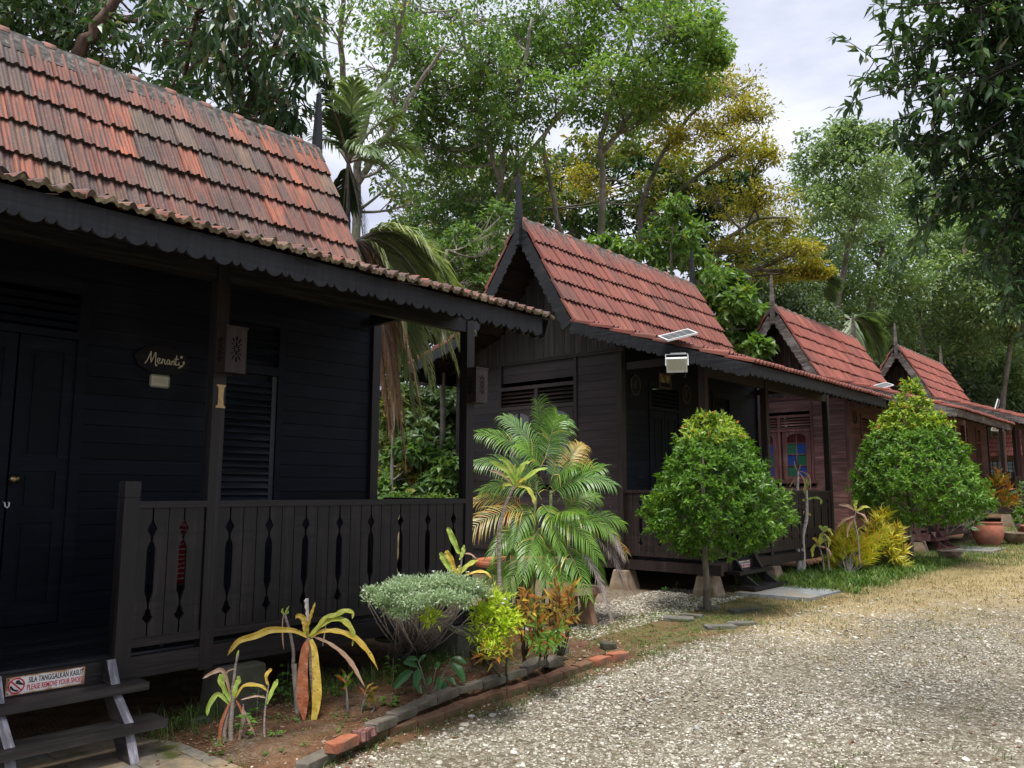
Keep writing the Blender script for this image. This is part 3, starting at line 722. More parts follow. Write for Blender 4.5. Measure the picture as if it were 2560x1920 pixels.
def visible(P, mg=40):
    d = P-CAM; z = d@_fw; x = 1280+F_PX*(d@_R)/np.maximum(z, .01); y = 960-F_PX*(d@_U)/np.maximum(z, .01)
    return (z > .3) & (x > -mg*4) & (x < 2560+mg*4) & (y > -mg) & (y < 1920+mg*6)
ICO = None
def ico():
    global ICO
    if ICO is None:
        p = (1+5**.5)/2
        V = np.array([(-1,p,0),(1,p,0),(-1,-p,0),(1,-p,0),(0,-1,p),(0,1,p),(0,-1,-p),(0,1,-p),(p,0,-1),(p,0,1),(-p,0,-1),(-p,0,1)], float)/math.hypot(1,p)
        Fc = np.array([(0,11,5),(0,5,1),(0,1,7),(0,7,10),(0,10,11),(1,5,9),(5,11,4),(11,10,2),(10,7,6),(7,1,8),(3,9,4),(3,4,2),(3,2,6),(3,6,8),(3,8,9),(4,9,5),(2,4,11),(6,2,10),(8,6,7),(9,8,1)])
        ICO = (V, Fc)
    return ICO
def stones(P, size, g, flat=.55):
    V0, F0 = ico(); n_ = len(P)
    V = V0[None]*(1+g.normal(0, .16, (n_, 12, 1)))
    V = V*np.stack([g.uniform(.7, 1.3, n_), g.uniform(.7, 1.3, n_), g.uniform(.5, 1, n_)*flat*1.3], 1)[:, None]
    a = g.uniform(0, 2*PI, n_); c, s_ = np.cos(a)[:, None], np.sin(a)[:, None]
    V = np.stack([V[..., 0]*c-V[..., 1]*s_, V[..., 0]*s_+V[..., 1]*c, V[..., 2]], -1)*size[:, None, None]+P[:, None]
    return V.reshape(-1, 3), (F0[None]+12*np.arange(n_)[:, None, None]).reshape(-1, 3)
def stonemat(name, stops, rough=.85):
    m_, t, b = newmat(name); c = ramp(t, island(t), stops); n1 = noise(t, coords(t), 45, 4)
    c = mixc(t, 1.0, c, ramp(t, n1, [(.3,(.8,.8,.8)),(.7,(1.15,1.15,1.15))]), 'MULTIPLY'); t.links.new(c, b.inputs['Base Color']); b.inputs['Roughness'].default_value = rough; return m_
g = np.random.default_rng(21)
def scatter(n_, x0, x1, y0, y1, dens=None, gen=g):
    x = gen.uniform(x0, x1, n_); y = gen.uniform(y0, y1, n_)
    if dens is not None: k = gen.uniform(0, 1, n_) < dens(x, y); x, y = x[k], y[k]
    P = np.stack([x, y, zg(x, y)], 1); return P[visible(P)]
def gd(x, y):
    e_ = edge_x(y); return np.clip(smooth01((x-e_-.05*np.sin(7*y))/.2), 0, 1)*np.clip(1.1-(y-5)/7.5, .12, 1)*np.clip(.78+.30*np.sin(3.1*x+1.3*y)*np.sin(2.3*y-x)-.45*np.exp(-((x-2.55-.12*np.sin(.8*y))/.22)**2)-.45*np.exp(-((x-4.05-.12*np.sin(.8*y+1))/.22)**2), .1, 1)
b = MB()
for n_, s0, s1, rr in ((95000, .004, .010, (0.9, 5.4, 1.5, 11)), (15000, .009, .017, (.9, 5.4, 1.5, 14)), (900, .016, .03, (.9, 5.2, 1.8, 16)), (6000, .008, .016, (-.9, .4, 7.0, 10.8)), (9000, .010, .020, (1.0, 5.2, 10, 20))):
    P = scatter(n_, *rr[:2], *rr[2:], dens=(gd if rr[0] > 0 else None)); sz = g.uniform(s0, s1, len(P)); P[:, 2] += sz*.15
    b.arrays(*stones(P, sz, g))
gm = stonemat('gravel_stone', [(0,(.085,.072,.052)),(.2,(.19,.168,.125)),(.45,(.31,.29,.235)),(.7,(.41,.39,.33)),(.9,(.53,.515,.46)),(.965,(.17,.172,.17)),(1,(.20,.12,.08))])
bpm = stonemat('bed_pebble_stone', [(0,(.06,.035,.022)),(.35,(.14,.08,.05)),(.6,(.24,.17,.12)),(.8,(.38,.32,.25)),(.92,(.48,.44,.37)),(1,(.30,.12,.07))])
b.build('gravel', gm, kind='stuff', label='pale beige crushed stone covering the lane', cat='gravel')
b = MB(); P = scatter(4200, -.1, 1.3, 2.4, 7.2); sz = g.uniform(.003, .010, len(P))*np.where(g.random(len(P)) < .08, 1.9, 1); P[:, 2] += sz*.2+.045*bedmask(P[:, 0], P[:, 1])
b.arrays(*stones(P, sz, g)); b.build('bed_pebbles', bpm, kind='stuff', label='small pebbles and clods lying on the soil of the planting bed', cat='pebbles')

# grass blades
def blades(P, L, W, g, bend=.5, flop=.5):
    n_ = len(P); a = g.uniform(0, 2*PI, n_); out_ = np.stack([np.cos(a), np.sin(a), np.zeros(n_)], 1); side_ = np.stack([-np.sin(a), np.cos(a), np.zeros(n_)], 1)
    tilt = g.uniform(.1, flop, n_)[:, None]; up_ = np.array([0,0,1.])
    L = L[:, None]; W = W[:, None]
    m1 = P+L*.5*(up_*np.cos(tilt)+out_*np.sin(tilt)); t2 = tilt+bend*g.uniform(.5, 1.6, (n_, 1)); m2 = m1+L*.5*(up_*np.cos(t2)+out_*np.sin(t2))
    V = np.stack([P-side_*W/2, P+side_*W/2, m1+side_*W*.42, m1-side_*W*.42, m2], 1).reshape(-1, 3)
    k = 5*np.arange(n_)[:, None]
    return V, np.concatenate([k+[0,1,2], k+[0,2,3]], 0), k+np.array([3,2,4])
def grass_patch(name, P, L, mat, g, W=.006, flop=.7, label=None, bend=.6):
    b = MB(); l = L*g.uniform(.5, 1.3, len(P)); V, F1, F2 = blades(P, l, np.full(len(P), W), g, bend, flop)
    b.arrays(V, np.concatenate([F1, F2])); return b.build(name, mat, kind='stuff', label=label, cat='grass')
MT['grass'] = leafmat('fresh_grass', [(.035,.07,.016),(.065,.12,.026),(.11,.165,.04),(.17,.17,.06)], .5, .3, clump=3)
MT['straw'] = leafmat('dry_grass', [(.16,.13,.05),(.30,.24,.11),(.44,.36,.19),(.20,.20,.07)], .7, .25, clump=3, tcol=(1.1,1.05,.8))
def tufts(n_, k, x0, x1, y0, y1, r_, dens=None):
    C_ = scatter(n_, x0, x1, y0, y1, dens); C_ = np.repeat(C_, k, 0); C_[:, :2] += g.normal(0, r_, (len(C_), 2)); C_[:, 2] = zg(C_[:, 0], C_[:, 1]); return C_
grass_patch('grass', np.concatenate([tufts(900, 9, .95, 4.6, 2.2, 12, .03, lambda x, y: .55*np.exp(-(x-edge_x(y))/1.1)+.10), tufts(420, 10, -.1, 1.5, 6.8, 10.8, .05), tufts(300, 9, .9, 1.4, 3, 7.2, .03)]), .045, MT['grass'], g, .0045, label='thin green grass sprouting at the edge of the lane')
grass_patch('meadow_grass', np.concatenate([tufts(1700, 10, -.2, 1.5, 11.7, 19.5, .09, lambda x, y: .45+.55*np.sin(3*x+2*y)*np.sin(2.3*y-x)), tufts(900, 12, .3, 2.6, 17.5, 30, .1), tufts(400, 12, -.3, .5, 11.7, 14, .05)]), .10, MT['grass'], g, .008, label='lush green grass along the verge by the yellow leaved shrubs')
grass_patch('bed_grass', np.concatenate([tufts(60, 16, -.15, .35, 3.7, 5.4, .035), tufts(20, 14, -.1, .2, 2.6, 3.2, .04)]), .22, MT['grass'], g, .0045, label='long fine grass in the shade under the floor beam', bend=.9)
def sd(x, y): return np.clip(.22+.78*smooth01((y-9)/5)+.6*np.exp(-((x-edge_x(y)-.4)/.6)**2), 0, 1)*np.clip((y-7)/3, 0, 1)*(.6+.4*np.sin(2.2*x+.9*y)*np.sin(1.7*y))
grass_patch('dry_grass', tufts(12500, 9, .9, 6.5, 7, 34, .07, sd), .055, MT['straw'], g, .009, 1.3, label='straw coloured dry grass spread over the far part of the lane')

MT['weed'] = leafmat('wild_weed', [(.035,.085,.018),(.07,.14,.028),(.12,.20,.04),(.22,.24,.07)], .5, .35, clump=2)
P = np.concatenate([tufts(420, 16, -.25, 1.35, 11.9, 17.5, .10, lambda x, y: .7+.3*np.sin(5*x)*np.sin(4*y)), tufts(60, 14, .0, .5, 11.9, 13.5, .08)])
grass_patch('wild_weeds', P, .19, MT['weed'], g, .022, .9, label='taller wild weeds growing among the grass by the yellow crotons', bend=.8)
# low leafy weeds over the bed soil
def bedweeds():
    C_ = scatter(620, -.05, 1.1, 2.7, 6.5, lambda x, y: .35+.65*np.exp(-(x/.45)**2)); C2 = scatter(260, .1, 1.3, 6.6, 9.0); C_ = np.concatenate([C_, C2]); k = 7; P = np.repeat(C_, k, 0); n_ = len(P); P[:, :2] += g.normal(0, .012, (n_, 2)); P[:, 2] += .045*bedmask(P[:, 0], P[:, 1])+g.uniform(.004, .03, n_)
    a = g.uniform(0, 2*PI, n_); D = np.stack([np.cos(a), np.sin(a), g.uniform(.0, .7, n_)], 1); D /= np.linalg.norm(D, axis=1, keepdims=True); L = np.repeat(g.uniform(.012, .034, len(C_)), k)[:, None]; s_ = np.stack([-np.sin(a), np.cos(a), 0*a], 1)*L*.24
    V = np.stack([P, P+D*L*.5+s_, P+D*L, P+D*L*.5-s_], 1).reshape(-1, 3); b = MB(); b.arrays(V, 4*np.arange(n_)[:, None]+[0,1,2,3])
    b.build('bed_weeds', leafmat('creeping_weed', [(.035,.09,.02),(.07,.15,.03),(.12,.22,.045),(.16,.17,.05)], .5, .35, clump=4), kind='stuff', label='low creeping green weeds over the soil of the planting bed', cat='weeds')
bedweeds()
# twigs and litter on the soil
def litter():
    b = MB(); P = np.concatenate([scatter(1500, -.1, 1.15, 2.5, 6.4), scatter(500, .2, 1.6, 6.4, 9.5)]); n_ = len(P); P[:, 2] += .05*bedmask(P[:, 0], P[:, 1])+.006
    a = g.uniform(0, 2*PI, n_); L = g.uniform(.015, .07, n_)[:, None]; d = np.stack([np.cos(a), np.sin(a), g.normal(0, .12, n_)], 1); s_ = np.stack([-np.sin(a), np.cos(a), 0*a], 1)*g.uniform(.0012, .004, n_)[:, None]; u = np.array([0, 0, .003])
    V = np.stack([P-d*L/2-s_, P-d*L/2+s_, P+d*L/2+s_*.6+u, P+d*L/2-s_*.6+u, P+u*2-s_*.2], 1)[:, :4].reshape(-1, 3); b.arrays(V, 4*np.arange(n_)[:, None]+[0,1,2,3])
    b.build('twig_litter', leafmat('dry_twig', [(.07,.04,.025),(.16,.10,.06),(.30,.22,.14),(.12,.05,.03)], .8, .05), kind='stuff', label='dry twigs and bits of litter on the soil', cat='litter')
litter()
# fallen leaves
def flatleaves(name, P, L, mat, label, g):
    b = MB()
    for p, l in zip(P, L):
        a = g.uniform(0, 2*PI); d = np.array([math.cos(a), math.sin(a), 0]); s_ = np.array([-d[1], d[0], 0]); w_ = l*.25
        c = p+np.array([0,0,.006]); u = np.array([0,0,1.])
        vs = [c-d*l/2, c-d*l*.1+s_*w_+u*.01, c+d*l/2+u*.006, c-d*l*.1-s_*w_+u*.008, c+u*.001]
        b.add(vs, [(0,4,1),(1,4,2),(2,4,3),(3,4,0)])
    return b.build(name, mat, kind='stuff', label=label, cat='fallen leaves')
MT['dead'] = leafmat('dead_leaf', [(.07,.035,.02),(.15,.065,.035),(.22,.11,.06),(.12,.08,.05)], .7, .1)
P = np.concatenate([scatter(330, .9, 5.0, 2, 16), scatter(260, -.1, 1.6, 2.6, 11), scatter(150, -.6, .8, 2.4, 5.6)])
flatleaves('fallen_leaves', P, g.uniform(.02, .06, len(P)), MT['dead'], 'brown fallen leaves scattered on the bed and lane', g)

# ------------------------------------------------------------------ slate slabs
def slatemat():
    m_, t, b = newmat('slate_paving'); v = coords(t); br = N(t, 'ShaderNodeTexBrick'); br.inputs['Scale'].default_value = 1; br.inputs['Brick Width'].default_value = .42; br.inputs['Row Height'].default_value = .29
    br.inputs['Mortar Size'].default_value = .006; br.inputs['Color1'].default_value = (.24,.19,.13,1); br.inputs['Color2'].default_value = (.15,.165,.17,1); br.inputs['Mortar'].default_value = (.055,.06,.03,1)
    t.links.new(v, br.inputs['Vector']); n1 = noise(t, v, 4, 6, .6); n2 = noise(t, v, 14, 5, .6)
    c = mixc(t, ramp(t, n1, [(.42,(0,0,0)),(.62,(1,1,1))]), br.outputs['Color'], (.30,.225,.14)); c = mixc(t, 1.0, c, ramp(t, n2, [(.3,(.7,.7,.7)),(.7,(1.2,1.2,1.2))]), 'MULTIPLY')
    c = mixc(t, ramp(t, noise(t, v, 2.2, 4), [(.56,(0,0,0)),(.66,(1,1,1))]), c, (.07,.085,.02))
    t.links.new(c, b.inputs['Base Color']); b.inputs['Roughness'].default_value = .6; bump(t, b, n2, .4, .008); return m_
MT['slate'] = slatemat()
MT['slate2'] = concrete('blue_grey_slate', (.11,.12,.125), (.25,.27,.28), (.20,.165,.11))
def slab(pts, z0, z1, label):
    b = MB(); b.prism(pts, 2, z0, z1)
    return b.build('slate_slab', MT['slate'] if z0 < 0 else MT['slate2'], label=label, cat='paving slab', group='slate slabs at the foot of the steps')
slab([(-.25,1.2),(-.20,2.52),(.25,2.70),(1.02,2.72),(1.10,1.2)], -.05, .024, 'mossy tan slate slab under the steps at the bottom left')
slab([(.20,10.66),(1.22,10.76),(1.22,11.9),(.25,12.1)], .1, .262, 'grey blue slate slab at the foot of the short dark steps')
slab([(.5,19.95),(1.5,20.05),(1.5,21.6),(.5,21.6)], .2, .385, 'far slate slab behind the shallow clay bowl')

# ------------------------------------------------------------------ bricks of the bed edging
MT['brick_red'] = concrete('worn_red_brick', (.22,.065,.03), (.40,.15,.08), (.10,.06,.04))
MT['brick_grey'] = concrete('weathered_grey_brick', (.07,.06,.048), (.19,.17,.14), (.06,.055,.03))
MT['brick_moss'] = concrete('mossy_brick', (.09,.045,.026), (.19,.095,.055), (.055,.055,.016))
MT['brick_wood'] = wood('flaky_reddish_block', (.10,.04,.035), (.34,.19,.17), (50,50,3), .9)
def brick(x, y, z, ang, L, W, H, mat, label, pitch=0, roll=0, seed=0, group='bricks edging the planting bed'):
    g_ = np.random.default_rng(int(seed)); b = MB(); n_ = 4
    # box with worn edges: a rounded, slightly jittered block
    vs = []; xs = [-L/2,-L/2+.008,-L/6,L/6,L/2-.008,L/2]
    for i, xx in enumerate(xs):
        e = .006 if i in (0, 5) else 0
        hw, hh = W/2-e, H/2-e
        j_ = g_.normal(0,.0025); hw += j_; hh += g_.normal(0,.002); ring = [(-hw+.006,-hh),(hw-.006,-hh),(hw,-hh+.006),(hw,hh-.006),(hw-.006,hh),(-hw+.006,hh),(-hw,hh-.006),(-hw,-hh+.006)]
        vs += [(xx+g_.normal(0,.002), p+g_.normal(0,.0028), q+g_.normal(0,.0028)) for p, q in ring]
    fs = [(i*8+k, i*8+(k+1)%8, (i+1)*8+(k+1)%8, (i+1)*8+k) for i in range(5) for k in range(8)]+[tuple(range(7,-1,-1)), tuple(range(40,48))]
    b.add(vs, fs); o_ = b.build('brick', mat, label=label, cat='brick', group=group)
    o_.location = (x, y, z); o_.rotation_euler = (roll, pitch, ang); return o_
low = [(1.285,3.03),(1.19,3.30),(1.16,3.54),(1.165,3.78),(1.185,4.02),(1.165,4.26),(1.14,4.50),(1.13,4.74),(1.14,4.98),(1.15,5.22),(1.13,5.46),(1.11,5.70),(1.095,5.94)]
ordw = ['first','second','third','fourth','fifth','sixth','seventh','eighth','ninth','tenth','eleventh','twelfth','thirteenth']
for i, (x, y) in enumerate(low):
    x2, y2 = low[min(i+1, len(low)-1)]; x1, y1 = low[max(i-1, 0)]; a = math.atan2(y2-y1, x2-x1)
    L = math.hypot(x2-x1, y2-y1)/(2 if 0 < i < len(low)-1 else 1)-.008
    z = float(zg(x, y))+.022
    brick(x, y, z, a, L, .10, .075, MT['brick_grey'] if i == 0 else MT['brick_moss'], 'mossy brick of the lower edging row, %s from the near end' % ordw[i] if i else 'grey block lying lowest at the near end of the bed edging', seed=i)
upc = [(1.315,3.20,'r','bright orange red brick lying on top at the near end of the bed edging'),(1.265,3.40,'w','flaky reddish block next to the bright orange brick'),(1.195,3.60,'g',''),(1.12,3.84,'g',''),(1.05,4.09,'g',''),(1.01,4.34,'g',''),(1.0,4.60,'g',''),(1.01,4.86,'g',''),(1.01,5.12,'g',''),(.995,5.38,'g','')]
for i, (x, y, c, lab) in enumerate(upc):
    x2, y2 = upc[min(i+1, len(upc)-1)][:2]; x1, y1 = upc[max(i-1, 0)][:2]; a = math.atan2(y2-y1, x2-x1)
    mt = {'r':MT['brick_red'],'w':MT['brick_wood'],'g':MT['brick_grey']}[c]; L = .225 if c != 'w' else .15
    if c == 'g': L = .245
    brick(x, y, float(zg(x, y))+.098+(.03 if i == 9 else 0), a+rng.normal(0, .05), L, .10, .062, mt, lab or 'grey weathered brick of the upper edging row, %s from the near end' % ordw[i], pitch=rng.normal(0, .045)+(-.14 if i == 9 else 0), roll=rng.normal(0,.08), seed=20+i)
for i, (x, y, z, a, c, L, lab) in enumerate([(.97,5.66,.10,1.7,'g',.22,'dark mossy block beyond the end of the upper brick row'),(1.10,6.19,.03,1.6,'r',.22,'flat orange red brick at the far end of the bed edging'),(1.13,6.43,.035,1.4,'r',.20,'flat reddish brick farthest along the bed edging'),(.85,5.95,.14,.3,'g',.12,'small dark block standing behind the brick row'),(.98,6.5,.10,1.0,'d',.13,'small black block standing beyond the brick row near the bench')]):
    brick(x, y, z+float(zg(x,y)), a, L, .11, .07 if c != 'd' else .06, {'g':MT['brick_grey'],'r':MT['brick_red'],'d':MT['conc_dark']}[c], lab, seed=50+i)
# paving stones laid round the clipped tree
for i, (px, py, a, L, W, lab) in enumerate([(1697,1543,.5,.34,.20,'grey paving stone left of the clipped tree'),(1800,1562,.9,.34,.15,'mid grey paving stone in front of the clipped tree'),(1855,1556,1.0,.30,.13,'low grey block to the right in front of the clipped tree'),(1862,1528,1.3,.5,.12,'long dark stone lying right of the clipped tree trunk'),(1772,1521,.75,.28,.09,'narrow pale stone at the foot of the clipped tree trunk'),(1730,1537,.2,.25,.12,'small sunken paving stone between the grey stone and the trunk')]):
    p = on_ground(px, py, .2); brick(p[0], p[1], float(zg(p[0], p[1]))+.012, a, L, W, .05, MT['conc_dark'] if i == 3 else MT['paver'], lab, seed=70+i, group='stones laid round the clipped tree')
for i, (px, py, s_, lab) in enumerate([(1172,1722,.055,'rounded brown rock half buried against the brick edging by the lane'),(510,1808,.09,'flat pale rock on the soil beside the bottom step'),(1230,1810,.035,'whitish stone on the lane in front of the brick edging'),(1160,1830,.03,'pale quartz stone on the gravel near the bricks')]):
    p = on_ground(px, py, .0 if i != 1 else .03); b = MB(); V, Fc = stones(np.array([[0,0,0.]]), np.array([s_]), np.random.default_rng(90+i), .6); b.arrays(V, Fc)
    o_ = b.build('rock', MT['paver'] if i < 2 else gm, label=lab, cat='rock', group='loose rocks'); o_.location = (p[0], p[1], float(zg(p[0], p[1]))+s_*.15)

# ------------------------------------------------------------------ stone bench, table disc
def lathe_thing(name, prof, p, mat, label, cat, n=32, group=None, fill=None):
    b = MB(); b.lathe(prof, (0,0,0), n); o_ = b.build(name, mat, smooth=True, label=label, cat=cat, group=group); o_.location = p; return o_
p = on_ground(980, 1600, .26)
lathe_thing('stone_disc', [(0,-.02),(.145,-.02),(.158,-.01),(.160,.012),(.150,.022),(0,.024)], (-.55, 5.15, .27), MT['paver'], 'round brown stone disc on a stub behind the pale green shrub', 'stone disc')
MT['terr'] = concrete('pink_terrazzo', (.20,.11,.08), (.46,.30,.25)); MT['terr_leg'] = concrete('tan_cast_stone', (.16,.085,.05), (.36,.22,.14))
TX, TY = -1.12, 7.75
tb = empty('stone_table', (TX, TY, .13), 'round stone garden table with faded orange rim half hidden by the areca palm', 'table')
b = MB(); b.lathe([(0,.60),(.60,.60),(.625,.61),(.63,.64),(.625,.665),(.60,.675),(0,.68)], (0,0,0), 40)
m_, t, bb = newmat('orange_and_pink_stone'); sx_ = t.nodes.new('ShaderNodeSeparateXYZ'); v_ = coords(t); t.links.new(v_, sx_.inputs[0]); n1 = noise(t, v_, 5, 5, .6)
f_ = math_(t, 'ADD', math_(t, 'ADD', math_(t, 'MULTIPLY', sx_.outputs['X'], -.8), .25), math_(t, 'MULTIPLY', n1, .5)); t.links.new(ramp(t, f_, [(.35,(.34,.22,.19)),(.6,(.50,.15,.07))]), bb.inputs['Base Color']); bb.inputs['Roughness'].default_value = .75
b.build('tabletop', m_, tb)
b = MB(); b.lathe([(.24,0),(.22,.05),(.13,.16),(.115,.32),(.14,.48),(.27,.59),(.27,.602)], (0,0,0), 24); b.build('pedestal', MT['conc'], tb, smooth=True)
def bench(a0, a1, label):
    am = (a0+a1)/2; bn = empty('garden_bench', (TX+.95*math.cos(am), TY+.95*math.sin(am), .13), label, 'bench', 'curved benches round the stone table'); ox_, oy_ = .95*math.cos(am), .95*math.sin(am)
    b = MB(); n_ = 10
    out_ = [(.82*math.cos(a0+(a1-a0)*i/n_)-ox_, .82*math.sin(a0+(a1-a0)*i/n_)-oy_) for i in range(n_+1)]+[(1.12*math.cos(a1-(a1-a0)*i/n_)-ox_, 1.12*math.sin(a1-(a1-a0)*i/n_)-oy_) for i in range(n_+1)]
    for i in range(n_): b.prism([out_[i], out_[i+1], out_[2*n_-i], out_[2*n_+1-i]], 2, .36, .42)
    b.build('seat', MT['terr'], bn)
    for a in (a0+.14, a1-.14):
        c = np.array([.97*math.cos(a)-ox_, .97*math.sin(a)-oy_]); d = np.array([math.cos(a), math.sin(a)]); t_ = np.array([-d[1], d[0]]); b = MB()
        sh_ = [(-.13,-.02),(-.10,.08),(-.060,.20),(-.085,.30),(-.125,.36)]
        for k in range(4):
            vs = []
            for s_ in (-.045, .045):
                for q0, q1 in ((sh_[k][0], sh_[k][1]), (-sh_[k][0], sh_[k][1]), (-sh_[k+1][0], sh_[k+1][1]), (sh_[k+1][0], sh_[k+1][1])): vs.append((c[0]+d[0]*q0+t_[0]*s_, c[1]+d[1]*q0+t_[1]*s_, q1))
            b.add(vs, [(0,1,2,3),(7,6,5,4),(0,4,5,1),(1,5,6,2),(2,6,7,3),(3,7,4,0)])
        b.build('leg', MT['terr_leg'], bn)
bench(-.62, .10, 'curved stone bench with tan legs to the right of the areca palm'); bench(-1.9, -1.15, 'curved stone bench behind the crotons in front of the round table')

# ------------------------------------------------------------------ pots
MT['clay'] = concrete('terracotta_pot', (.26,.085,.05), (.42,.16,.105), (.22,.10,.07)); MT['clay_old'] = concrete('weathered_clay_pot', (.16,.11,.075), (.36,.30,.24), (.10,.065,.04))
MT['soil'] = plain('potting_soil', (.05,.035,.022), .95, var=.4, scale=30)
PG = 'clay pots standing along the verge'
def pot(px, py, Y, prof, mat, label, sc_=1):
    c = onY(px, py, Y); z = float(zg(c[0], Y)); r_ = empty('clay_pot', (c[0], Y, z-.01), label, 'pot', PG)
    b = MB(); b.lathe([(p*sc_, q*sc_) for p, q in prof], (0,0,0), 32); b.build('bowl', mat, r_, smooth=True)
    ir, iz = max(p for p, q in prof[-3:])*sc_*.86, prof[-1][1]*sc_; b = MB(); b.lathe([(0,iz+.01),(ir,iz+.0)], (0,0,0), 20); b.build('soil', MT['soil'], r_); return r_
bowl = [(0,0),(.10,0),(.16,.03),(.235,.11),(.262,.19),(.265,.215),(.285,.225),(.288,.25),(.262,.252),(.245,.235),(.235,.20)]
urn = [(0,0),(.15,0),(.20,.05),(.275,.20),(.30,.33),(.285,.42),(.262,.455),(.275,.475),(.29,.49),(.275,.505),(.25,.50),(.24,.46)]
POTS = [pot(2374, 1376, 17.9, bowl, MT['clay_old'], 'shallow weathered clay bowl standing alone in front of the far steps', .83),
        pot(2471, 1347, 22.0, urn, MT['clay'], 'large bright terracotta urn pot, leftmost of the far pots', 1.15),
        pot(2540, 1341, 23.0, bowl, MT['clay_old'], 'grey brown clay bowl right of the terracotta urn', 1.15),
        pot(2590, 1340, 24.0, [(p*1.3,q*1.5) for p,q in bowl], MT['clay'], 'broad brown clay pot cut by the right edge of the photo', 1.1)]
rngp = np.random.default_rng(4)

# ------------------------------------------------------------------ things fixed on the cabins
ox, oy, oz = CAB[1]
def txt(body, size, ext, mat, parent, loc, rot, name, extrude=.0015, sx=1, shear=0, bevel=0, align='CENTER', offset=0, label=None, fit=None):
    cu = bpy.data.curves.new(name, 'FONT'); cu.body = body; cu.size = size; cu.extrude = extrude; cu.align_x = align; cu.align_y = 'CENTER'; cu.shear = shear; cu.offset = offset; cu.resolution_u = 3; cu.bevel_depth = bevel
    o_ = bpy.data.objects.new(name, cu); col.objects.link(o_); dg = bpy.context.evaluated_depsgraph_get(); me = bpy.data.meshes.new_from_object(o_.evaluated_get(dg)); bpy.data.objects.remove(o_); bpy.data.curves.remove(cu)
    me.name = name; me.materials.clear(); o2 = link_mesh(name, me, mat, parent, label=label); 
    if fit:
        xs = [v.co.x for v in me.vertices]; wd = max(xs)-min(xs); sx = fit/wd; loc = (loc[0], loc[1]-(max(xs)+min(xs))/2*sx, loc[2])
    o2.location = loc; o2.rotation_euler = rot; o2.scale = (sx, 1, 1); return o2
FX = (PI/2, 0, PI/2)        # text facing +X
# remove-shoes signs
MT['panel_back'] = plain('pale_solar_cell', (.075,.08,.09), .3, 0, .25, 14, .6, 0); MT['rust_white'] = concrete('rusty_white_enamel', (.62,.60,.55), (.70,.68,.64))
def rustmat():
    m_, t, b = newmat('rusty_enamel_plate'); v = coords(t); n1 = noise(t, v, 16, 6, .7); sx = t.nodes.new('ShaderNodeSeparateXYZ'); t.links.new(v, sx.inputs[0])
    ey = math_(t, 'ABSOLUTE', math_(t, 'DIVIDE', sx.outputs['Y'], .222)); ez = math_(t, 'ABSOLUTE', math_(t, 'DIVIDE', sx.outputs['Z'], .053)); e = math_(t, 'MAXIMUM', math_(t, 'POWER', ey, 10), math_(t, 'POWER', ez, 4))
    f = math_(t, 'ADD', math_(t, 'MULTIPLY', e, .40), math_(t, 'MULTIPLY', n1, .75))
    c = ramp(t, f, [(.50,(.72,.70,.66)),(.60,(.55,.42,.28)),(.70,(.34,.17,.08)),(.9,(.16,.07,.04))]); t.links.new(c, b.inputs['Base Color']); b.inputs['Roughness'].default_value = .5; return m_
MT['enamel'] = rustmat(); MT['sign_blk'] = plain('sign_black', (.015,.015,.018), .5, 0, .3, 60, .4, 0); MT['sign_red'] = plain('sign_red', (.55,.02,.045), .5, 0, .25, 60, .4, 0)
def shoe_sign(k, label, detail=True):
    ox, oy, oz = CAB[k]; x = ox+.001
    r_ = empty('notice_plate', (x, oy+1.957, oz+.493), label, 'sign', 'remove your shoes signs on the steps')
    b = MB(); b.box(-.003,.0,-.222,.222,-.053,.053); b.build('plate', MT['enamel'], r_)
    txt('SILA TANGGALKAN KASUT', .045, 0, MT['sign_blk'], r_, (.001, .056, .021), FX, 'lettering', .0006, fit=.312, offset=.0006)
    txt('PLEASE REMOVE YOUR SHOES', .045, 0, MT['sign_red'], r_, (.001, .052, -.021), FX, 'lettering', .0006, fit=.316, offset=.0006)
    b = MB(); n_ = 32; ro, ri = .046, .0385
    for i in range(n_):
        a0, a1 = 2*PI*i/n_, 2*PI*(i+1)/n_; cy = -.165
        b.prism([(cy+ri*math.cos(a0),ri*math.sin(a0)),(cy+ro*math.cos(a0),ro*math.sin(a0)),(cy+ro*math.cos(a1),ro*math.sin(a1)),(cy+ri*math.cos(a1),ri*math.sin(a1))], 0, .001, .0022)
    d = .7071; q = [(-.040*d-.004*d,.040*d-.004*d),(-.040*d+.004*d,.040*d+.004*d),(.040*d+.004*d,-.040*d+.004*d),(.040*d-.004*d,-.040*d-.004*d)]
    b.prism([(-.165+y, z) for y, z in q], 0, .0015, .0028); b.build('prohibition_ring', MT['sign_red'], r_)
    b = MB()   # a lace-up shoe upper right, a heeled shoe lower left
    for poly in ([(-.168,.030),(-.150,.032),(-.145,.020),(-.128,.008),(-.127,-.001),(-.150,.004),(-.171,.014)], [(-.200,.002),(-.192,.004),(-.183,-.012),(-.168,-.022),(-.150,-.028),(-.151,-.034),(-.170,-.033),(-.188,-.022)], [(-.200,.002),(-.196,.003),(-.193,-.022),(-.196,-.022)]):
        c = np.mean(poly, 0)
        for i in range(len(poly)): b.prism([tuple(c), poly[i], poly[(i+1)%len(poly)]], 0, .001, .0016)
    b.build('shoe_symbols', MT['sign_blk'], r_)
    b = MB()
    for y in (-.208,.208):
        for z in (-.040,.040): b = MB(); b.lathe([(0,0),(.005,0),(.004,.003),(0,.004)], (0,0,0), 8); b.v = [(q[2]+.0005, q[0]+y, q[1]+z) for q in b.v]; b.build('screw', MT['black_metal'], r_)
    return r_
shoe_sign(1, 'rusty remove your shoes sign on the riser of the near steps at the bottom left')
shoe_sign(2, 'small remove your shoes sign on the short steps beside the clipped round tree')
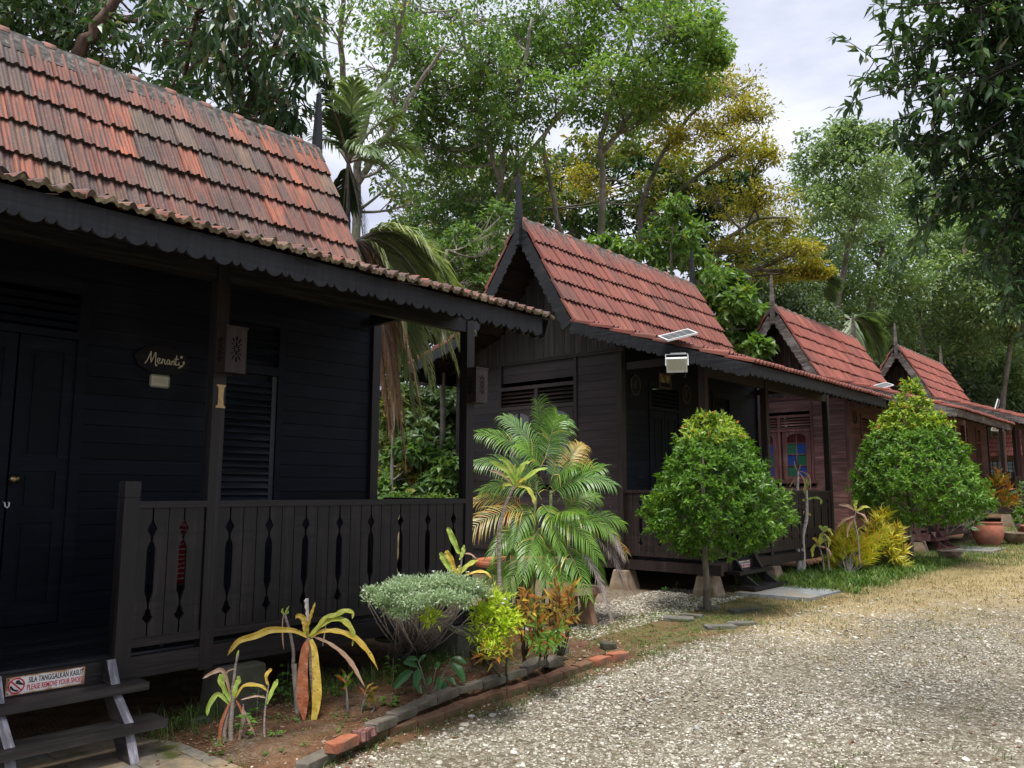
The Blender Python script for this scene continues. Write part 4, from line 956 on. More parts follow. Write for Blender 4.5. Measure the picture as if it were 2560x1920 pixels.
shoe_sign(3, 'tiny remove your shoes sign on the far steps behind the pointed tree')
# oval name board
r_ = empty('name_board', (-1.33+.004, 3.16, 2.758), 'dark oval wooden board with gold script on the nearest cabin wall', 'sign')
b = MB(); n_ = 40; g_ = np.random.default_rng(2)
el = [(.238*(1+.03*math.sin(5*t_)+.015*math.sin(11*t_))*math.cos(t_), .122*(1+.03*math.sin(4*t_+1)+.02*math.sin(9*t_))*math.sin(t_)) for t_ in np.linspace(0, 2*PI, n_, endpoint=False)]
b.prism(el, 0, 0, .022); b.build('board', wood('dark_board_wood', (.005,.005,.008), (.014,.012,.014), (10,4,30), .5, spec=.2), r_)
gold = plain('pale_gold_paint', (.55,.50,.36), .5, 0, .15, 40)
# script written as pen strokes: y (right) and z (up) in board units
def pen(strokes, s_=1.0, rad=.0048, x=.026):
    b = MB()
    for st in strokes:
        P = np.array(st, float); 
        if len(P) > 2:      # smooth the stroke
            t_ = np.arange(len(P)); tt = np.linspace(0, len(P)-1, (len(P)-1)*5+1); Q = []
            for q in tt:
                i = min(int(q), len(P)-2); f = q-i; p0, p1, p2, p3 = P[max(i-1,0)], P[i], P[i+1], P[min(i+2,len(P)-1)]
                Q.append(.5*((2*p1)+(-p0+p2)*f+(2*p0-5*p1+4*p2-p3)*f*f+(-p0+3*p1-3*p2+p3)*f**3))
            P = np.array(Q)
        b.tube([(x, p[0]*s_, p[1]*s_) for p in P], rad, 6)
    return b
S_ = [[(-.155,-.045),(-.135,-.01),(-.115,.045),(-.108,.062),(-.108,.02),(-.104,-.03)],[(-.104,-.03),(-.085,.02),(-.068,.060),(-.066,.02),(-.066,-.04),(-.060,-.055),(-.048,-.045)],
      [(-.052,-.018),(-.036,-.012),(-.030,.008),(-.042,.014),(-.050,-.008),(-.040,-.030),(-.024,-.028),(-.010,-.010)],[(-.012,-.034),(-.006,-.004),(-.008,.012),(.004,.004),(.014,.006),(.012,-.012),(.018,-.032),(.030,-.018)],
      [(.056,.004),(.042,.010),(.034,-.010),(.042,-.030),(.056,-.016),(.058,.006),(.058,-.024),(.070,-.028)],[(.074,-.032),(.078,.004),(.080,-.010),(.092,.008),(.098,-.004),(.097,-.026),(.106,-.026)],
      [(.118,.055),(.112,.01),(.110,-.022),(.120,-.030),(.130,-.018)],[(.098,.020),(.118,.026),(.136,.024)],[(.142,.000),(.140,-.022),(.150,-.032),(.172,-.026),(.188,-.006),(.184,.008),(.176,.000),(.178,-.020),(.160,-.044),(.136,-.050)],
      [(.160,.036),(.154,.045),(.160,.054),(.167,.046),(.160,.036)]]
pen(S_, 1.0).build('lettering', gold, r_)
r_ = empty('plaque', (-1.33+.004, 3.150, 2.576), 'small cream framed plaque just below the oval name board', 'plaque')
b = MB(); w2, h2 = .088, .056; o_ = [(-w2,-h2+.018),(-w2+.006,-h2+.008),(-w2+.016,-h2),(w2-.016,-h2),(w2-.006,-h2+.008),(w2,-h2+.018),(w2,h2-.018),(w2-.006,h2-.008),(w2-.016,h2),(-w2+.016,h2),(-w2+.006,h2-.008),(-w2,h2-.018)]
b.prism(o_, 0, 0, .008); b.build('frame', plain('grey_green_frame', (.20,.21,.17), .6), r_)
b = MB(); b.box(.0085,.010,-.073,.073,-.042,.042); b.build('card', plain('cream_card', (.52,.50,.40), .6, 0, .08), r_)
b = MB()
for i in range(4):
    for y in np.linspace(-.055, .048, 9): b.box(.0105,.0112,y,y+.008,.018-.011*i,.0215-.011*i)
b.build('faint_lettering', plain('faded_ink', (.26,.26,.24), .6, 0, .1, 8, .3, 0), r_)
# numerals on the posts
r_ = empty('house_number', (.001, 2.998, 2.335), 'carved pale wood numeral 1 on the post of the nearest cabin', 'house number', 'house numbers on the cabin posts')
b = MB(); 
for poly in ([(-.034,.085),(.034,.085),(.034,.073),(.022,.066),(-.022,.066),(-.034,.073)], [(-.022,.066),(.022,.066),(.019,.02),(.019,-.02),(.022,-.066),(-.022,-.066),(-.019,-.02),(-.019,.02)], [(-.036,-.086),(.036,-.086),(.036,-.074),(.022,-.066),(-.022,-.066),(-.036,-.074)]): b.prism(poly, 0, 0, .012)
b.build('numeral', plain('gold_brown_wood', (.42,.29,.13), .55, 0, .35, 25), r_)
ox, oy, oz = CAB[2]
r_ = empty('house_number', (ox+.002, oy+2.99, oz+2.33), 'dark carved numeral 2 on the post of the dark brown cabin', 'house number', 'house numbers on the cabin posts')
txt('2', .19, 0, plain('dark_numeral_wood', (.10,.07,.055), .5), r_, (0,0,0), FX, 'numeral', .006, .8)

# carved lantern boxes on the posts
def lantern(y, label, x0=-.02):
    r_ = empty('lantern_box', (x0, y, 2.50), label, 'lantern box', 'carved lantern boxes on the posts of the nearest cabin')
    s_ = .165; h_ = .335; m_ = MT['br2_v']
    cut = []   # floral cut-out: flat near-black petals laid on the face paint its inner shade
    def petal(cx, cz, ang, l, w_):
        n_ = 9; out_ = []
        for i in range(n_+1): t_ = i/n_; out_.append((t_*l, w_*math.sin(PI*t_)**.8))
        for i in range(n_-1, 0, -1): t_ = i/n_; out_.append((t_*l, -w_*math.sin(PI*t_)**.8))
        c_, s__ = math.cos(ang), math.sin(ang); return [(cx+p*c_-q*s__, cz+p*s__+q*c_) for p, q in out_]
    cz = .175; pts = []
    for a, l, w_ in [(90,.040,.008),(0,.026,.006),(180,.026,.006),(45,.024,.006),(135,.024,.006),(-45,.024,.006),(-135,.024,.006),(-90,.040,.008)]: 
        r0 = .010; pts.append(petal(r0*math.cos(R(a)), cz+r0*math.sin(R(a)), R(a), l, w_))
    for sg in (1, -1):
        pts += [petal(0, cz+sg*.055, R(90*sg), .045, .009), petal(.012, cz+sg*.040, R(62*sg), .050, .006), petal(-.012, cz+sg*.040, R(180-62*sg), .050, .006), petal(.020, cz+sg*.028, R(30*sg), .026, .0045), petal(-.020, cz+sg*.028, R(180-30*sg), .026, .0045)]
    b = MB(); b.box(0,s_-.0,.0,.012,0,h_); b.box(0,s_,s_-.012,s_,0,h_); b.box(s_-.012,s_,.012,s_-.012,0,h_); b.box(0,.012,.012,s_-.012,0,h_); b.box(.012,s_-.012,.012,s_-.012,.004,.014); b.box(.012,s_-.012,.012,s_-.012,h_-.012,h_-.004)
    b.box(-.008,s_+.006,-.006,s_+.006,h_,h_+.010)
    b.build('box', m_, r_)
    dk = plain('painted_cutout_shade', (.004,.004,.005), .9, 0, 0, 8, .1, 0)
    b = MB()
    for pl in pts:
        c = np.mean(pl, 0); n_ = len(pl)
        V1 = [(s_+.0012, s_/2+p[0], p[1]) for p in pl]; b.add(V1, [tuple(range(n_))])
    b.build('flower_cutout_shade', dk, r_); b = MB()
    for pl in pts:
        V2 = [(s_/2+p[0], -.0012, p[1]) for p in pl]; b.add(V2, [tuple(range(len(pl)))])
    b.build('flower_cutout_shade', dk, r_); return r_
lantern(2.945, 'carved wooden lantern box on the post beside the numeral 1')
lantern(5.575, 'carved wooden lantern box on the corner post in front of the second cabin', -.05)

# emblems and picture on the second and third cabins
def emblem(k, y, label):
    ox, oy, oz = CAB[k]; r_ = empty('round_emblem', (ox-1.33+.004, oy+y, oz+3.19), label, 'emblem', 'round carved emblems flanking the doors')
    m_ = plain('emblem_wood', (.045,.036,.036), .5, 0, .2) if k == 2 else MT['gab3']
    b = MB(); n_ = 30
    for ro, ri in ((.140,.122),(.10,.094)):
        for i in range(n_):
            a0, a1 = 2*PI*i/n_, 2*PI*(i+1)/n_; b.prism([(ri*math.cos(a0),1.15*ri*math.sin(a0)),(ro*math.cos(a0),1.15*ro*math.sin(a0)),(ro*math.cos(a1),1.15*ro*math.sin(a1)),(ri*math.cos(a1),1.15*ri*math.sin(a1))], 0, .0, .014)
    b.build('ring', m_, r_)
    b = MB()
    for q in [(-.05,-.035,-.07,.07),(-.01,.005,-.08,.03),(.03,.045,-.05,.08)]: b.box(0,.010,q[0],q[1],q[2],q[3])
    b.box(0,.010,-.05,.045,.055,.070); b.box(0,.010,-.06,.0,-.01,.005); b.build('motif', m_, r_)
emblem(2, 1.18, 'round carved emblem left of the picture on the dark brown cabin'); emblem(2, 2.74, 'round carved emblem right of the picture on the dark brown cabin'); emblem(3, 1.18, 'round carved emblem on the reddish cabin right of its corner post')
ox, oy, oz = CAB[2]; r_ = empty('picture_frame', (ox-1.33+.006, oy+2.045, oz+3.335), 'small framed picture above the door of the dark brown cabin', 'picture')
b = MB(); b.box(0,.022,-.185,.185,-.125,-.095); b.box(0,.022,-.185,.185,.095,.125); b.box(0,.022,-.185,-.155,-.095,.095); b.box(0,.022,.155,.185,-.095,.095); b.build('frame', plain('picture_frame_wood', (.07,.045,.035), .5), r_)
m_, t, bb = newmat('faded_picture'); n1 = noise(t, coords(t), 9, 3); t.links.new(ramp(t, n1, [(.4,(.02,.02,.014)),(.5,(.14,.11,.04)),(.6,(.30,.25,.12))]), bb.inputs['Base Color']); bb.inputs['Roughness'].default_value = .3
b = MB(); b.box(.0,.008,-.155,.155,-.095,.095); b.build('print', m_, r_)

# solar flood lights
def flood(p, yaw, label, tiltp=.12, sc_=1.0):
    r_ = empty('solar_floodlight', p, label, 'floodlight', 'white solar floodlights under the eaves', rz=yaw); r_.scale = (sc_,)*3
    W = MT['white_metal']
    # local: x = aim direction, y = sideways, z = up; origin on the fascia
    b = MB(); b.bar((.02,-.07,-.05),(.02,-.07,.20),.022,.010); b.bar((.02,.11,-.05),(.02,.11,.12),.022,.010); b.bar((.02,-.08,-.035),(.02,.12,-.035),.018,.018, up=(1,0,0)); b.build('bracket', W, r_)
    # tilted panel: e1 runs sideways and up, e2 towards the lane
    iv = np.array([[math.cos(yaw),math.sin(yaw),0],[-math.sin(yaw),math.cos(yaw),0],[0,0,1.]])
    e1 = iv@(_R*.40+_U*.10+_fw*.06); e2 = iv@(_R*.13-_U*.045-_fw*.26); ct = np.array([.02,.02,.20])+iv@(_U*.015)
    if tiltp < 0: e1 = iv@(_R*.10+_U*.34); e2 = iv@(_R*.16+_fw*.2)
    e1 /= np.linalg.norm(e1); e2 -= e1*np.dot(e1, e2); e2 /= np.linalg.norm(e2); nz_ = np.cross(e1, e2)
    b = MB(); b.obox(ct, e1*.21, e2*.165, nz_*.004)
    for sg in (-1, 1): b.obox(ct+e2*sg*.160, e1*.215, e2*.007, nz_*.012); b.obox(ct+e1*sg*.208, e1*.007, e2*.153, nz_*.012)
    b.build('solar_panel_frame', W, r_)
    for sg, nm in ((1, 'solar_cells'), (-1, 'solar_cells')):
        b = MB()
        for i in range(4):
            for j in range(2): b.obox(ct+nz_*sg*.0055+e1*(-.150+.100*i)+e2*(-.075+.15*j), e1*.047, e2*.071, nz_*.001)
        b.build(nm, MT['panel_back'], r_)
    hx = np.array([.80,0,-.60]); hy = np.array([0,1,0.]); hz = np.array([.6,0,.8]); hc = np.array([.10,.0,-.20])
    b = MB(); b.obox(hc, hx*.018, hy*.135, hz*.105); b.obox(hc-hx*.03, hx*.016, hy*.10, hz*.075); b.build('lamp_housing', W, r_)
    b = MB()
    for i in range(14):
        for j in range(10): b.obox(hc+hx*.0195+hy*(-.111+.0171*i)+hz*(-.062+.0168*j), hx*.0015, hy*.0068, hz*.0068)
    b.build('led_lens', MT['led'], r_)
    b = MB(); b.bar((.04,-.145,-.20),(.02,-.145,-.04),.012,.02, up=(1,0,0)); b.bar((.04,.145,-.20),(.02,.145,-.04),.012,.02, up=(1,0,0)); b.bar((.02,-.15,-.045),(.02,.15,-.045),.02,.008); b.build('yoke', W, r_)
    b = MB(); b.tube([(.06,.02,.18),(.03,.05,.10),(.0,.06,.02),(.01,.03,-.06),(.03,.05,-.12),(.08,.02,-.16)], .004, 6); b.tube([(.06,-.08,-.26),(.05,-.10,-.31),(.08,-.06,-.33),(.10,-.03,-.30)], .003, 6); b.tube([(.06,.10,-.27),(.07,.11,-.33),(.06,.10,-.37)], .003, 6); b.build('cable', MT['black_metal'], r_)
    return r_
flood((.10, 9.42, 3.50), R(-62), 'white solar floodlight with tilted panel hanging from the sloping board of the dark brown cabin', sc_=1.0)
q = onY(2205, 985, 18.9); flood(q, R(-60), 'white solar panel light half hidden behind the top of the pointed tree', sc_=.85)
q = onY(2488, 1046, 36.85); flood(q, R(-50), 'far white floodlight fixed to the roof edge of the open pavilion', tiltp=-.9, sc_=1.75)

# open pavilion at the right edge: posts, rail and a low tiled roof
pv = empty('open_pavilion', (-2.2, 37, .8), 'open timber pavilion with slim dark posts and low red roof at the right edge', 'pavilion')
def pvp(nm, fn, mat, parent=pv, smooth=False):
    b = MB(); fn(b); return b.build(nm, mat, parent, smooth=smooth)
for x, y in ((.85,.05),(1.42,.9),(3.0,.05),(3.0,3.2),(.85,3.2)): pvp('post', lambda b: b.box(x,x+.13,y,y+.13,-.05,3.75-.25*x if y < 2 else 3.9), MT['red_v'])
pvp('deck', lambda b: b.box(.8,3.2,0,3.4,.35,.5), MT['br2_v'])
pvp('handrail', lambda b: b.box(.98,3.0,.08,.15,1.30,1.38), MT['br2_v']); pvp('handrail', lambda b: b.box(.86,.95,.2,3.2,1.30,1.38), MT['br2_v'])
pvp('baluster_boards', lambda b: [b.box(.98+.17*i,.98+.17*i+.12,.10,.13,.5,1.30) for i in range(12)], MT['red_v'])
P5, Q5 = (-.3, 4.46), (3.3, 3.30)
def pvt():
    b = MB(); tiles(b, P5, Q5, -.05, 4.0, 9, eave=True, seed=44); V = b.arr[0][0]; o_ = []
    Fs = np.concatenate([b.arr[0][1]]+[l[1] for l in b.lip]); b2 = MB(); b2.arrays(V, Fs); return b2.build('roof', MT['tile3'], pv)
pvt()
pvp('rake_board', lambda b: carved(b, (-.3, 4.42), (3.25, 3.27), .17, -.03, 0.0), MT['fas3'])
pvp('rafters', lambda b: b.prism([(-.3,4.40),(3.2,3.28),(3.2,3.24),(-.3,4.36)], 1, .0, 3.9), MT['soffit'])

# tiled hut far behind, seen between the pavilion posts
r_ = empty('tiled_hut', (-2.75, 44, .85), 'small far hut with orange tiled roof seen between posts at the right edge', 'hut')
b = MB(); b.box(-3.5,5,0,4,0,2.5); b.build('wall', concrete('ochre_plaster', (.14,.09,.06), (.30,.21,.14)), r_)
def hut_roof():
    b = MB(); tiles(b, (1.6, 3.75), (-.75, 2.42), -3.8, 5.4, 6, eave=True, seed=33)
    V = b.arr[0][0]; V2 = np.stack([V[:,1], V[:,0], V[:,2]], 1); Fs = np.concatenate([b.arr[0][1]]+[l[1] for l in b.lip]); b2 = MB(); b2.arrays(V2, Fs); b2.build('roof', MT['tile3'], r_)
hut_roof()
b = MB(); b.box(-.9,.75,-.04,.01,1.35,2.2); wn = b.build('window', plain('pale_blue_glass', (.42,.56,.66), .4, 0, .2, 12), r_)
b = MB()
for x in np.linspace(-.9,.75,9): b.box(x-.014,x+.014,-.09,-.06,1.35,2.2)
for z in np.linspace(1.35,2.2,6): b.box(-.9,.75,-.095,-.065,z-.012,z+.012)
b.build('grille', MT['black_metal'], wn)

# red bag and strap behind the railing of the nearest cabin
r_ = empty('red_bag', (-.28, 2.86, .575), 'red bag with white stripes seen through a carved slot of the near railing', 'bag')
m_, t, bb = newmat('red_striped_cloth'); wv = N(t, 'ShaderNodeTexWave'); wv.bands_direction = 'Z'; wv.inputs['Scale'].default_value = 9; wv.inputs['Distortion'].default_value = 6; t.links.new(coords(t), wv.inputs['Vector'])
t.links.new(ramp(t, wv.outputs['Fac'], [(.88,(.28,.006,.025)),(.93,(.45,.40,.40))]), bb.inputs['Base Color']); bb.inputs['Roughness'].default_value = .6
b = MB(); vs = []; 
secs = [(.40,.07,.05),(.45,.115,.06),(.60,.125,.065),(.75,.12,.06),(.84,.09,.045),(.87,.05,.02)]
for z, a, c in secs: vs += [(c*math.cos(2*PI*i/16), a*math.sin(2*PI*i/16)*(1+.04*math.sin(3*i+z*9)), z-.0) for i in range(16)]
b.add(vs, [(i*16+k, i*16+(k+1)%16, (i+1)*16+(k+1)%16, (i+1)*16+k) for i in range(5) for k in range(16)]+[tuple(range(15,-1,-1)), tuple(range(80,96))]); b.build('body', m_, r_, smooth=True)
b = MB(); b.tube([(0,-.05,.85),(.01,-.04,.93),(.01,0,.965),(.01,.04,.93),(0,.05,.85)], .010, 8); b.build('handle', m_, r_, smooth=True)
sb = empty('small_stool', (-.28, 2.86, .575), 'low dark wooden stool behind the railing carrying the red bag', 'stool')
b = MB(); b.box(-.15,.15,-.15,.15,.37,.40); b.build('seat', MT['blk_h'], sb)
for sx in (-1,1):
    for sy in (-1,1): b = MB(); b.box(sx*.13-.015,sx*.13+.015,sy*.13-.015,sy*.13+.015,0,.37); b.build('leg', MT['blk_v'], sb)
# ------------------------------------------------------------------ vegetation
def unit(v): return v/np.maximum(1e-9, np.linalg.norm(v, axis=-1, keepdims=True))
def leafset(P, D, Nn, L, W, fold=.25, droop=.15):
    """one folded four-triangle leaf per point: P base, D axis, Nn normal, L length, W width"""
    P = np.asarray(P); D = unit(D); S_ = unit(np.cross(D, Nn)); U_ = np.cross(S_, D)
    L = L[:, None]; W = W[:, None]
    mid = P+D*L*.45; tip = P+D*L-U_*L*droop; l = mid+S_*W/2+U_*W*fold; r_ = mid-S_*W/2+U_*W*fold
    V = np.stack([P, l, mid, r_, tip], 1).reshape(-1, 3); k = 5*np.arange(len(P))[:, None]
    return V, np.concatenate([k+[0,2,1], k+[0,3,2], k+[1,2,4], k+[2,3,4]])
def simple(P, D, Nn, L, W, fold=.2):
    P = np.asarray(P); D = unit(D); S_ = unit(np.cross(D, Nn)); U_ = np.cross(S_, D); L = L[:, None]; W = W[:, None]
    mid = P+D*L*.45; V = np.stack([P, mid+S_*W/2+U_*W*fold, P+D*L, mid-S_*W/2+U_*W*fold], 1).reshape(-1, 3); k = 4*np.arange(len(P))[:, None]
    return V, np.concatenate([k+[0,2,1], k+[0,3,2]])
def sph(n, g):
    v = g.normal(0, 1, (n, 3)); return unit(v)
def bez(p0, p1, p2, n):
    t = np.linspace(0, 1, n)[:, None]; return (1-t)**2*p0+2*t*(1-t)*p1+t*t*p2
def crown(C_, rad, g, subs, leaves, L, W, twigs=None, flat=.8, droop=.15, hang=.3, spread=.33, simp=False, shell=.45):
    """leaf clusters spread through one limb's share of the crown; returns twig ends for the wood"""
    d = sph(subs, g)*np.array([1,1,flat]); rr = g.uniform(shell, 1, (subs, 1))**.7; S_ = C_+d*rad*rr
    ns = np.repeat(np.arange(subs), leaves); n = len(ns)
    szs = g.uniform(.55, 1.25, subs)[ns][:, None]
    off = g.normal(0, 1, (n, 3))*rad*spread*.42*szs*np.array([1,1,.62]); P = S_[ns]+off
    D = unit(off)+sph(n, g)*.6+np.array([0,0,-hang]); Nn = np.array([0,0,1.])+sph(n, g)*.75+unit(off)*.3
    LL = L*g.uniform(.6, 1.3, n); WW = W*g.uniform(.75, 1.2, n)
    V, F_ = (simple if simp else leafset)(P, D, Nn, LL, WW) if simp else leafset(P, D, Nn, LL, WW, droop=droop)
    return V, F_, S_

def barkmat(name, a, b_, moss=None, sc_=(6,6,2)):
    m_, t, b = newmat(name); n1 = noise(t, coords(t, sc_), 3, 6, .65); n2 = noise(t, coords(t), 1.5, 3)
    c = ramp(t, n1, [(.35, a), (.65, b_)])
    if moss: c = mixc(t, ramp(t, n2, [(.5,(0,0,0)),(.62,(1,1,1))]), c, moss)
    t.links.new(c, b.inputs['Base Color']); b.inputs['Roughness'].default_value = .9; bump(t, b, n1, .6, .02); return m_
BK = dict(pale=barkmat('pale_bark', (.11,.10,.08), (.32,.29,.25), (.13,.14,.08)), brown=barkmat('brown_bark', (.05,.03,.022), (.14,.09,.065)), dark=barkmat('dark_bark', (.02,.017,.014), (.06,.05,.04)), grey=barkmat('grey_bark', (.07,.065,.055), (.20,.185,.165), (.06,.07,.03)), white=barkmat('white_bark', (.22,.19,.17), (.62,.58,.54), None, (10,10,14)))
LF = dict(
 dark=leafmat('dark_green_leaf', [(.018,.042,.018),(.032,.072,.028),(.055,.11,.038),(.085,.15,.05)], .35, .28, (.02,(.22,.22,.16))),
 big=leafmat('large_dark_green_leaf', [(0.015,0.037,0.019),(0.030,0.069,0.033),(0.056,0.110,0.045),(0.094,0.156,0.062)], .3, .30, (.05,(.20,.19,.14))),
 mid=leafmat('mid_green_leaf', [(.045,.095,.033),(.08,.155,.05),(.13,.225,.065),(.19,.30,.08)], .4, .38, (.03,(.25,.26,.06)), clump=.55),
 bright=leafmat('bright_green_leaf', [(.06,.12,.035),(.105,.195,.05),(.165,.28,.07),(.24,.36,.085)], .4, .4, (.04,(.30,.33,.05)), clump=.6),
 ochre=leafmat('ochre_yellow_leaf', [(.13,.175,.03),(.27,.29,.04),(.42,.39,.05),(.52,.44,.065)], .5, .4, (.12,(.10,.13,.025)), clump=.5, tcol=(1.4,1.25,.6)),
 olive=leafmat('olive_leaf', [(0.058,0.085,0.026),(0.104,0.143,0.039),(0.169,0.195,0.052),(0.260,0.234,0.058)], .45, .35, (.06,(.30,.20,.04)), clump=.5),
 sage=leafmat('sage_green_leaf', [(.06,.11,.052),(.105,.175,.08),(.165,.25,.115),(.23,.33,.145)], .42, .36, (.05,(.30,.38,.13)), clump=.35),
 sage2=leafmat('pale_sage_leaf', [(.075,.125,.062),(.125,.195,.095),(.19,.275,.135),(.26,.35,.17)], .42, .36, (.05,(.33,.40,.18)), clump=.3),
 forest=leafmat('forest_leaf', [(.035,.06,.035),(.065,.10,.055),(.10,.155,.08),(.15,.21,.105)], .5, .3, (.05,(.2,.24,.08)), clump=.2),
 palm=leafmat('palm_leaflet', [(.065,.11,.05),(.11,.17,.075),(.165,.235,.105),(.24,.31,.15)], .38, .3),
 palmp=leafmat('pale_hanging_palm_leaflet', [(.17,.22,.12),(.26,.32,.17),(.36,.41,.23),(.40,.37,.22)], .45, .3),
 palmd=leafmat('dark_palm_leaflet', [(.016,.032,.018),(.03,.055,.028),(.05,.085,.04)], .38, .25),
 palmb=leafmat('dry_palm_leaflet', [(.22,.115,.065),(.36,.21,.13),(.50,.33,.22),(.28,.17,.11)], .7, .2, tcol=(1.1,1,.8)),
 areca=leafmat('areca_leaflet', [(.045,.12,.015),(.085,.195,.025),(.14,.28,.035),(.24,.40,.06)], .35, .35, (.05,(.42,.36,.08)), clump=2.5),
 arecal=leafmat('pale_areca_leaflet', [(.08,.17,.045),(.13,.25,.07),(.21,.36,.12)], .35, .3, clump=2.5),
 arecay=leafmat('yellowing_areca_leaflet', [(.16,.19,.05),(.30,.27,.07),(.42,.33,.10),(.20,.14,.06)], .4, .3, (.15,(.42,.20,.04)), clump=2.5),
 arecag=leafmat('grey_dead_areca_leaflet', [(.16,.13,.12),(.28,.235,.215),(.40,.35,.32),(.20,.13,.10)], .7, .15, tcol=(1,1,1)),
 topi=leafmat('glossy_hedge_leaf', [(.026,.075,.012),(.058,.135,.016),(.11,.225,.022),(.18,.33,.032)], .36, .32, (.004,(.16,.28,.05)), clump=2.2, spec=.35),
 topit=leafmat('new_growth_leaf', [(.16,.27,.03),(.26,.36,.04),(.36,.44,.06),(.44,.44,.09)], .3, .4, (.05,(.55,.17,.07)), clump=5),
 silver=leafmat('silver_green_leaf', [(.17,.25,.13),(.25,.34,.19),(.33,.43,.26),(.44,.52,.36)], .5, .35, clump=3, tcol=(1.1,1.2,.8)),
 lime=leafmat('lime_leaf', [(.18,.30,.02),(.32,.44,.025),(.46,.56,.04),(.56,.60,.08)], .4, .4, clump=4),
 croton=leafmat('croton_leaf', [(.05,.09,.02),(.18,.16,.025),(.34,.14,.03),(.26,.05,.025)], .3, .3, (.12,(.50,.36,.05)), clump=6, tcol=(1.3,1.1,.6)),
 crotong=leafmat('green_croton_leaf', [(.05,.12,.02),(.09,.19,.03),(.20,.28,.04),(.36,.34,.06)], .3, .3, (.15,(.35,.10,.03)), clump=6),
 cyel=leafmat('yellow_croton_leaf', [(.22,.28,.03),(.42,.44,.04),(.60,.56,.06),(.68,.60,.10)], .32, .35, (.10,(.48,.20,.03)), clump=3.5, tcol=(1.3,1.2,.5)),
 herb=leafmat('soft_green_leaf', [(.06,.16,.03),(.10,.25,.045),(.16,.34,.06)], .4, .4, clump=5),
 seed=leafmat('ribbed_green_leaf', [(.028,.10,.035),(.045,.14,.045),(.07,.19,.05)], .32, .3),
 coleus=leafmat('mottled_red_leaf', [(.22,.04,.03),(.34,.12,.03),(.30,.30,.05),(.10,.16,.03)], .4, .3, clump=20),
 white=plain('white_petal', (.78,.78,.78), .6, 0, .05, 8, .3, 0))

def tree(name, label, cat, trunks, clumps, leaf, bark, seed, subs=26, leaves=26, L=.16, W=.07, group=None, twig=.012, flat=.8, hang=.3, spread=.33, parts=('trunk','crown'), tw=True, droop=.15, crownmats=None, limb_r=.022):
    """trunks: list of (points, r0, r1); clumps: list of (centre, radius[, density]); limbs grow from the nearest trunk point to every clump"""
    g = np.random.default_rng(seed); base = np.array(trunks[0][0][0], float); r_ = empty(name, base, label, cat, group)
    wood_ = MB(); lf = MB(); allp = []
    for pts, r0, r1 in trunks:
        pts = [np.array(p, float)-base for p in pts]; n = len(pts)
        # smooth + wobble
        Q = []
        for i in range(n-1):
            for t in np.linspace(0, 1, 6, endpoint=False): Q.append(pts[i]*(1-t)+pts[i+1]*t)
        Q.append(pts[-1]); Q = np.array(Q)
        Q[1:-1] = (Q[:-2]+2*Q[1:-1]+Q[2:])/4; Q[1:-1] += g.normal(0, r0*.14, Q[1:-1].shape)
        rr = np.linspace(r0, r1, len(Q)); wood_.tube(Q, rr, 9); allp += [(q, r) for q, r in zip(Q, rr)]
    TP = np.array([q for q, r in allp]); TR = np.array([r for q, r in allp])
    for cl in clumps:
        c = np.array(cl[0], float)-base; rad = cl[1]; dn = cl[2] if len(cl) > 2 else 1
        V, F_, S_ = crown(c, rad, g, max(3, int(subs*dn)), leaves, L, W, flat=flat, hang=hang, spread=spread, droop=droop)
        lf.arrays(V, F_)
        # limb: from a trunk point below the clump
        sc0 = np.linalg.norm(TP-c, axis=1)+np.maximum(0, TP[:, 2]-c[2]+rad*.3)*2.5; i = int(np.argmin(sc0)); a = TP[i]; r0 = min(TR[i]*.7, limb_r+.02*rad)
        mid = (a+c)/2+g.normal(0, .12, 3)*np.linalg.norm(c-a)+np.array([0,0,-.08*np.linalg.norm(c-a)]); L_ = bez(a, mid, c, 8); wood_.tube(L_, np.linspace(r0, twig*1.3, 8), 6)
        if tw:
            for s_ in S_:
                j = g.integers(3, 8); p = L_[j]; m2 = (p+s_)/2+g.normal(0, .08*rad, 3); wood_.tube(bez(p, m2, s_, 4), np.linspace(twig, twig*.35, 4), 4, cap=False)
    wood_.build(parts[0], bark, r_, smooth=True); lf.build(parts[1], leaf, r_); return r_
def cl(lst, D0, dd, s, seed=0):
    """clumps listed as (x, y, r) in photo display pixels, standing at real distance D0 +- dd"""
    g = np.random.default_rng(seed); o_ = []
    for q in lst:
        x, y, r_ = q[:3]; D_ = D0+g.uniform(-dd, dd)
        o_.append((atd(x, y, D_), r_*K/F_PX*D_*s)+tuple(q[3:4]))
    return o_
def tk(pts, D_): 
    P = [atd(x, y, D_) for x, y in pts]; return P
def root(p, to=None):
    q = np.array(p, float).copy(); q[2] = zg(q[0], q[1]); return q

# --- 1 dark tree with big hanging leaves behind the nearest roof
D_ = 12.5
t0 = atd(130, 330, D_)
tree('broadleaf_tree', 'dark tree with large drooping leaves overhanging the nearest cabin roof at top left', 'tree',
     [([root(t0), t0, atd(160,130,D_), atd(235,20,D_), atd(330,-120,D_)], .12, .05), ([atd(300,330,D_+.5), atd(380,190,D_), atd(470,90,D_), atd(520,-60,D_)], .05, .03), ([atd(480,330,D_+.5), atd(560,180,D_), atd(610,60,D_)], .05, .03)],
     cl([(360,60,70),(440,120,85),(520,60,90),(560,150,95),(600,60,85),(610,190,75),(560,240,70),(500,190,75),(640,120,40),(430,20,80),(590,265,40),(470,260,55,.7),(520,-40,90),(640,20,50),(380,170,60,.5)], D_, 1.4, 1.0, 1),
     LF['big'], BK['brown'], 101, subs=15, leaves=11, L=.25, W=.075, hang=1.0, twig=.012, spread=.42, flat=.9)
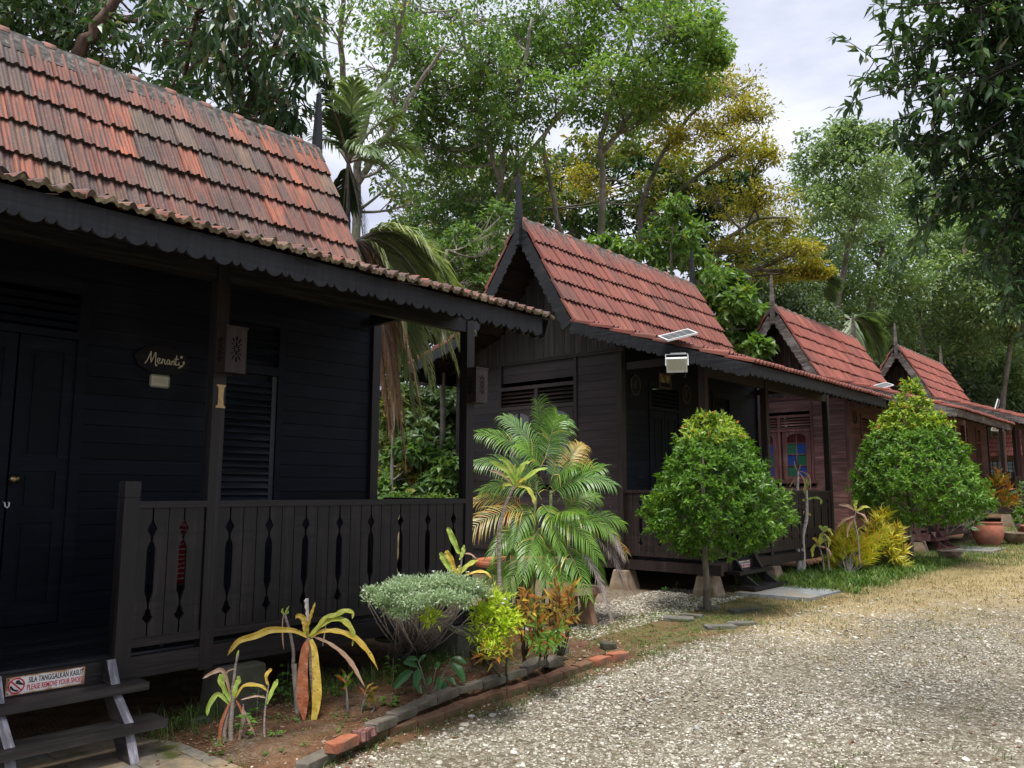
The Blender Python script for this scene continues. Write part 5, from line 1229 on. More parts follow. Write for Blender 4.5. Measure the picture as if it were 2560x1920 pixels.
tree('broadleaf_tree', 'dark twiggy tree at the top left corner with a slanting brown limb', 'tree',
     [([root(atd(-60,300,14)), atd(-60,300,14), atd(-20,80,14), atd(60,-60,14)], .16, .06), ([atd(60,200,14), atd(150,80,14), atd(260,-30,14)], .06, .035)],
     cl([(20,30,80),(90,60,70,.7),(170,30,70,.5),(240,80,70,.5),(310,50,70,.5),(300,150,70,.4),(200,160,60,.4),(60,120,50,.4),(120,-20,80),(250,-10,80),(360,210,60,.4),(20,-30,80),(420,250,50,.4)], 14, 1.5, 1.0, 2),
     LF['dark'], BK['brown'], 102, subs=22, leaves=15, L=.17, W=.075, hang=.6, twig=.014, spread=.42)
# --- 2 sparse pale-trunk tree against the sky
D_ = 17
b0 = atd(770, 430, D_)
tree('slender_tree', 'sparse tree with pale forked trunks against white sky between roof finial and big tree', 'tree',
     [([root(b0), b0, atd(772,330,D_), atd(745,220,D_), atd(735,90,D_), atd(742,-40,D_)], .10, .04), ([atd(772,330,D_), atd(800,230,D_), atd(850,130,D_), atd(880,-20,D_)], .07, .03), ([atd(770,400,D_), atd(840,290,D_), atd(905,180,D_), atd(960,100,D_)], .07, .03), ([atd(735,250,D_), atd(700,120,D_), atd(700,-30,D_)], .045, .02)],
     cl([(700,40,60,.35),(760,20,60,.35),(820,60,70,.4),(790,140,60,.3),(700,140,50,.3),(850,30,60,.5),(660,70,40,.4),(850,200,60,.35),(820,270,60,.3),(870,330,60,.4),(840,400,60,.4),(880,440,50,.4),(730,250,40,.25),(810,350,50,.25)], D_, 1, 1.0, 3),
     LF['mid'], BK['pale'], 103, subs=26, leaves=13, L=.13, W=.06, twig=.012, spread=.4)
# --- 3 tall green tree(s), centre
D_ = 20
c0 = atd(1065, 560, D_)
tree('tall_tree', 'tall green tree with slender pale trunks rising behind the second cabin ridge', 'tree',
     [([root(c0), c0, atd(1075,420,D_), atd(1095,300,D_), atd(1125,180,D_), atd(1150,40,D_)], .11, .035), ([atd(1080,400,D_), atd(1040,260,D_), atd(1010,120,D_), atd(990,20,D_)], .06, .03), ([atd(1070,480,D_), atd(1140,330,D_), atd(1220,240,D_), atd(1290,160,D_)], .055, .025)],
     cl([(850,30,70),(900,90,75),(960,20,80),(1000,100,80),(900,170,60),(960,180,70),(1050,40,80),(1060,130,70),(1120,80,80),(1110,170,60),(1180,30,80),(1010,230,60),(940,250,50,.7),(1000,320,60,.7),(960,400,60,.7),(1020,430,60),(930,470,50),(1010,520,60),(960,560,60),(1020,600,50),(1160,140,60),(1050,350,50,.6),(1010,300,60),(1060,260,60),(1000,160,70),(1110,240,50,.8),(930,330,50,.7),(1060,420,60,.8),(900,240,50,.7),(1040,560,50),(1000,470,60),(1080,200,60),(920,320,60),(880,280,50),(1120,320,50,.7),(1090,380,50,.7),(980,520,55),(940,420,60),(1100,450,60,.8),(870,90,60),(840,200,50,.7),(1150,250,50,.6),(1040,480,55)], D_, 1.6, 1.0, 4),
     LF['mid'], BK['pale'], 104, subs=34, leaves=17, L=.135, W=.07, twig=.010, spread=.40)
D_ = 21
c0 = atd(1300, 520, D_)
tree('tall_tree', 'tall tree with bright green sunlit crown reaching the open sky at top centre', 'tree',
     [([root(c0), c0, atd(1302,400,D_), atd(1298,300,D_), atd(1330,180,D_), atd(1380,40,D_)], .11, .04), ([atd(1215,520,D_), atd(1190,400,D_), atd(1170,300,D_), atd(1240,200,D_), atd(1250,80,D_)], .07, .03), ([atd(1300,330,D_), atd(1400,200,D_), atd(1480,100,D_)], .07, .03)],
     cl([(1230,30,80),(1290,90,80),(1340,20,80),(1390,90,80),(1440,40,80),(1490,110,75),(1460,170,60),(1400,170,70),(1320,170,70),(1250,130,70),(1540,110,36),(1520,60,50),(1220,90,60),(1480,10,60),(1360,230,50,.7),(1280,210,50,.6),(1545,125,24),(1425,-20,70),(1300,-30,80),(1200,200,60,.7),(1340,260,55,.7),(1420,230,60,.8),(1160,100,70),(1500,180,50),(1260,240,50,.6)], D_, 1.6, 1.0, 5),
     LF['bright'], BK['pale'], 105, subs=36, leaves=19, L=.14, W=.07, twig=.010, spread=.38)
# --- 4 ochre tree
D_ = 24
c0 = atd(1380, 560, D_)
tree('yellow_leaved_tree', 'ochre yellow leaved tree in layered sprays to the right of the tall green tree', 'tree',
     [([root(c0), c0, atd(1385,440,D_), atd(1430,330,D_), atd(1500,240,D_), atd(1560,190,D_)], .10, .04), ([atd(1390,480,D_), atd(1480,400,D_), atd(1580,330,D_), atd(1640,280,D_)], .06, .03), ([atd(1520,600,D_), atd(1560,520,D_), atd(1640,470,D_), atd(1700,470,D_)], .07, .03)],
     cl([(1350,200,55),(1410,240,60),(1470,210,60),(1530,180,55),(1580,200,60),(1620,240,50),(1560,270,60),(1490,290,60),(1440,310,50,.7),(1600,310,60),(1650,340,40,.7),(1560,350,50,.6),(1650,420,60),(1610,460,60),(1690,480,55),(1650,530,60),(1720,540,50),(1740,580,40),(1690,590,45),(1590,530,50,.6),(1540,420,50,.4),(1500,560,40,.4),(1770,590,24),(1600,580,50,.5),(1290,420,40,.4),(1250,380,40,.5)], D_, 1.5, 1.0, 6),
     LF['ochre'], BK['grey'], 106, subs=36, leaves=30, L=.11, W=.055, flat=.26, hang=.05, twig=.012, spread=.5)
# --- 5 dark trees in the middle distance
D_ = 29
c0 = atd(1240, 560, D_)
tree('dense_tree', 'dense dark evergreen behind the pale trunks over the second cabin ridge', 'tree',
     [([root(c0), c0, atd(1240,420,D_)], .2, .1)],
     cl([(1170,430,60),(1230,380,60),(1300,360,60),(1380,360,60),(1450,380,60),(1200,500,60),(1280,470,60),(1350,460,60),(1430,460,60),(1500,430,60),(1560,430,60),(1600,400,50),(1500,520,60),(1420,540,60),(1560,560,60),(1180,560,60),(1620,600,60),(1640,530,50,.6)], D_, 1.5, 1.0, 7),
     LF['dark'], BK['dark'], 107, subs=30, leaves=24, L=.25, W=.13, tw=False)
D_ = 26
c0 = atd(1120, 600, D_)
tree('dense_tree', 'mid green leafy tree filling the space behind the pale trunks left of the second ridge', 'tree', [([root(c0), c0, atd(1110,450,D_)], .14, .07)],
     cl([(1080,380,55,.8),(1140,420,55,.8),(1050,450,60),(1110,500,60),(1160,350,50,.6),(1030,360,50,.6),(980,400,60,.8),(920,480,60),(960,560,60),(1040,600,55),(1200,420,55),(1260,330,50,.6),(1330,310,50,.6),(1400,420,55),(1480,360,55,.8),(1300,560,55),(880,400,50,.6),(860,520,50),(880,600,50)], D_, 1.5, 1.0, 71), LF['olive'], BK['grey'], 171, subs=30, leaves=22, L=.19, W=.10, tw=False)
D_ = 18.5
c0 = atd(1450, 640, D_)
tree('sapling', 'young bright green tree with upright sprays just above the second cabin ridge', 'tree',
     [([root(c0), c0, atd(1450,520,D_), atd(1465,440,D_)], .05, .02), ([atd(1380,600,D_), atd(1330,520,D_)], .04, .015)],
     cl([(1460,450,28),(1440,490,32),(1480,500,36),(1400,520,34),(1450,550,40),(1500,560,34),(1350,540,34),(1310,530,26),(1290,570,30),(1400,580,40),(1270,540,24),(1530,600,40)], D_, .5, 1.0, 8),
     LF['bright'], BK['pale'], 108, subs=15, leaves=15, L=.20, W=.085, twig=.01)
D_ = 21
c0 = atd(1580, 720, D_)
tree('broadleaf_shrub', 'bright green broad leaved shrub between the second and third cabin roofs', 'shrub',
     [([root(c0), c0, atd(1580,660,D_)], .06, .03)],
     cl([(1560,640,45),(1610,660,40),(1590,700,45),(1630,700,30),(1600,745,36),(1540,620,34),(1520,650,40),(1575,610,30),(1640,750,26)], D_, .6, 1.0, 9),
     LF['bright'], BK['pale'], 109, subs=24, leaves=13, L=.24, W=.15, twig=.01, tw=False)
# --- 6 mid-height foliage left of the second cabin, between the roofs
D_ = 15.5
c0 = atd(960, 640, D_)
tree('understory_tree', 'leafy green tree filling the gap between the first and second roofs', 'tree',
     [([root(c0), c0, atd(965,540,D_)], .06, .03)],
     cl([(900,520,36,.7),(950,560,45),(1000,570,45),(1030,620,36),(960,620,40),(1000,520,40),(1045,560,34),(900,590,34),(1080,470,40,.6),(1060,520,36)], D_+1.5, .8, 1.0, 10),
     LF['mid'], BK['pale'], 110, subs=22, leaves=18, L=.13, W=.065, twig=.008)
# --- 7 right-hand forest: pale sage trees
sg = [('high wide sage green tree behind the third cabin right of the ochre tree', 36, [(1760,330,50),(1820,310,55),(1870,350,60),(1800,380,60),(1860,420,60),(1780,450,60),(1830,480,60),(1760,400,50),(1900,300,40),(1840,290,34),(1810,430,60)], 'sage2', (1800,700)),
      ('sage green tree with drooping sprays above the third cabin ridge', 39, [(1790,520,55),(1850,540,60),(1910,520,60),(1820,590,60),(1890,600,60),(1760,600,55),(1950,580,55),(1850,650,60),(1920,660,60),(1740,540,40),(1780,660,55)], 'sage', (1850,800)),
      ('dull green tree behind the fourth cabin finial', 43, [(1990,560,60),(2050,600,60),(1980,640,60),(2040,680,60),(2110,640,60),(1960,700,55),(2020,740,55),(2100,720,60),(1920,720,50)], 'sage2', (2010,850)),
      ('pale green tree at the right edge beneath the overhanging branch', 44, [(2120,560,60),(2180,600,60),(2210,540,55),(2170,670,60),(2210,700,50),(2080,530,60),(2020,520,55),(2140,480,60),(2210,460,55),(2230,620,60)], 'sage', (2160,900)),
      ('tall pale green tree behind the overhanging branch at upper right', 48, [(1900,450,60),(1960,430,65),(2020,400,70),(2080,430,65),(2140,380,70),(2200,360,60),(1950,500,60),(2050,480,65),(2130,450,65),(1930,380,50),(2000,340,60,.6)], 'sage2', (2060,800)),
      ('low bushy tree behind the farthest roofs at right', 49, [(2060,850,60),(2110,900,60),(2160,830,60),(2200,880,60),(2210,780,55),(2120,800,60),(2060,780,55),(2210,930,60),(2170,960,55),(2120,960,50),(2240,850,60)], 'sage', (2130,990)),
      ('dark green tree between the ochre tree and the third cabin roof', 27, [(1680,640,50),(1720,660,50),(1760,690,50),(1650,600,46),(1800,720,46),(1720,620,50),(1640,660,40),(1660,700,46)], 'forest', (1720,820)),
      ('dark leafy tree behind the fourth cabin ridge', 46, [(1960,780,50),(2010,800,50),(1900,820,50),(2050,830,50),(1940,740,50),(2000,860,50),(2060,900,50),(2090,860,46),(1880,760,46),(1850,800,40)], 'forest', (1980,900))]
for i, (lab, D_, cs, lf_, tb_) in enumerate(sg):
    c0 = atd(tb_[0], tb_[1], D_)
    tree('forest_tree', lab, 'tree', [([root(c0), c0, atd(cs[2][0], cs[2][1], D_)], .2, .07)], cl(cs, D_, 1.8, 1.0, 20+i), LF[lf_], BK['grey'], 120+i, subs=36, leaves=26, L=.0058*D_, W=.0029*D_, tw=False, hang=.25, spread=.42, group='trees rising behind the cabins')
# far forest mass closing the view
g = np.random.default_rng(77)
def forest():
    lf = MB(); az = np.linspace(R(-28), R(98), 64)      # angle from +Y towards -X
    for ring, (D0, top0, n_) in enumerate([(54, 9.5, 1), (64, 12, 1)]):
        for a in az:
            a2 = a+g.normal(0, .01); Dd = D0+g.uniform(-3, 3)
            deg = math.degrees(a2)
            top = np.interp(deg, [-28, 2, 10, 22, 31, 40, 60, 98], [13, 13.5, 14.5, 13.0, 12, 8.0, 7.0, 7.0])*(1 if ring == 0 else 1.12)
            for zz in np.arange(1.0, top, 1.9):
                c = np.array([CAM[0]-math.sin(a2)*Dd, math.cos(a2)*Dd, zz+g.uniform(-.6, .6)])
                V, F_, S_ = crown(c, 2.3, g, 22, 14, .55, .3, flat=.7, hang=.5); lf.arrays(V, F_)
    return lf.build('forest_edge', LF['forest'], kind='stuff', label='dark green edge of the forest closing the view behind the cabins', cat='forest')
forest()

# --- shrubs seen through the open end of the nearest verandah
for i, (lab, D_, cs, lf_, L, W) in enumerate([('broad leaved light green shrub under the left eave of the second cabin', 17, [(900,860,36),(940,880,40),(980,900,36),(890,920,36),(950,940,36),(990,960,34),(1000,860,30),(870,850,26)], 'sage2', .20, .13),
    ('dark shrub behind the nearest railing corner', 15, [(870,980,36),(920,1000,40),(970,1020,40),(1000,1060,34),(860,1040,36),(920,1060,40),(980,980,36),(830,1060,30),(900,960,36)], 'mid', .17, .10),
    ('yellow green shrub seen behind the hanging brown palm frond', 16, [(835,900,30,.8),(840,960,30,.8),(850,1020,26,.8),(830,1050,26),(855,870,26,.7),(880,1000,22,.6)], 'olive', .14, .08),
    ('low fern like plants at the foot of the far bushes', 14, [(840,1080,24),(890,1085,26),(940,1085,26),(985,1085,24)], 'bright', .10, .05)]):
    c0 = atd(cs[1][0], cs[1][1]+60, D_); tree('shrub', lab, 'shrub', [([root(c0), c0, atd(cs[1][0], cs[1][1], D_)], .04, .02)], cl(cs, D_, .6, 1.0, 40+i), LF[lf_], BK['grey'], 140+i, subs=20, leaves=16, L=L, W=W, twig=.006, group='shrubs behind the verandah opening')
D_ = 15
tree('slender_tree', 'thin pale mossy trunk standing behind the open verandah end', 'tree', [([root(atd(846,1075,D_)), atd(847,1000,D_), atd(850,900,D_), atd(856,780,D_)], .035, .02)], cl([(880,1010,14),(895,1030,12),(905,1000,10)], D_, .1, 1, 50), LF['arecay'], BK['pale'], 150, subs=6, leaves=8, L=.13, W=.08)

D_ = 19
c0 = atd(900, 900, D_)
tree('broadleaf_tree', 'pale leafy tree filling the view through the open verandah end', 'tree', [([root(c0), c0, atd(905,760,D_)], .08, .04)],
     cl([(830,700,45),(880,720,45),(940,710,45),(980,760,40),(850,770,45),(910,780,45),(960,820,45),(840,840,40),(880,640,40),(1010,690,40),(960,660,40),(820,640,36),(830,900,40),(880,960,40)], D_, .8, 1.0, 61), LF['sage'], BK['grey'], 161, subs=26, leaves=20, L=.2, W=.1, tw=False)
# --- palms
def frond(lf, st, P0, P1, P2, nl, ll, g, wid=.03, ang=50, droop=.5, r0=.018, start=.15, vee=.5, up=(0,0,1), taper=(.35,1,.25), jit=.05, seg=3):
    """one feather frond along a bezier; leaflets are folded strips that bend down"""
    P0, P1, P2 = (np.array(p, float) for p in (P0, P1, P2)); C_ = bez(P0, P1, P2, 14)
    st.tube(C_, np.linspace(r0, r0*.18, 14), 5)
    t = np.linspace(start, 1, nl); pos = ((1-t)**2)[:, None]*P0+(2*t*(1-t))[:, None]*P1+(t*t)[:, None]*P2
    tan = unit(2*(1-t)[:, None]*(P1-P0)+2*t[:, None]*(P2-P1)); upv = np.array(up, float); sd_ = unit(np.cross(tan, upv)+1e-6); nu = unit(np.cross(sd_, tan))
    s_ = (t-start)/(1-start); lens = ll*np.interp(s_, [0, .4, 1], taper)
    for sgn in (-1, 1):
        a = np.radians(ang-25*s_)+g.normal(0, jit, nl)
        D = tan*np.cos(a)[:, None]+sgn*sd_*np.sin(a)[:, None]*math.cos(vee*.9)+nu*np.sin(a)[:, None]*math.sin(vee*.9)*g.uniform(.6, 1.2, (nl, 1))
        D = unit(D); L = lens*g.uniform(.85, 1.1, nl); W = wid*np.interp(s_, [0,.5,1],[.8,1,.6]); pts = [pos]; dd = D; 
        for k in range(seg):
            dd = unit(dd+np.array([0,0,-1.])*(droop*(k+.4)/seg*g.uniform(.7,1.3,(nl,1)))); pts.append(pts[-1]+dd*(L/seg)[:, None])
        S_ = unit(np.cross(D, nu)+1e-9); ws = [.5, 1.0, .8, .05] if seg == 3 else list(np.interp(np.linspace(0,1,seg+1),[0,.3,.7,1],[.5,1,.8,.05]))
        V = np.stack([q for k in range(seg+1) for q in (pts[k]+S_*W[:, None]*ws[k]/2, pts[k]-S_*W[:, None]*ws[k]/2)], 1).reshape(-1, 3)
        kk = (2*(seg+1))*np.arange(nl)[:, None]; lf.arrays(V, np.concatenate([kk+[2*j, 2*j+1, 2*j+3, 2*j+2] for j in range(seg)]))
def coco(label, crown_px, D_, fronds, leaf='palm', base_px=None, ll=.75, r=.09, extra=None, seed=1, nl=46, wid=.035):
    g = np.random.default_rng(seed); c = atd(crown_px[0], crown_px[1], D_); b0 = root(atd(*base_px, D_)) if base_px else root(c)
    r_ = empty('palm_tree', b0, label, 'palm'); b = MB(); b.tube([q-b0 for q in bez(b0, (b0+c)/2+np.array([.1,0,0]), c, 10)], np.concatenate([np.linspace(r*1.2, r*.8, 8), [r*.6, r*.15]]), 10); b.build('trunk', BK['grey'], r_, smooth=True)
    for f_ in fronds:
        x, y, dz, sag = f_[:4]; mt = f_[4] if len(f_) > 4 else leaf
        e = atd(x, y, D_+dz); m_ = (c+e)/2+np.array([0,0,1.])*np.linalg.norm(e-c)*sag; lf = MB(); st = MB()
        frond(lf, st, c-b0, m_-b0, e-b0, nl, ll*(f_[5] if len(f_) > 5 else 1), g, wid, droop=.9 if mt != 'palmb' else 1.8, r0=.025)
        o_ = lf.build('frond', LF[mt], r_); st.build('midrib', BK['pale'] if mt != 'palmb' else BK['brown'], o_, smooth=True)
    return r_
coco('coconut palm arching fronds over the far end of the nearest roof', (752,352), 12.2,
     [(700,180,.3,.15,'palmd'),(765,175,-.3,.2),(860,250,.4,.3),(905,330,.3,.4),(880,420,-.4,.45),(790,560,-.5,.25,'palmd'),(740,470,.5,.2,'palmd'),(690,300,.6,.25),(840,180,.9,.25),(800,330,-1,.3),(720,240,-.6,.2,'palmd')], 'palm', (755,700), .62, .05, seed=3, wid=.034)
coco('second coconut palm with long fronds hanging behind the open verandah', (772,520), 11.6,
     [(965,600,.2,.42),(930,560,.8,.35),(900,900,.5,.55,'palm',1.2),(985,790,-.2,.55,'palmp',1.2),(1015,700,.6,.5,'palmp',1.2),(870,700,-.5,.5,'palmp',1.3),(930,820,.3,.6,'palmp',1.4),(850,820,.6,.5,'palmp',1.3),(950,740,.1,.62,'palmp',1.5),(900,760,.4,.6,'palmp',1.5),(975,660,-.2,.55,'palmp',1.4),(880,640,.2,.5,'palmp',1.3),(1000,760,.5,.6,'palmp',1.3),(940,560,-.4,.45,'palmp',1.1),(910,890,-.6,.42,'palmb',1.1),(875,1000,-.3,.35,'palmb',1.0),(845,930,.2,.3,'palmb',1.0),(880,960,-.5,.4,'palmb',1.0),(860,900,0,.4,'palmb',1.1)], 'palm', (800,900), .72, .05, seed=4, nl=60, wid=.038)
coco('small palm with arching fronds above the third cabin roof', (1838,690), 26, [(1790,720,.4,.3),(1895,730,.2,.5),(1885,800,-.2,.5),(1800,690,.5,.25),(1870,690,.5,.3),(1840,760,-.4,.5),(1905,770,.4,.5),(1760,740,.2,.5)], 'palm', None, 1.0, .1, seed=5, wid=.06)
coco('palm with dark fronds behind the ochre tree', (1745,600), 28, [(1700,620,.3,.4),(1790,600,.3,.4),(1720,660,.2,.4),(1800,650,.3,.4),(1760,560,.3,.3),(1810,620,.3,.4)], 'sage2', None, .9, .1, seed=6, wid=.07)
coco('feathery palm behind the fifth roof near the right edge', (2140,800), 49, [(2040,800,.5,.35),(2060,870,-.3,.45),(2200,760,.4,.3),(2210,850,.3,.45),(2120,720,.4,.2),(2170,730,-.4,.2),(2090,750,.4,.3),(2110,900,-.4,.5),(2180,900,.3,.5),(2230,800,.3,.3)], 'sage2', (2142,950), 1.7, .14, seed=7, wid=.085, nl=40)
coco('drooping palm behind the fourth cabin far gable', (1960,830), 42, [(1880,900,.4,.4),(2010,870,.4,.4),(1930,950,.3,.4),(2040,940,.3,.45),(1990,780,.4,.3),(1990,960,-.3,.45),(2050,880,.3,.3)], 'sage', None, 1.5, .12, seed=8, wid=.09)

# --- near overhanging branch, top right (its trunk stands outside the photo)
def overhang():
    g = np.random.default_rng(55); D_ = 6.2; b0 = atd(2700, 900, D_+.8); b0[2] = zg(b0[0], b0[1]); r_ = empty('overhanging_tree', b0, 'near tree reaching in from the right with long dark glossy leaves', 'tree'); wd = MB(); lf = MB()
    tr = [b0, atd(2650,500,D_+.6), atd(2560,200,D_+.4), atd(2500,-100,D_+.3)]; wd.tube([p-b0 for p in bez(tr[0], tr[1], tr[2], 8)]+[tr[3]-b0], .11, 10)
    ends = [(1910,20,0),(1960,70,.3),(1890,130,.0),(1950,180,.2),(1880,210,-.2),(1930,260,.1),(2010,30,.4),(2060,110,.1),(2020,180,-.2),(2000,270,.3),(1960,330,0),(1990,400,.2),(2060,330,-.2),(2080,250,.3),(2140,60,0),(2150,160,.4),(2130,300,.1),(2100,400,.3),(2040,450,0),(1985,500,.2),(2130,470,.1),(2180,400,.3),(2200,260,0),(2200,100,.2),(2190,520,.1),(2180,640,.0),(2210,580,.2),(2205,690,0),(2060,-20,.2),(2100,20,0),(2180,30,.2),(2050,60,.3),(1990,-30,0),(2140,-20,.3),(2220,330,.3),(2230,450,.1),(2235,180,.1),(2100,190,-.2),(2170,340,-.1),(2150,540,-.1),(2160,470,.2),(2200,610,.1),(2120,540,.2),(2080,470,.1),(2000,330,.1),(2040,380,0),(1950,120,.2),(2090,150,.2),(2170,250,.1)]
    for x, y, dz in ends:
        e = atd(x, y, D_+dz); a = atd(2330+g.uniform(-40,60), np.interp(y, [-30,700], [-60,480])+g.uniform(-40,40), D_+.3); m_ = (a+e)/2+np.array([0,0,.08]); C_ = bez(a, m_, e, 12); wd.tube([q-b0 for q in C_], np.linspace(.017, .003, 12), 5)
        for k in range(9):      # sub-twigs with pendant leaves
            j = g.integers(6, 12); p = C_[j]; q = p+g.normal(0, .15, 3)+(e-a)*.05; S2 = bez(p, (p+q)/2+np.array([0,0,.02]), q, 5); wd.tube([s_-b0 for s_ in S2], np.linspace(.004,.002,5), 4, cap=False)
            n_ = 13; t = g.uniform(.15, 1, n_); P = p+(q-p)*t[:, None]+g.normal(0,.012,(n_,3)); D = unit(q-p)*.5+sph(n_, g)*.8+np.array([0,0,-.22]); V, F_ = leafset(P-b0, D, np.array([0,0,1.])+sph(n_, g)*.6, g.uniform(.075,.125,n_), g.uniform(.026,.042,n_), .16, .2); lf.arrays(V, F_)
    wd.build('branches', BK['dark'], r_, smooth=True); lf.build('foliage', LF['dark'], r_)
overhang()

# --- two clipped trees
def topiary(base, prof, label, seed, n, L=.055, W=.021, sx=1.0, lobes=(), tip_h=.9, off=0):
    """prof: (height, radius) outline of the clipped crown"""
    g = np.random.default_rng(seed); base = np.array(base, float); r_ = empty('clipped_tree', base, label, 'clipped tree', 'clipped ornamental trees along the verge')
    zs = np.array([p[0] for p in prof]); rs = np.array([p[1] for p in prof]); z = g.uniform(zs[0], zs[-1], n*3); keep = g.uniform(0, rs.max(), n*3) < np.interp(z, zs, rs); z = z[keep][:n]; n = len(z)
    a = g.uniform(0, 2*PI, n); bumpy = 1+.13*np.sin(2*a+z*3.1+seed)+.06*np.sin(3*a-z*4)+.055*np.sin(7*a-z*9)+.045*np.sin(13*a+z*17)
    rr = np.interp(z, zs, rs)*bumpy*(1-.34*g.uniform(0, 1, n)**1.8)*np.where(g.uniform(0, 1, n) < .05, g.uniform(1.04, 1.16, n), 1)*(1+.05*np.sin(23*a+z*31))
    kp = (np.sin(5*a+z*7+seed)*np.sin(11*a-z*13)+.5*np.sin(17*a+z*23)) > -1.02+.5*g.uniform(0, 1, n); rr, a, z = rr[kp], a[kp], z[kp]; n = len(z)
    # sprigs: leaves gathered in little shoots
    ns = n//9; P = np.stack([rr*np.cos(a)*sx+off*.75, rr*np.sin(a)+off*.66, z], 1)[:ns]; out_ = unit(np.stack([np.cos(a), np.sin(a), np.full(n, .55)], 1))[:ns]
    low = np.clip((zs[-1]*.55-z[:ns])/(zs[-1]*.55-zs[0]), 0, 1)[:, None]; ax = unit(out_*1.0+np.array([0,0,.45])*(1-low)+np.array([0,0,-.55])*low+sph(ns, g)*.28)
    PP = []; DD = []; NN = []; 
    for k in range(9):
        s_ = k/9; sd_ = unit(np.cross(ax, sph(ns, g))); PP.append(P+ax*(s_*.075)); DD.append(ax*(.45+.7*s_)+sd_*(1-.45*s_)+np.array([0,0,-.15])); NN.append(ax+sph(ns, g)*.25)
    PP = np.concatenate(PP); DD = np.concatenate(DD); NN = np.concatenate(NN); m_ = len(PP); LL = g.uniform(.75, 1.25, m_)*L; hz = np.tile(z[:ns], 9)
    istip = ((hz > zs[-1]*tip_h-.02) & (g.uniform(0,1,m_) < .6)) | (np.tile(g.uniform(0,1,ns) < .008, 9))
    for nm, sel, mt in (('foliage', ~istip, LF['topi']), ('new_growth', istip, LF['topit'])):
        V, F_ = leafset(PP[sel], DD[sel], NN[sel], LL[sel], LL[sel]*W/L, .22, .18); b = MB(); b.arrays(V, F_); b.build(nm, mt, r_)
    b = MB(); h0 = zs[0]+.25; b.tube([(0,0,-.03),(.006,.0,h0*.4),(-.008,.006,h0*.8),(0,0,h0)], [.050,.040,.037,.034], 9)
    for k in range(14):
        an = g.uniform(0, 2*PI); zz = g.uniform(zs[0]+.1, zs[-1]*.8); q = .62*np.interp(zz, zs, rs); b.tube(bez(np.array([0,0,h0-.1]), np.array([q*.4*math.cos(an), q*.4*math.sin(an), (h0+zz)/2]), np.array([q*math.cos(an), q*math.sin(an), zz]), 5), np.linspace(.015,.004,5), 5)
    b.tube([(0,0,h0-.05),(0,.01,zs[-1]*.85)], [.02,.006], 6); b.build('trunk', barkmat('speckled_trunk_bark', (.05,.045,.035), (.19,.17,.13), (.09,.10,.05)) if 'speckled_trunk_bark' not in bpy.data.materials else bpy.data.materials['speckled_trunk_bark'], r_, smooth=True); return r_
p = on_ground(1767, 1522, .22); p[2] = zg(p[0], p[1])
topiary(p, [(.68,.20),(.80,.50),(.98,.72),(1.20,.80),(1.42,.76),(1.65,.64),(1.88,.52),(2.10,.40),(2.26,.26),(2.40,.10)], 'clipped round glossy green tree with reddish tips in front of the second cabin steps', 61, 14000, L=.082, W=.031, tip_h=.86, off=.13)
p = on_ground(2280, 1408, .31); p[2] = zg(p[0], p[1])
topiary(p+np.array([.0,0,0]), [(.75,.30),(.90,.78),(1.08,1.06),(1.35,1.16),(1.65,1.10),(1.95,.94),(2.3,.72),(2.65,.50),(2.95,.30),(3.2,.17),(3.48,.08)], 'larger clipped tree with a pointed top and thin dark trunk farther along the verge', 62, 19000, L=.10, W=.037, tip_h=.72, off=.16)

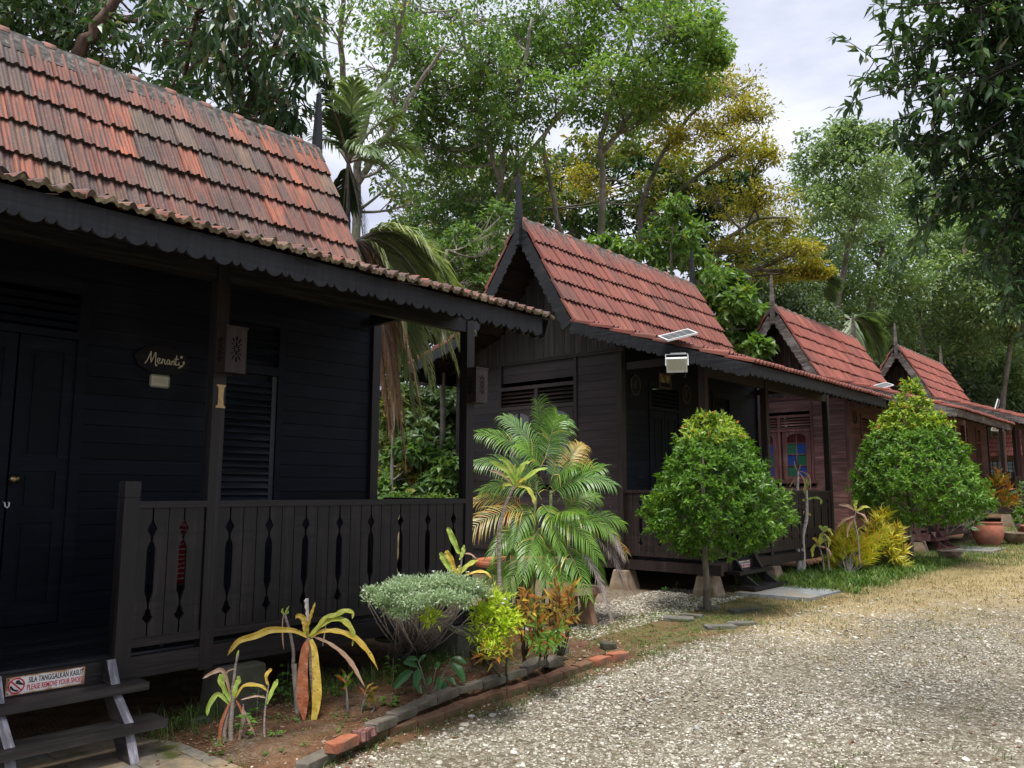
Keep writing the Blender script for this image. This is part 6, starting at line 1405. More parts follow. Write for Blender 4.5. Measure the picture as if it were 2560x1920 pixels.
# --- areca palm clump
def areca():
    g = np.random.default_rng(71); base = np.array([-.62, 7.35, zg(-.62, 7.35)]); r_ = empty('areca_palm', base, 'bushy areca palm clump with green and dead grey fronds before the second cabin', 'palm')
    b = MB(); stems = [(1130,1330,1120,1130),(1150,1320,1160,1040),(1190,1320,1190,1060),(1215,1310,1215,1110),(1105,1320,1095,1150),(1245,1310,1250,1130),(1170,1330,1175,1150)]; D_ = np.linalg.norm(base-CAM)
    for x0, y0, x1, y1 in stems:
        p0 = atd(x0, y0, D_+g.uniform(-.25,.25)); p0[2] = base[2]-.02; p1 = atd(x1, y1, D_+g.uniform(-.2,.2)); b.tube([q-base for q in bez(p0, (p0+p1)/2+g.normal(0,.03,3), p1, 6)], np.linspace(.026,.016,6), 8)
    b.build('stems', barkmat('green_palm_stem', (.06,.09,.03), (.20,.22,.09)), r_, smooth=True)
    F_ = [ # start x,y  tip x,y  depth offset, sag, material, leaflet length
     (1178,990,1160,868,-.1,.02,'arecal',.34),(1180,985,1205,900,.0,.22,'areca',.34),(1165,1000,1035,935,-.1,.20,'areca',.34),(1175,1000,1222,905,.2,.3,'arecal',.32),
     (1180,1000,1090,900,.2,.15,'arecal',.32),(1170,1040,1025,1000,-.2,.22,'arecal',.34),(1190,1040,1225,975,.2,.3,'areca',.32),(1160,1060,1040,1060,.0,.25,'areca',.32),
     (1185,1070,1322,1045,-.3,.30,'arecal',.34),(1200,1090,1300,1010,-.1,.25,'areca',.32),(1215,1110,1290,1075,.2,.3,'areca',.30),(1150,1110,980,1180,-.4,.32,'arecay',.36),(1140,1100,1005,1090,.1,.25,'arecay',.30),
     (1190,1130,1320,1150,-.3,.30,'areca',.34),(1180,1120,1290,1200,-.5,.32,'areca',.34),(1170,1140,1130,1250,-.5,.30,'areca',.32),(1150,1140,1060,1200,-.3,.28,'areca',.30),(1220,1140,1345,1130,.0,.30,'areca',.30),
     (1200,1170,1270,1290,-.6,.30,'areca',.32),(1190,1180,1225,1300,-.5,.20,'areca',.30),(1160,1180,1090,1290,-.3,.28,'areca',.30),(1130,1180,1050,1270,-.1,.28,'areca',.28),(1210,1120,1350,1190,.2,.35,'arecay',.30),
     (1215,1030,1260,960,.3,.3,'arecay',.28),(1200,1010,1275,1000,.4,.3,'arecay',.28),(1170,1080,1110,1010,.3,.2,'areca',.32),(1180,1060,1240,1010,-.2,.25,'areca',.32),(1170,1090,1210,1180,-.4,.28,'areca',.32),(1150,1090,1110,1180,-.3,.3,'areca',.30),(1175,1020,1120,960,-.2,.2,'areca',.32),(1185,1130,1250,1110,-.5,.25,'areca',.32),(1160,1160,1180,1260,-.5,.2,'areca',.3),(1230,1150,1300,1250,.0,.3,'areca',.3),
     (1285,1075,1335,1245,.1,.18,'arecag',.24),(1265,1150,1355,1265,.0,.35,'arecag',.26),(1250,1190,1320,1330,-.2,.35,'arecag',.24),(1270,1110,1310,1200,.2,.25,'arecag',.22),(1275,1090,1350,1290,.0,.3,'arecag',.26),(1290,1120,1345,1200,-.1,.25,'arecag',.24)]
    for x0, y0, x1, y1, dz, sag, mt, ll in F_:
        a = atd(x0, y0, D_+g.uniform(-.12,.12)); e = atd(x1, y1, D_+dz); m_ = (a+e)/2+np.array([0,0,1.])*np.linalg.norm(e-a)*sag; lf = MB(); st = MB(); dead = mt == 'arecag'
        # leaflets fan in the picture plane for most fronds: the blade faces the lane
        upv = (.55,-.35,.75) if not dead else (0,0,1)
        frond(lf, st, a-base, m_-base, e-base, 27 if not dead else 38, ll, g, .0165 if not dead else .015, ang=60 if not dead else 52, droop=.75 if not dead else .85, r0=.008, start=.12, vee=.3, up=upv, taper=(.7,1,.5), jit=.05 if not dead else .25, seg=4)
        o_ = lf.build('frond', LF[mt], r_); st.build('midrib', bpy.data.materials['green_palm_stem'] if not dead else BK['grey'], o_, smooth=True)
areca()

# --- strap leaves (dracaena, cordyline) built as bent, waved ribbons
def strap(b, pts, w_, g, fold=.18, wave=.10, tipw=.02, n=18, basew=.35, roll=0, mi=0, wpos=.5):
    P = np.array(pts, float); m_ = len(P); tt = np.linspace(0, m_-1, n); Q = []
    for q in tt:
        i = min(int(q), m_-2); f = q-i; p0, p1, p2, p3 = P[max(i-1,0)], P[i], P[i+1], P[min(i+2,m_-1)]; Q.append(.5*((2*p1)+(-p0+p2)*f+(2*p0-5*p1+4*p2-p3)*f*f+(-p0+3*p1-3*p2+p3)*f**3))
    Q = np.array(Q); vs = []; ph = g.uniform(0, 6)
    for i in range(n):
        d = Q[min(i+1,n-1)]-Q[max(i-1,0)]; d /= np.linalg.norm(d); s_ = np.cross(d, [.72,-.52,.46])   # blades turn their face to the open lane
        if np.linalg.norm(s_) < .2: s_ = np.array([.6,.8,0.])
        s_ /= np.linalg.norm(s_); u = np.cross(s_, d); t = i/(n-1); ww = w_*np.interp(t, [0,.15,wpos,.85,1], [basew,.62,1,.6,tipw]); s2 = s_*math.cos(roll)+u*math.sin(roll); u2 = np.cross(s2, d); wv = wave*w_*math.sin(i*1.3+ph)
        vs += [Q[i]+s2*ww/2+u2*(fold*ww+wv), Q[i], Q[i]-s2*ww/2+u2*(fold*ww-wv)]
    b.add(vs, [(3*i+k, 3*i+k+1, 3*i+4+k, 3*i+3+k) for i in range(n-1) for k in (0,1)], mi)
def spotted(name, cols, spot=(.10,.045,.02), amt=.62, sc_=55, grad=None):
    m_, t, b = newmat(name); n1 = noise(t, coords(t), 9, 4, .6); n2 = noise(t, coords(t), sc_, 3, .6)
    c = ramp(t, n1, [(.3+.4*i/(len(cols)-1), q) for i, q in enumerate(cols)]); c = mixc(t, ramp(t, n2, [(amt,(0,0,0)),(amt+.06,(1,1,1))]), c, spot)
    t.links.new(c, b.inputs['Base Color']); b.inputs['Roughness'].default_value = .45; tr = t.nodes.new('ShaderNodeBsdfTranslucent'); t.links.new(c, tr.inputs['Color']); ms = t.nodes.new('ShaderNodeMixShader'); ms.inputs[0].default_value = .25
    t.links.new(b.outputs[0], ms.inputs[1]); t.links.new(tr.outputs[0], ms.inputs[2]); t.links.new(ms.outputs[0], t.nodes['Material Output'].inputs['Surface']); bump(t, b, n1, .2, .004); return m_
YL = spotted('spotted_yellow_leaf', [(.50,.34,.05),(.62,.44,.06),(.66,.50,.10)]); YG = spotted('yellow_green_leaf', [(.30,.36,.05),(.48,.50,.08),(.56,.50,.08)], amt=.66); BR = spotted('dry_orange_brown_leaf', [(.30,.085,.03),(.42,.13,.05),(.36,.16,.08)], (.20,.06,.03)); TAN = spotted('tan_dead_leaf', [(.34,.19,.12),(.46,.29,.19),(.52,.38,.26)], (.25,.14,.09)); LG = spotted('pale_green_leaf', [(.25,.40,.05),(.36,.50,.08),(.48,.52,.10)], (.20,.22,.04), .70)
ringbark = barkmat('ringed_cane_bark', (.12,.095,.075), (.34,.29,.245), None, (2,2,40)); 
def px(lst, D_): return [at(q[0], q[1], D_+(q[2] if len(q) > 2 else 0)) for q in lst]
def hero():
    g = np.random.default_rng(81); s = 1/3.1725      # pixel positions read in the 600..1000 x 1450..1750 zoom
    def z(l): return [(600+q[0]*s, 1450+q[1]*s)+tuple(q[2:]) for q in l]
    b0 = on_ground(795, 1800, .06); D_ = np.linalg.norm(b0-CAM); r_ = empty('dracaena', b0, 'dracaena with long spotted yellow leaves and two hanging leaves, one rust brown', 'plant')
    st = MB(); st.tube([q-b0 for q in px(z([(600,1110),(585,900),(560,650),(548,500),(545,460)]), D_)], [.020,.018,.017,.015,.012], 9); st.build('cane', ringbark, r_, smooth=True)
    for nm, mt, w_, pts, wp, rl in [
        ('leaf', YL, .046, [(540,455),(440,405),(330,395),(230,400),(130,440,-.04),(0,480,-.06),(-60,540,-.06),(-100,600,-.05)], .5, .35),
        ('leaf', YG, .040, [(550,450),(620,370),(680,300),(760,280),(830,248),(890,260),(890,310)], .6, .4),
        ('leaf', YG, .050, [(550,450),(600,400),(680,340),(770,310),(850,350),(895,430),(890,525)], .62, .5),
        ('leaf', YL, .046, [(560,455),(640,412),(720,405),(800,415),(900,455),(980,530),(1040,610),(1095,715)], .6, .4),
        ('leaf', YL, .040, [(545,455),(520,400),(515,340),(500,300),(460,282),(440,310)], .5, .5),
        ('leaf', YL, .034, [(545,450),(540,380),(560,300),(580,240),(600,170)], .6, .9),
        ('leaf', YG, .030, [(540,455),(520,420),(510,380)], .5, .7),
        ('dead_leaf', TAN, .034, [(580,450),(680,490),(760,540),(840,610),(900,690),(940,760),(990,850)], .6, .4),
        ('dead_leaf', BR, .075, [(545,475),(515,560,-.03),(500,700,-.04),(495,850,-.05),(500,1000,-.05),(510,1130,-.05)], .72, 0),
        ('hanging_leaf', YL, .060, [(562,470),(590,560,-.05),(600,680,-.07),(610,820,-.08),(608,950,-.08),(590,1090,-.07),(560,1180,-.06)], .62, 0),
        ('thin_dead_leaf', TAN, .010, [(680,360),(670,430),(655,525)], .5, 0)]:
        b = MB(); strap(b, [q-b0 for q in px(z(pts), D_)], w_*1.10, g, wpos=wp, roll=rl*.8, n=30, wave=.07); b.build(nm, mt, r_)
    b = MB(); strap(b, [q-b0 for q in px(z([(545,330),(548,260),(545,200),(545,145)]), D_)], .040, g, fold=.6, tipw=.9, basew=.2, roll=.9, wpos=.9); b.build('white_bract', spotted('white_papery_bract', [(.62,.58,.52),(.74,.70,.66)], (.40,.34,.30)), r_)
hero()
def cane_plant(label, pts, r0, r1, D_, leaves, bark=None, base=None, seed=1):
    g = np.random.default_rng(seed); P = px(pts, D_); b0 = P[0].copy(); r_ = empty('cane_plant', b0, label, 'plant'); b = MB(); n = len(P); Q = []
    for i in range(n-1):
        for t in np.linspace(0,1,4,endpoint=False): Q.append(P[i]*(1-t)+P[i+1]*t-b0)
    Q.append(P[-1]-b0); Q = np.array(Q); Q[1:-1] = (Q[:-2]+2*Q[1:-1]+Q[2:])/4; b.tube(Q, np.linspace(r0, r1, len(Q)), 9); b.build('cane', bark or ringbark, r_, smooth=True)
    for mt, w_, pl, rl in leaves:
        b = MB(); strap(b, [q-b0 for q in px(pl, D_)], w_, g, roll=rl, n=16); b.build('leaf', mt, r_)
    return r_
GD = lambda x, y, z=.06: float(np.linalg.norm(on_ground(x, y, z)-CAM))
D_ = GD(745, 1790); s = 1/3.1725
cane_plant('tall grey ringed cane with a tiny tuft on top left of the yellow leaved dracaena', [(745,1790),(742,1740),(738,1700),(735,1660)], .022, .020, D_, [], BK['pale'])
cane_plant('thin leaning ringed stem with small green tip beside the spotted dracaena', [(733,1662),(734,1630),(727,1590),(716,1550),(711,1535)], .013, .009, D_, [(LG,.018,[(711,1537),(706,1528),(708,1520)],.5),(LG,.018,[(712,1537),(718,1524),(723,1515)],.5),(LG,.018,[(712,1537),(720,1532),(720,1526)],.5),(TAN,.012,[(708,1537),(706,1570),(707,1600),(710,1625)],0)])
# left group of young cordylines
D_ = GD(565, 1860, .03)
cane_plant('green cordyline with drooping strap leaves at the left end of the bed', [(578,1862),(577,1820),(580,1775),(583,1740)], .017, .012, D_,
  [(LG,.040,[(578,1755),(560,1720),(552,1700),(556,1690),(558,1740)],.3),(LG,.045,[(580,1760),(590,1720),(598,1700),(594,1690)],.5),(LG,.034,[(572,1760),(545,1735),(522,1765),(518,1790)],.3),(TAN,.030,[(578,1745),(560,1680),(535,1680),(506,1697)],.3),(YL,.028,[(585,1750),(610,1715),(650,1715),(668,1728)],.3),(BR,.024,[(578,1750),(560,1790),(550,1830),(552,1880)],0),(BR,.020,[(590,1750),(605,1780),(612,1820),(608,1850)],0)])
cane_plant('thick stub cane with withered leaves at the left end of the bed', [(563,1868),(560,1830),(568,1790),(585,1700),(588,1665),(596,1635)], .016, .006, D_+.02, [(LG,.014,[(590,1650),(594,1635),(597,1625)],0),(TAN,.012,[(585,1672),(570,1678),(565,1690)],0),(BR,.022,[(590,1760),(570,1800),(556,1850),(550,1885)],0)])
cane_plant('bare crooked stem with one curled yellow leaf left of the grey cane', [(668,1880),(660,1830),(662,1780),(668,1735),(672,1710)], .008, .004, D_-.1, [(YL,.030,[(670,1712),(666,1690),(676,1676),(672,1672)],.4),(crm := LG,.036,[(668,1760),(680,1730),(692,1705),(690,1700)],.4),(TAN,.014,[(665,1745),(640,1740),(600,1750)],.2)])
cane_plant('withered brown stalk on the soil beside the left cordyline', [(640,1880),(635,1850),(600,1835),(612,1800),(608,1760)], .007, .003, D_-.05, [(TAN,.020,[(608,1765),(605,1800),(600,1840),(590,1870)],0),(TAN,.016,[(610,1775),(625,1810),(640,1845)],0)])
# thin-stemmed plant with yellow-green rosette in front of the palm
D_ = 7.0
cane_plant('tall thin curved stem topped with yellow green strap leaves in front of the areca palm', [(1253,1555),(1249,1480),(1247,1400),(1248,1320),(1262,1265),(1285,1215)], .020, .013, D_,
  [(LG,.050,[(1286,1212),(1270,1180),(1240,1160),(1222,1150)],.3),(LG,.048,[(1286,1212),(1280,1175),(1262,1150),(1245,1148)],.4),(LG,.052,[(1288,1212),(1300,1180),(1312,1160),(1326,1155)],.4),(LG,.046,[(1288,1213),(1310,1200),(1340,1178),(1370,1170)],.3),(LG,.040,[(1284,1210),(1276,1190),(1262,1190),(1258,1180)],.4),(YG,.050,[(1290,1213),(1318,1222),(1332,1245),(1335,1262)],.3),(TAN,.034,[(1284,1212),(1262,1190),(1240,1180),(1222,1176)],.2),(YL,.040,[(1288,1212),(1305,1200),(1318,1196)],.4),(LG,.040,[(1288,1212),(1294,1190),(1300,1165)],.6),(YG,.034,[(1284,1212),(1262,1212),(1258,1225)],.2),(LG,.04,[(1287,1212),(1284,1180),(1288,1160)],.6)])
# pair of yellow-green shoots behind the silver shrub
D_ = 6.45
cane_plant('yellow green strap leaved plant with pinkish tips behind the pale green shrub', [(1150,1500),(1150,1440),(1155,1390)], .010, .006, D_,
  [(LG,.050,[(1148,1385),(1138,1360),(1125,1330),(1118,1318)],.5),(LG,.055,[(1138,1440),(1118,1410),(1105,1388),(1098,1385)],.6),(YL,.055,[(1140,1440),(1132,1410),(1120,1385),(1114,1376)],.6),(YG,.045,[(1148,1438),(1165,1418),(1185,1405),(1195,1400)],.4),(YL,.028,[(1160,1440),(1190,1430),(1215,1432),(1230,1448)],.3),(TAN,.016,[(1156,1385),(1175,1385),(1192,1398)],.2),(LG,.04,[(1150,1400),(1158,1380),(1160,1362)],.6),(YG,.04,[(1145,1440),(1148,1425),(1152,1412)],.5)])

# --- flat-topped pale shrub, lime shrub
def lowshrub(name, label, cat, blobs, D_, leaf, L, W, seed, base, nst=16, subs=40, leaves=16, flat=.35, st_r=.006, spread=.3, group=None, up=.4, bark=None):
    g = np.random.default_rng(seed); b0 = np.array(base, float); r_ = empty(name, b0, label, cat, group); lf = MB(); st = MB()
    for x, y, rp, dz in blobs:
        c = at(x, y, D_+dz); rad = rp/F_PX*D_; n = subs*leaves; d = sph(subs, g); S_ = c+d*rad*np.array([1,1,flat])*g.uniform(.3,1,(subs,1)); ns = np.repeat(np.arange(subs), leaves); off = g.normal(0,1,(n,3))*L*.6; P = S_[ns]+off*np.array([1,1,.7])
        D = unit(off)+sph(n, g)*.4+np.array([0,0,up]); V, F_ = leafset(P-b0, D, np.array([0,0,1.])+sph(n, g)*.5, L*g.uniform(.7,1.3,n), W*g.uniform(.8,1.2,n), .2, .1); lf.arrays(V, F_)
        for k in range(nst):
            e = S_[g.integers(0, subs)]; a = b0+np.array([g.normal(0,.07), g.normal(0,.09), 0]); m_ = (a+e)/2+g.normal(0,.05,3)+np.array([0,0,-.02]); st.tube([q-b0 for q in bez(a, m_, e, 6)], np.linspace(st_r, st_r*.4, 6), 5, cap=False)
    lf.build('foliage', leaf, r_); st.build('stems', bark or BK['pale'], r_, smooth=True); return r_
p = on_ground(1050, 1640, .1); D_ = 5.75
sv = lowshrub('flat_topped_shrub', 'pale silvery green flat topped shrub with small white flowers in the bed', 'shrub', [(945,1480,42,0),(1000,1470,55,-.1),(1060,1455,60,0),(1120,1450,60,.1),(1165,1462,55,.0),(1190,1480,40,.1),(1030,1500,60,-.25),(1100,1490,60,-.2),(960,1500,45,-.1),(1000,1530,40,-.15),(1150,1500,45,-.15),(1070,1470,60,.25),(1010,1455,40,.25)], D_, LF['silver'], .026, .011, 91, [p[0]-.1,p[1],zg(p[0],p[1])+.03], 8, 60, 13, .19, st_r=.007, bark=BK['white'])
b = MB(); g = np.random.default_rng(92)
for x, y in [(908,1478),(1083,1430),(1028,1488),(1230,1493),(1258,1510),(1262,1500),(1000,1440),(1170,1432),(1195,1470)]:
    c = at(x, y, D_-.28); 
    for k in range(5):
        a = 2*PI*k/5+g.uniform(0,1); d = np.array([math.cos(a)*.7, math.sin(a)*.7, .5]); V, F_ = leafset(c[None]-np.array(sv.location), d[None], np.array([[0,0,1.]]), np.array([.018]), np.array([.010])); b.arrays(V, F_)
b.build('flowers', LF['white'], sv)
p = on_ground(1240, 1640, .1)
lowshrub('lime_shrub', 'lime yellow small leaved shrub right of the pale flat topped shrub', 'shrub', [(1235,1495,36,0),(1255,1530,42,-.05),(1225,1550,42,.05),(1260,1570,36,-.05),(1210,1590,36,0),(1235,1610,36,-.1),(1275,1545,26,0),(1075,1540,16,-.1),(1200,1530,26,0)], 5.95, LF['lime'], .045, .015, 93, [p[0]-.1,p[1],zg(p[0],p[1])+.03], 8, 15, 12, .8)
# --- broad ribbed seedling, small herbs
def herb(name, label, x, y, D_, items, mat, seed, stem=None, group=None, cat='plant'):
    g = np.random.default_rng(seed); b0 = at(x, y, D_); r_ = empty(name, b0, label, cat, group); lf = MB(); st = MB()
    for (x0,y0,x1,y1,w_) in items:
        a = at(x0, y0, D_); e = at(x1, y1, D_+g.uniform(-.08,.04)); L = np.linalg.norm(e-a); m_ = (a+e)/2+np.array([0,0,.10*L]); strap(lf, [a-b0, m_-b0, e-b0], w_, g, fold=.12, wave=.01, basew=.1, n=12, roll=.35, wpos=.45); st.tube([p_-b0 for p_ in bez(b0, (b0+a)/2+np.array([0,0,.01]), a, 4)], .0028, 5)
    lf.build('leaves', mat, r_); st.build('stems', BK['grey'], r_, smooth=True); return r_
s = 1/2.765
def z2(l): return [(700+a*s, 1370+b_*s, 700+c*s, 1370+d*s, w_) for a,b_,c,d,w_ in l]
herb('seedling', 'young plant with large ribbed dark green leaves hanging over the edging bricks', 1075, 1745, GD(1075,1745,.09), z2([(910,850,785,975,.075),(960,840,930,975,.075),(950,820,850,790,.05),(1110,890,1090,990,.06),(1130,920,1150,1060,.078),(1190,790,1275,930,.078),(1150,890,1210,950,.05),(1040,890,1020,950,.045),(1190,760,1290,800,.045),(960,790,1010,740,.035),(1080,830,1110,800,.05),(930,930,975,1010,.05),(950,770,870,770,.04)]), LF['seed'], 95)
g = np.random.default_rng(96)
def smallherb(x, y, z_, h, n, L, W, mat, label, seed, group='small green weeds growing in the bed'):
    g = np.random.default_rng(seed); b0 = on_ground(x, y, z_); r_ = empty('small_weed', b0, label, 'weed', group); lf = MB(); st = MB()
    st.tube([(0,0,0),(.01,0,h*.5),(0,.01,h)], .003, 5)
    zz = h*g.uniform(.25,1,n); a = g.uniform(0,2*PI,n); P = np.stack([0*a,0*a,zz],1)+np.stack([np.cos(a),np.sin(a),0*a],1)*L*.35; D = np.stack([np.cos(a),np.sin(a),.15+0*a],1)
    V, F_ = leafset(P, D, np.array([0,0,1.])+sph(n,g)*.2, L*g.uniform(.7,1.2,n), W*g.uniform(.8,1.2,n), .15, .2); lf.arrays(V, F_); lf.build('leaves', mat, r_); st.build('stem', BK['grey'], r_); return r_
for i, (x, y, h, n, L, W, lab) in enumerate([(715,1745,.26,22,.06,.042,'leafy green weed growing behind the bare crooked stem'),(640,1800,.24,20,.055,.038,'green weed with rounded leaves right of the left cordyline'),(980,1710,.22,18,.07,.032,'upright weed with pointed leaves left of the ribbed seedling'),(975,1775,.10,14,.07,.035,'low spreading weed in front of the ribbed seedling near the bricks'),(820,1745,.08,12,.06,.03,'small weed right of the hanging yellow leaf'),(835,1800,.05,9,.035,.018,'tiny seedling on bare soil near the middle of the bed'),(745,1810,.04,8,.035,.02,'tiny seedling at the foot of the rust brown hanging leaf'),(1010,1640,.22,18,.07,.03,'bright green weed under the pale flat topped shrub'),(1045,1640,.24,8,.12,.014,'narrow bladed weed under the pale flat topped shrub'),(930,1690,.06,10,.04,.02,'short weed near the centre of the bed'),(700,1760,.13,12,.05,.035,'small round leaved weed at the foot of the grey cane'),(1135,1690,.10,14,.04,.02,'small weed at the brick edge right of the ribbed seedling'),(1060,1590,.2,14,.05,.02,'slender weed amid the bare stems of the pale shrub'),(440,1815,.06,16,.03,.015,'low weed at the corner of the slate slab'),(475,1790,.07,22,.03,.014,'feathery weed beside the end of the bottom step'),(610,1850,.16,16,.06,.035,'green weed with broad leaves growing between the young cordylines'),(625,1745,.18,14,.055,.035,'soft green weed behind the left cordylines against the footing'),(690,1845,.05,9,.05,.022,'tiny spreading weed left of the rust brown hanging leaf'),(870,1690,.12,14,.05,.025,'weed behind the mottled croton under the floor beam'),(1180,1660,.12,12,.05,.02,'weed under the lime shrub near the grey bricks'),(905,1835,.04,8,.04,.02,'tiny weed on the soil by the upper brick row'),(540,1870,.05,10,.04,.02,'tiny weed beside the slate slab corner')]):
    smallherb(x, y, .06, h, n, L, W, LF['herb'], lab, 200+i)
# crotons
def croton(label, base, D_, heads, L, W, mat, seed, group='crotons and leafy shrubs around the bench', stems=True, nl=20):
    g = np.random.default_rng(seed); b0 = np.array(base, float); r_ = empty('croton', b0, label, 'croton', group); lf = MB(); st = MB()
    for x, y, dz in heads:
        c = at(x, y, D_+dz); m_ = (b0+c)/2+g.normal(0,.04,3); C_ = bez(b0, m_, c, 6); st.tube([q-b0 for q in C_], np.linspace(.008,.004,6), 6); t = g.uniform(.62,1.0,nl)[:, None]; ax = unit(c-C_[3]); P = C_[3]+(c-C_[3])*np.clip((t-.5)*2,0,1); a = g.uniform(0,2*PI,nl)
        u = unit(np.cross(ax,[.3,.2,1.])); v = np.cross(ax,u); D = ax*(.25+.9*t)+(u*np.cos(a)[:,None]+v*np.sin(a)[:,None])*(1.1-.5*t)+np.array([0,0,.15])
        V, F_ = leafset(P-b0, D, ax+sph(nl,g)*.3, L*g.uniform(.65,1.2,nl), W*g.uniform(.8,1.2,nl), .18, .3); lf.arrays(V, F_)
    lf.build('leaves', mat, r_); st.build('stems', BK['grey'], r_, smooth=True); return r_
def gb(x, y, z_=.1): p = on_ground(x, y, z_); p[2] = zg(p[0], p[1])+.02; return p
croton('dark red and green croton right of the lime shrub', gb(1310,1655), 6.5, [(1305,1500,0),(1290,1530,.1),(1330,1520,-.1),(1345,1550,0),(1300,1570,-.1),(1320,1480,.1),(1350,1500,.1)], .12, .028, LF['croton'], 301)
croton('reddish croton in front of the bench leg', gb(1400,1660), 6.7, [(1400,1480,0),(1380,1500,-.1),(1420,1490,.1),(1440,1530,0),(1410,1550,-.1),(1390,1460,.1),(1370,1530,0),(1430,1470,.1)], .12, .025, LF['croton'], 302)
croton('green and orange croton at the end of the planting bed', gb(1360,1665), 6.4, [(1345,1560,0),(1370,1590,-.1),(1390,1600,0),(1350,1610,0),(1330,1600,.05),(1400,1570,0)], .13, .025, LF['crotong'], 303)
croton('brown stemmed croton near the grey brick row', gb(1265,1700), 5.7, [(1195,1620,0),(1230,1625,-.05),(1275,1615,0),(1250,1640,0)], .12, .02, LF['croton'], 304, nl=12)
croton('small mottled croton with pink and yellow leaves in the middle of the bed', gb(870,1800,.05), GD(870,1800,.05), [(862,1700,0),(868,1690,.02)], .095, .026, LF['crotong'], 305, nl=11)
croton('small orange red croton beside the mottled croton', gb(905,1800,.05), GD(905,1800,.05), [(920,1735,0),(935,1745,.02),(915,1725,.0)], .085, .026, LF['coleus'], 306, nl=9)
# yellow croton shrubs and white dead stems along the verge
p = on_ground(2130, 1440, .26)
for i, (lab, bx, hs, mt, nl) in enumerate([('bushy bright yellow croton, nearest of the verge shrubs', (2120,1440), [(2090,1365,0),(2110,1340,.2),(2140,1330,.1),(2160,1350,0),(2130,1370,-.2),(2105,1390,-.2),(2160,1385,-.2),(2190,1370,0),(2080,1400,-.1),(2145,1410,-.3),(2120,1315,.3),(2170,1400,-.2),(2110,1365,-.2),(2185,1340,.3),(2095,1345,.1),(2150,1365,-.1)], 'cyel', 34),
                                        ('taller yellow croton behind, touching the clipped pointed tree', (2190,1420), [(2190,1300,0),(2220,1290,.3),(2240,1320,.2),(2210,1330,.1),(2250,1350,.2),(2225,1370,0),(2200,1350,0),(2240,1390,0),(2260,1380,.2),(2205,1280,.3),(2175,1320,.2),(2230,1345,0)], 'cyel', 34)]):
    croton(lab, gb(bx[0], bx[1], .26), 15.3+i*.7, hs+[(x+g.integers(-22,22), y+g.integers(-18,22), dz+.15) for x, y, dz in hs], .22, .030, LF[mt], 320+i, 'yellow crotons on the grassy verge', nl=nl)
D_ = float(np.linalg.norm(on_ground(2005,1440,.25)-CAM))
wst = BK['white']
cane_plant('pale dead stem with withered hanging leaves in front of the dark cabin railing', [(1999,1445),(1997,1400),(1990,1350),(1992,1260),(1994,1200),(1995,1178)], .050, .018, D_, [(TAN,.03,[(1995,1180),(1986,1200),(1972,1218)],0),(TAN,.03,[(1996,1180),(2010,1200),(2014,1230)],0),(TAN,.03,[(1996,1178),(2022,1190),(2026,1225)],.2),(TAN,.03,[(1996,1178),(2012,1182),(2022,1200),(2020,1220)],.2),(TAN,.02,[(1995,1180),(1988,1165),(1985,1150)],.3),(TAN,.02,[(1996,1178),(2000,1168),(2002,1160)],.3),(TAN,.035,[(1995,1182),(1990,1200),(1986,1215)],0)], wst, seed=5)
cane_plant('pale forked dead stem with yellow leaves beside the dark cabin railing', [(2008,1440),(2008,1390),(2005,1340),(2016,1300),(2017,1260),(2016,1225)], .050, .020, D_+.1, [(LG,.06,[(2016,1240),(2012,1225),(2018,1205),(2012,1195)],.4),(LG,.06,[(2016,1250),(2036,1245),(2052,1250),(2050,1262)],.3),(YG,.05,[(2016,1252),(2002,1250),(1988,1256)],.3),(YL,.06,[(1992,1290),(2010,1282),(2030,1290)],.3),(YL,.05,[(1990,1292),(1982,1310),(1984,1340)],.0),(LG,.06,[(1992,1290),(1982,1270),(1975,1258)],.4),(YG,.06,[(1992,1290),(2002,1272),(2010,1266)],.5)], wst, seed=6)
D_ = 14.8
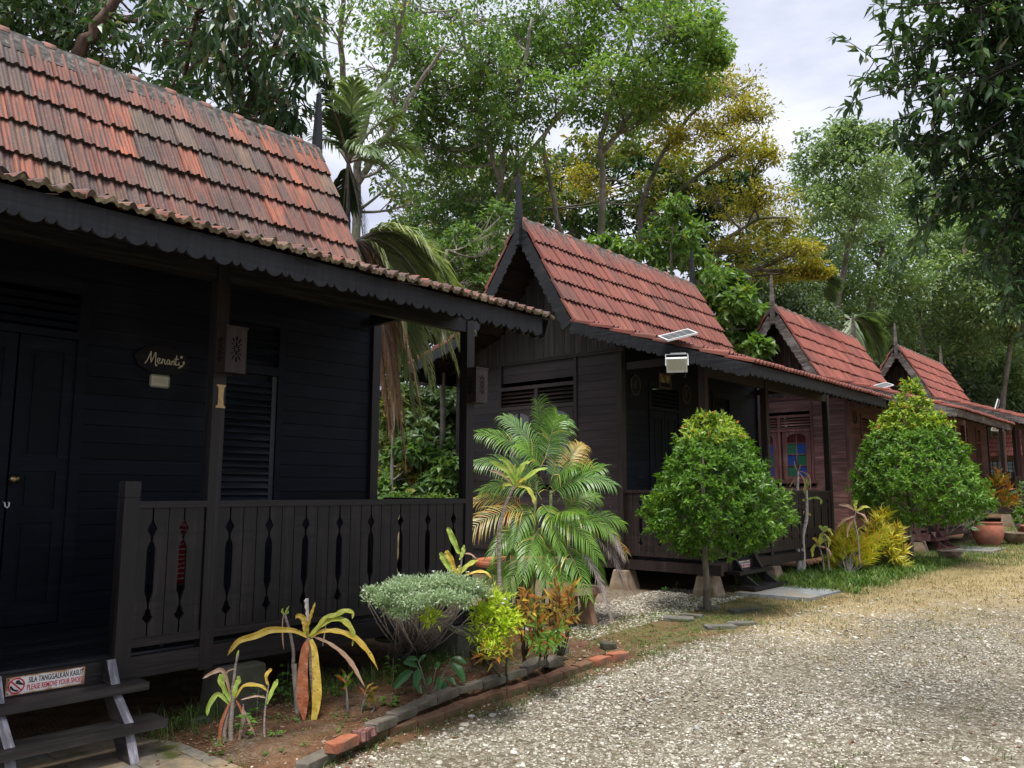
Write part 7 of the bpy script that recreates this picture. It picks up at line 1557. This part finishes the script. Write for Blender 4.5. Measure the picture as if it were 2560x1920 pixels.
for i, (pts, lv, lab) in enumerate([([(2060,1438),(2058,1400),(2050,1370),(2035,1358)], [(YG,.07,[(2040,1360),(2030,1375),(2032,1395)],.2),(YG,.07,[(2046,1364),(2060,1350),(2080,1352)],.3),(TAN,.06,[(2048,1366),(2068,1372),(2078,1390)],.2),(YL,.06,[(2050,1368),(2040,1350),(2030,1345)],.3)], 'thin stemmed plant with yellow green leaves on the grassy verge'),
                                  ([(2074,1435),(2070,1390),(2062,1350),(2058,1325)], [(YG,.08,[(2058,1330),(2050,1345),(2048,1370)],.2),(YG,.07,[(2058,1328),(2072,1325),(2082,1340)],.3),(YG,.07,[(2060,1335),(2072,1350),(2070,1370)],.3),(LG,.06,[(2058,1328),(2052,1318),(2046,1316)],.4),(LG,.06,[(2058,1326),(2064,1318),(2070,1320)],.4)], 'leafy thin stem next to the nearest yellow croton'),
                                  ([(2150,1420),(2145,1340),(2135,1300),(2140,1275)], [(TAN,.06,[(2140,1278),(2120,1265),(2096,1262)],.3),(YG,.06,[(2140,1276),(2138,1262),(2144,1250)],.4),(TAN,.05,[(2138,1290),(2110,1300),(2092,1320)],.2),(TAN,.05,[(2140,1280),(2160,1290),(2170,1310)],.2),(YG,.06,[(2142,1278),(2160,1268),(2176,1270)],.3),(TAN,.05,[(2136,1295),(2120,1320),(2118,1345)],.1)], 'half withered plant with drooping dry leaves above the yellow crotons')]):
    cane_plant(lab, pts, .016, .008, D_, lv, BK['pale'], seed=30+i)
# plants in and around the far pots
def potplant(px_, py_, Y, heads, L, W, mat, label, seed, nl=22):
    c = onY(px_, py_, Y); D_ = float(np.linalg.norm(c-CAM)); croton(label, c, D_, heads, L, W, mat, seed, 'plants standing in and behind the far pots', nl=nl)
potplant(2465, 1290, 22.0, [(2485,1215,.5),(2505,1200,.4),(2520,1225,.3),(2500,1240,.2),(2530,1250,.3),(2480,1240,0),(2470,1215,.2),(2515,1262,0),(2495,1185,.3)], .30, .06, LF['croton'], 'orange and red leaved croton growing from the terracotta urn', 401, 26)
potplant(2545, 1330, 23.5, [(2540,1230,0),(2555,1210,.3),(2550,1260,0),(2530,1240,.2),(2570,1240,0)], .14, .06, LF['sage2'], 'pale green potted shrub at the right edge', 402, 26)
potplant(2545, 1320, 22.8, [(2535,1290,0),(2550,1280,.1),(2560,1295,0),(2542,1305,-.1)], .18, .09, LF['bright'], 'rounded bright green plant in the grey brown bowl', 403, 22)
potplant(2370, 1340, 18.2, [(2355,1300,0),(2372,1290,.1),(2390,1300,0),(2410,1310,.1)], .10, .03, LF['arecag'], 'withered thin stems in the shallow weathered bowl', 404, 8)
potplant(2410, 1330, 20.5, [(2400,1300,0),(2425,1290,.2),(2440,1310,0),(2450,1290,.3),(2420,1320,-.1)], .22, .05, LF['sage'], 'grey green leafy clump between the bowl and the urn', 405, 22)
# low plants under the second cabin edge
for i, (x, y, h, lab) in enumerate([(1690,1478,.16,'small silvery weed at the dark opening under the second cabin'),(1663,1480,.08,'tiny yellow green weed at the dark opening under the second cabin'),(1835,1480,.10,'weed growing beside the short dark steps')]):
    smallherb(x, y, .22, h, 14, .05, .022, LF['herb'], lab, 240+i, 'small weeds under the second cabin')
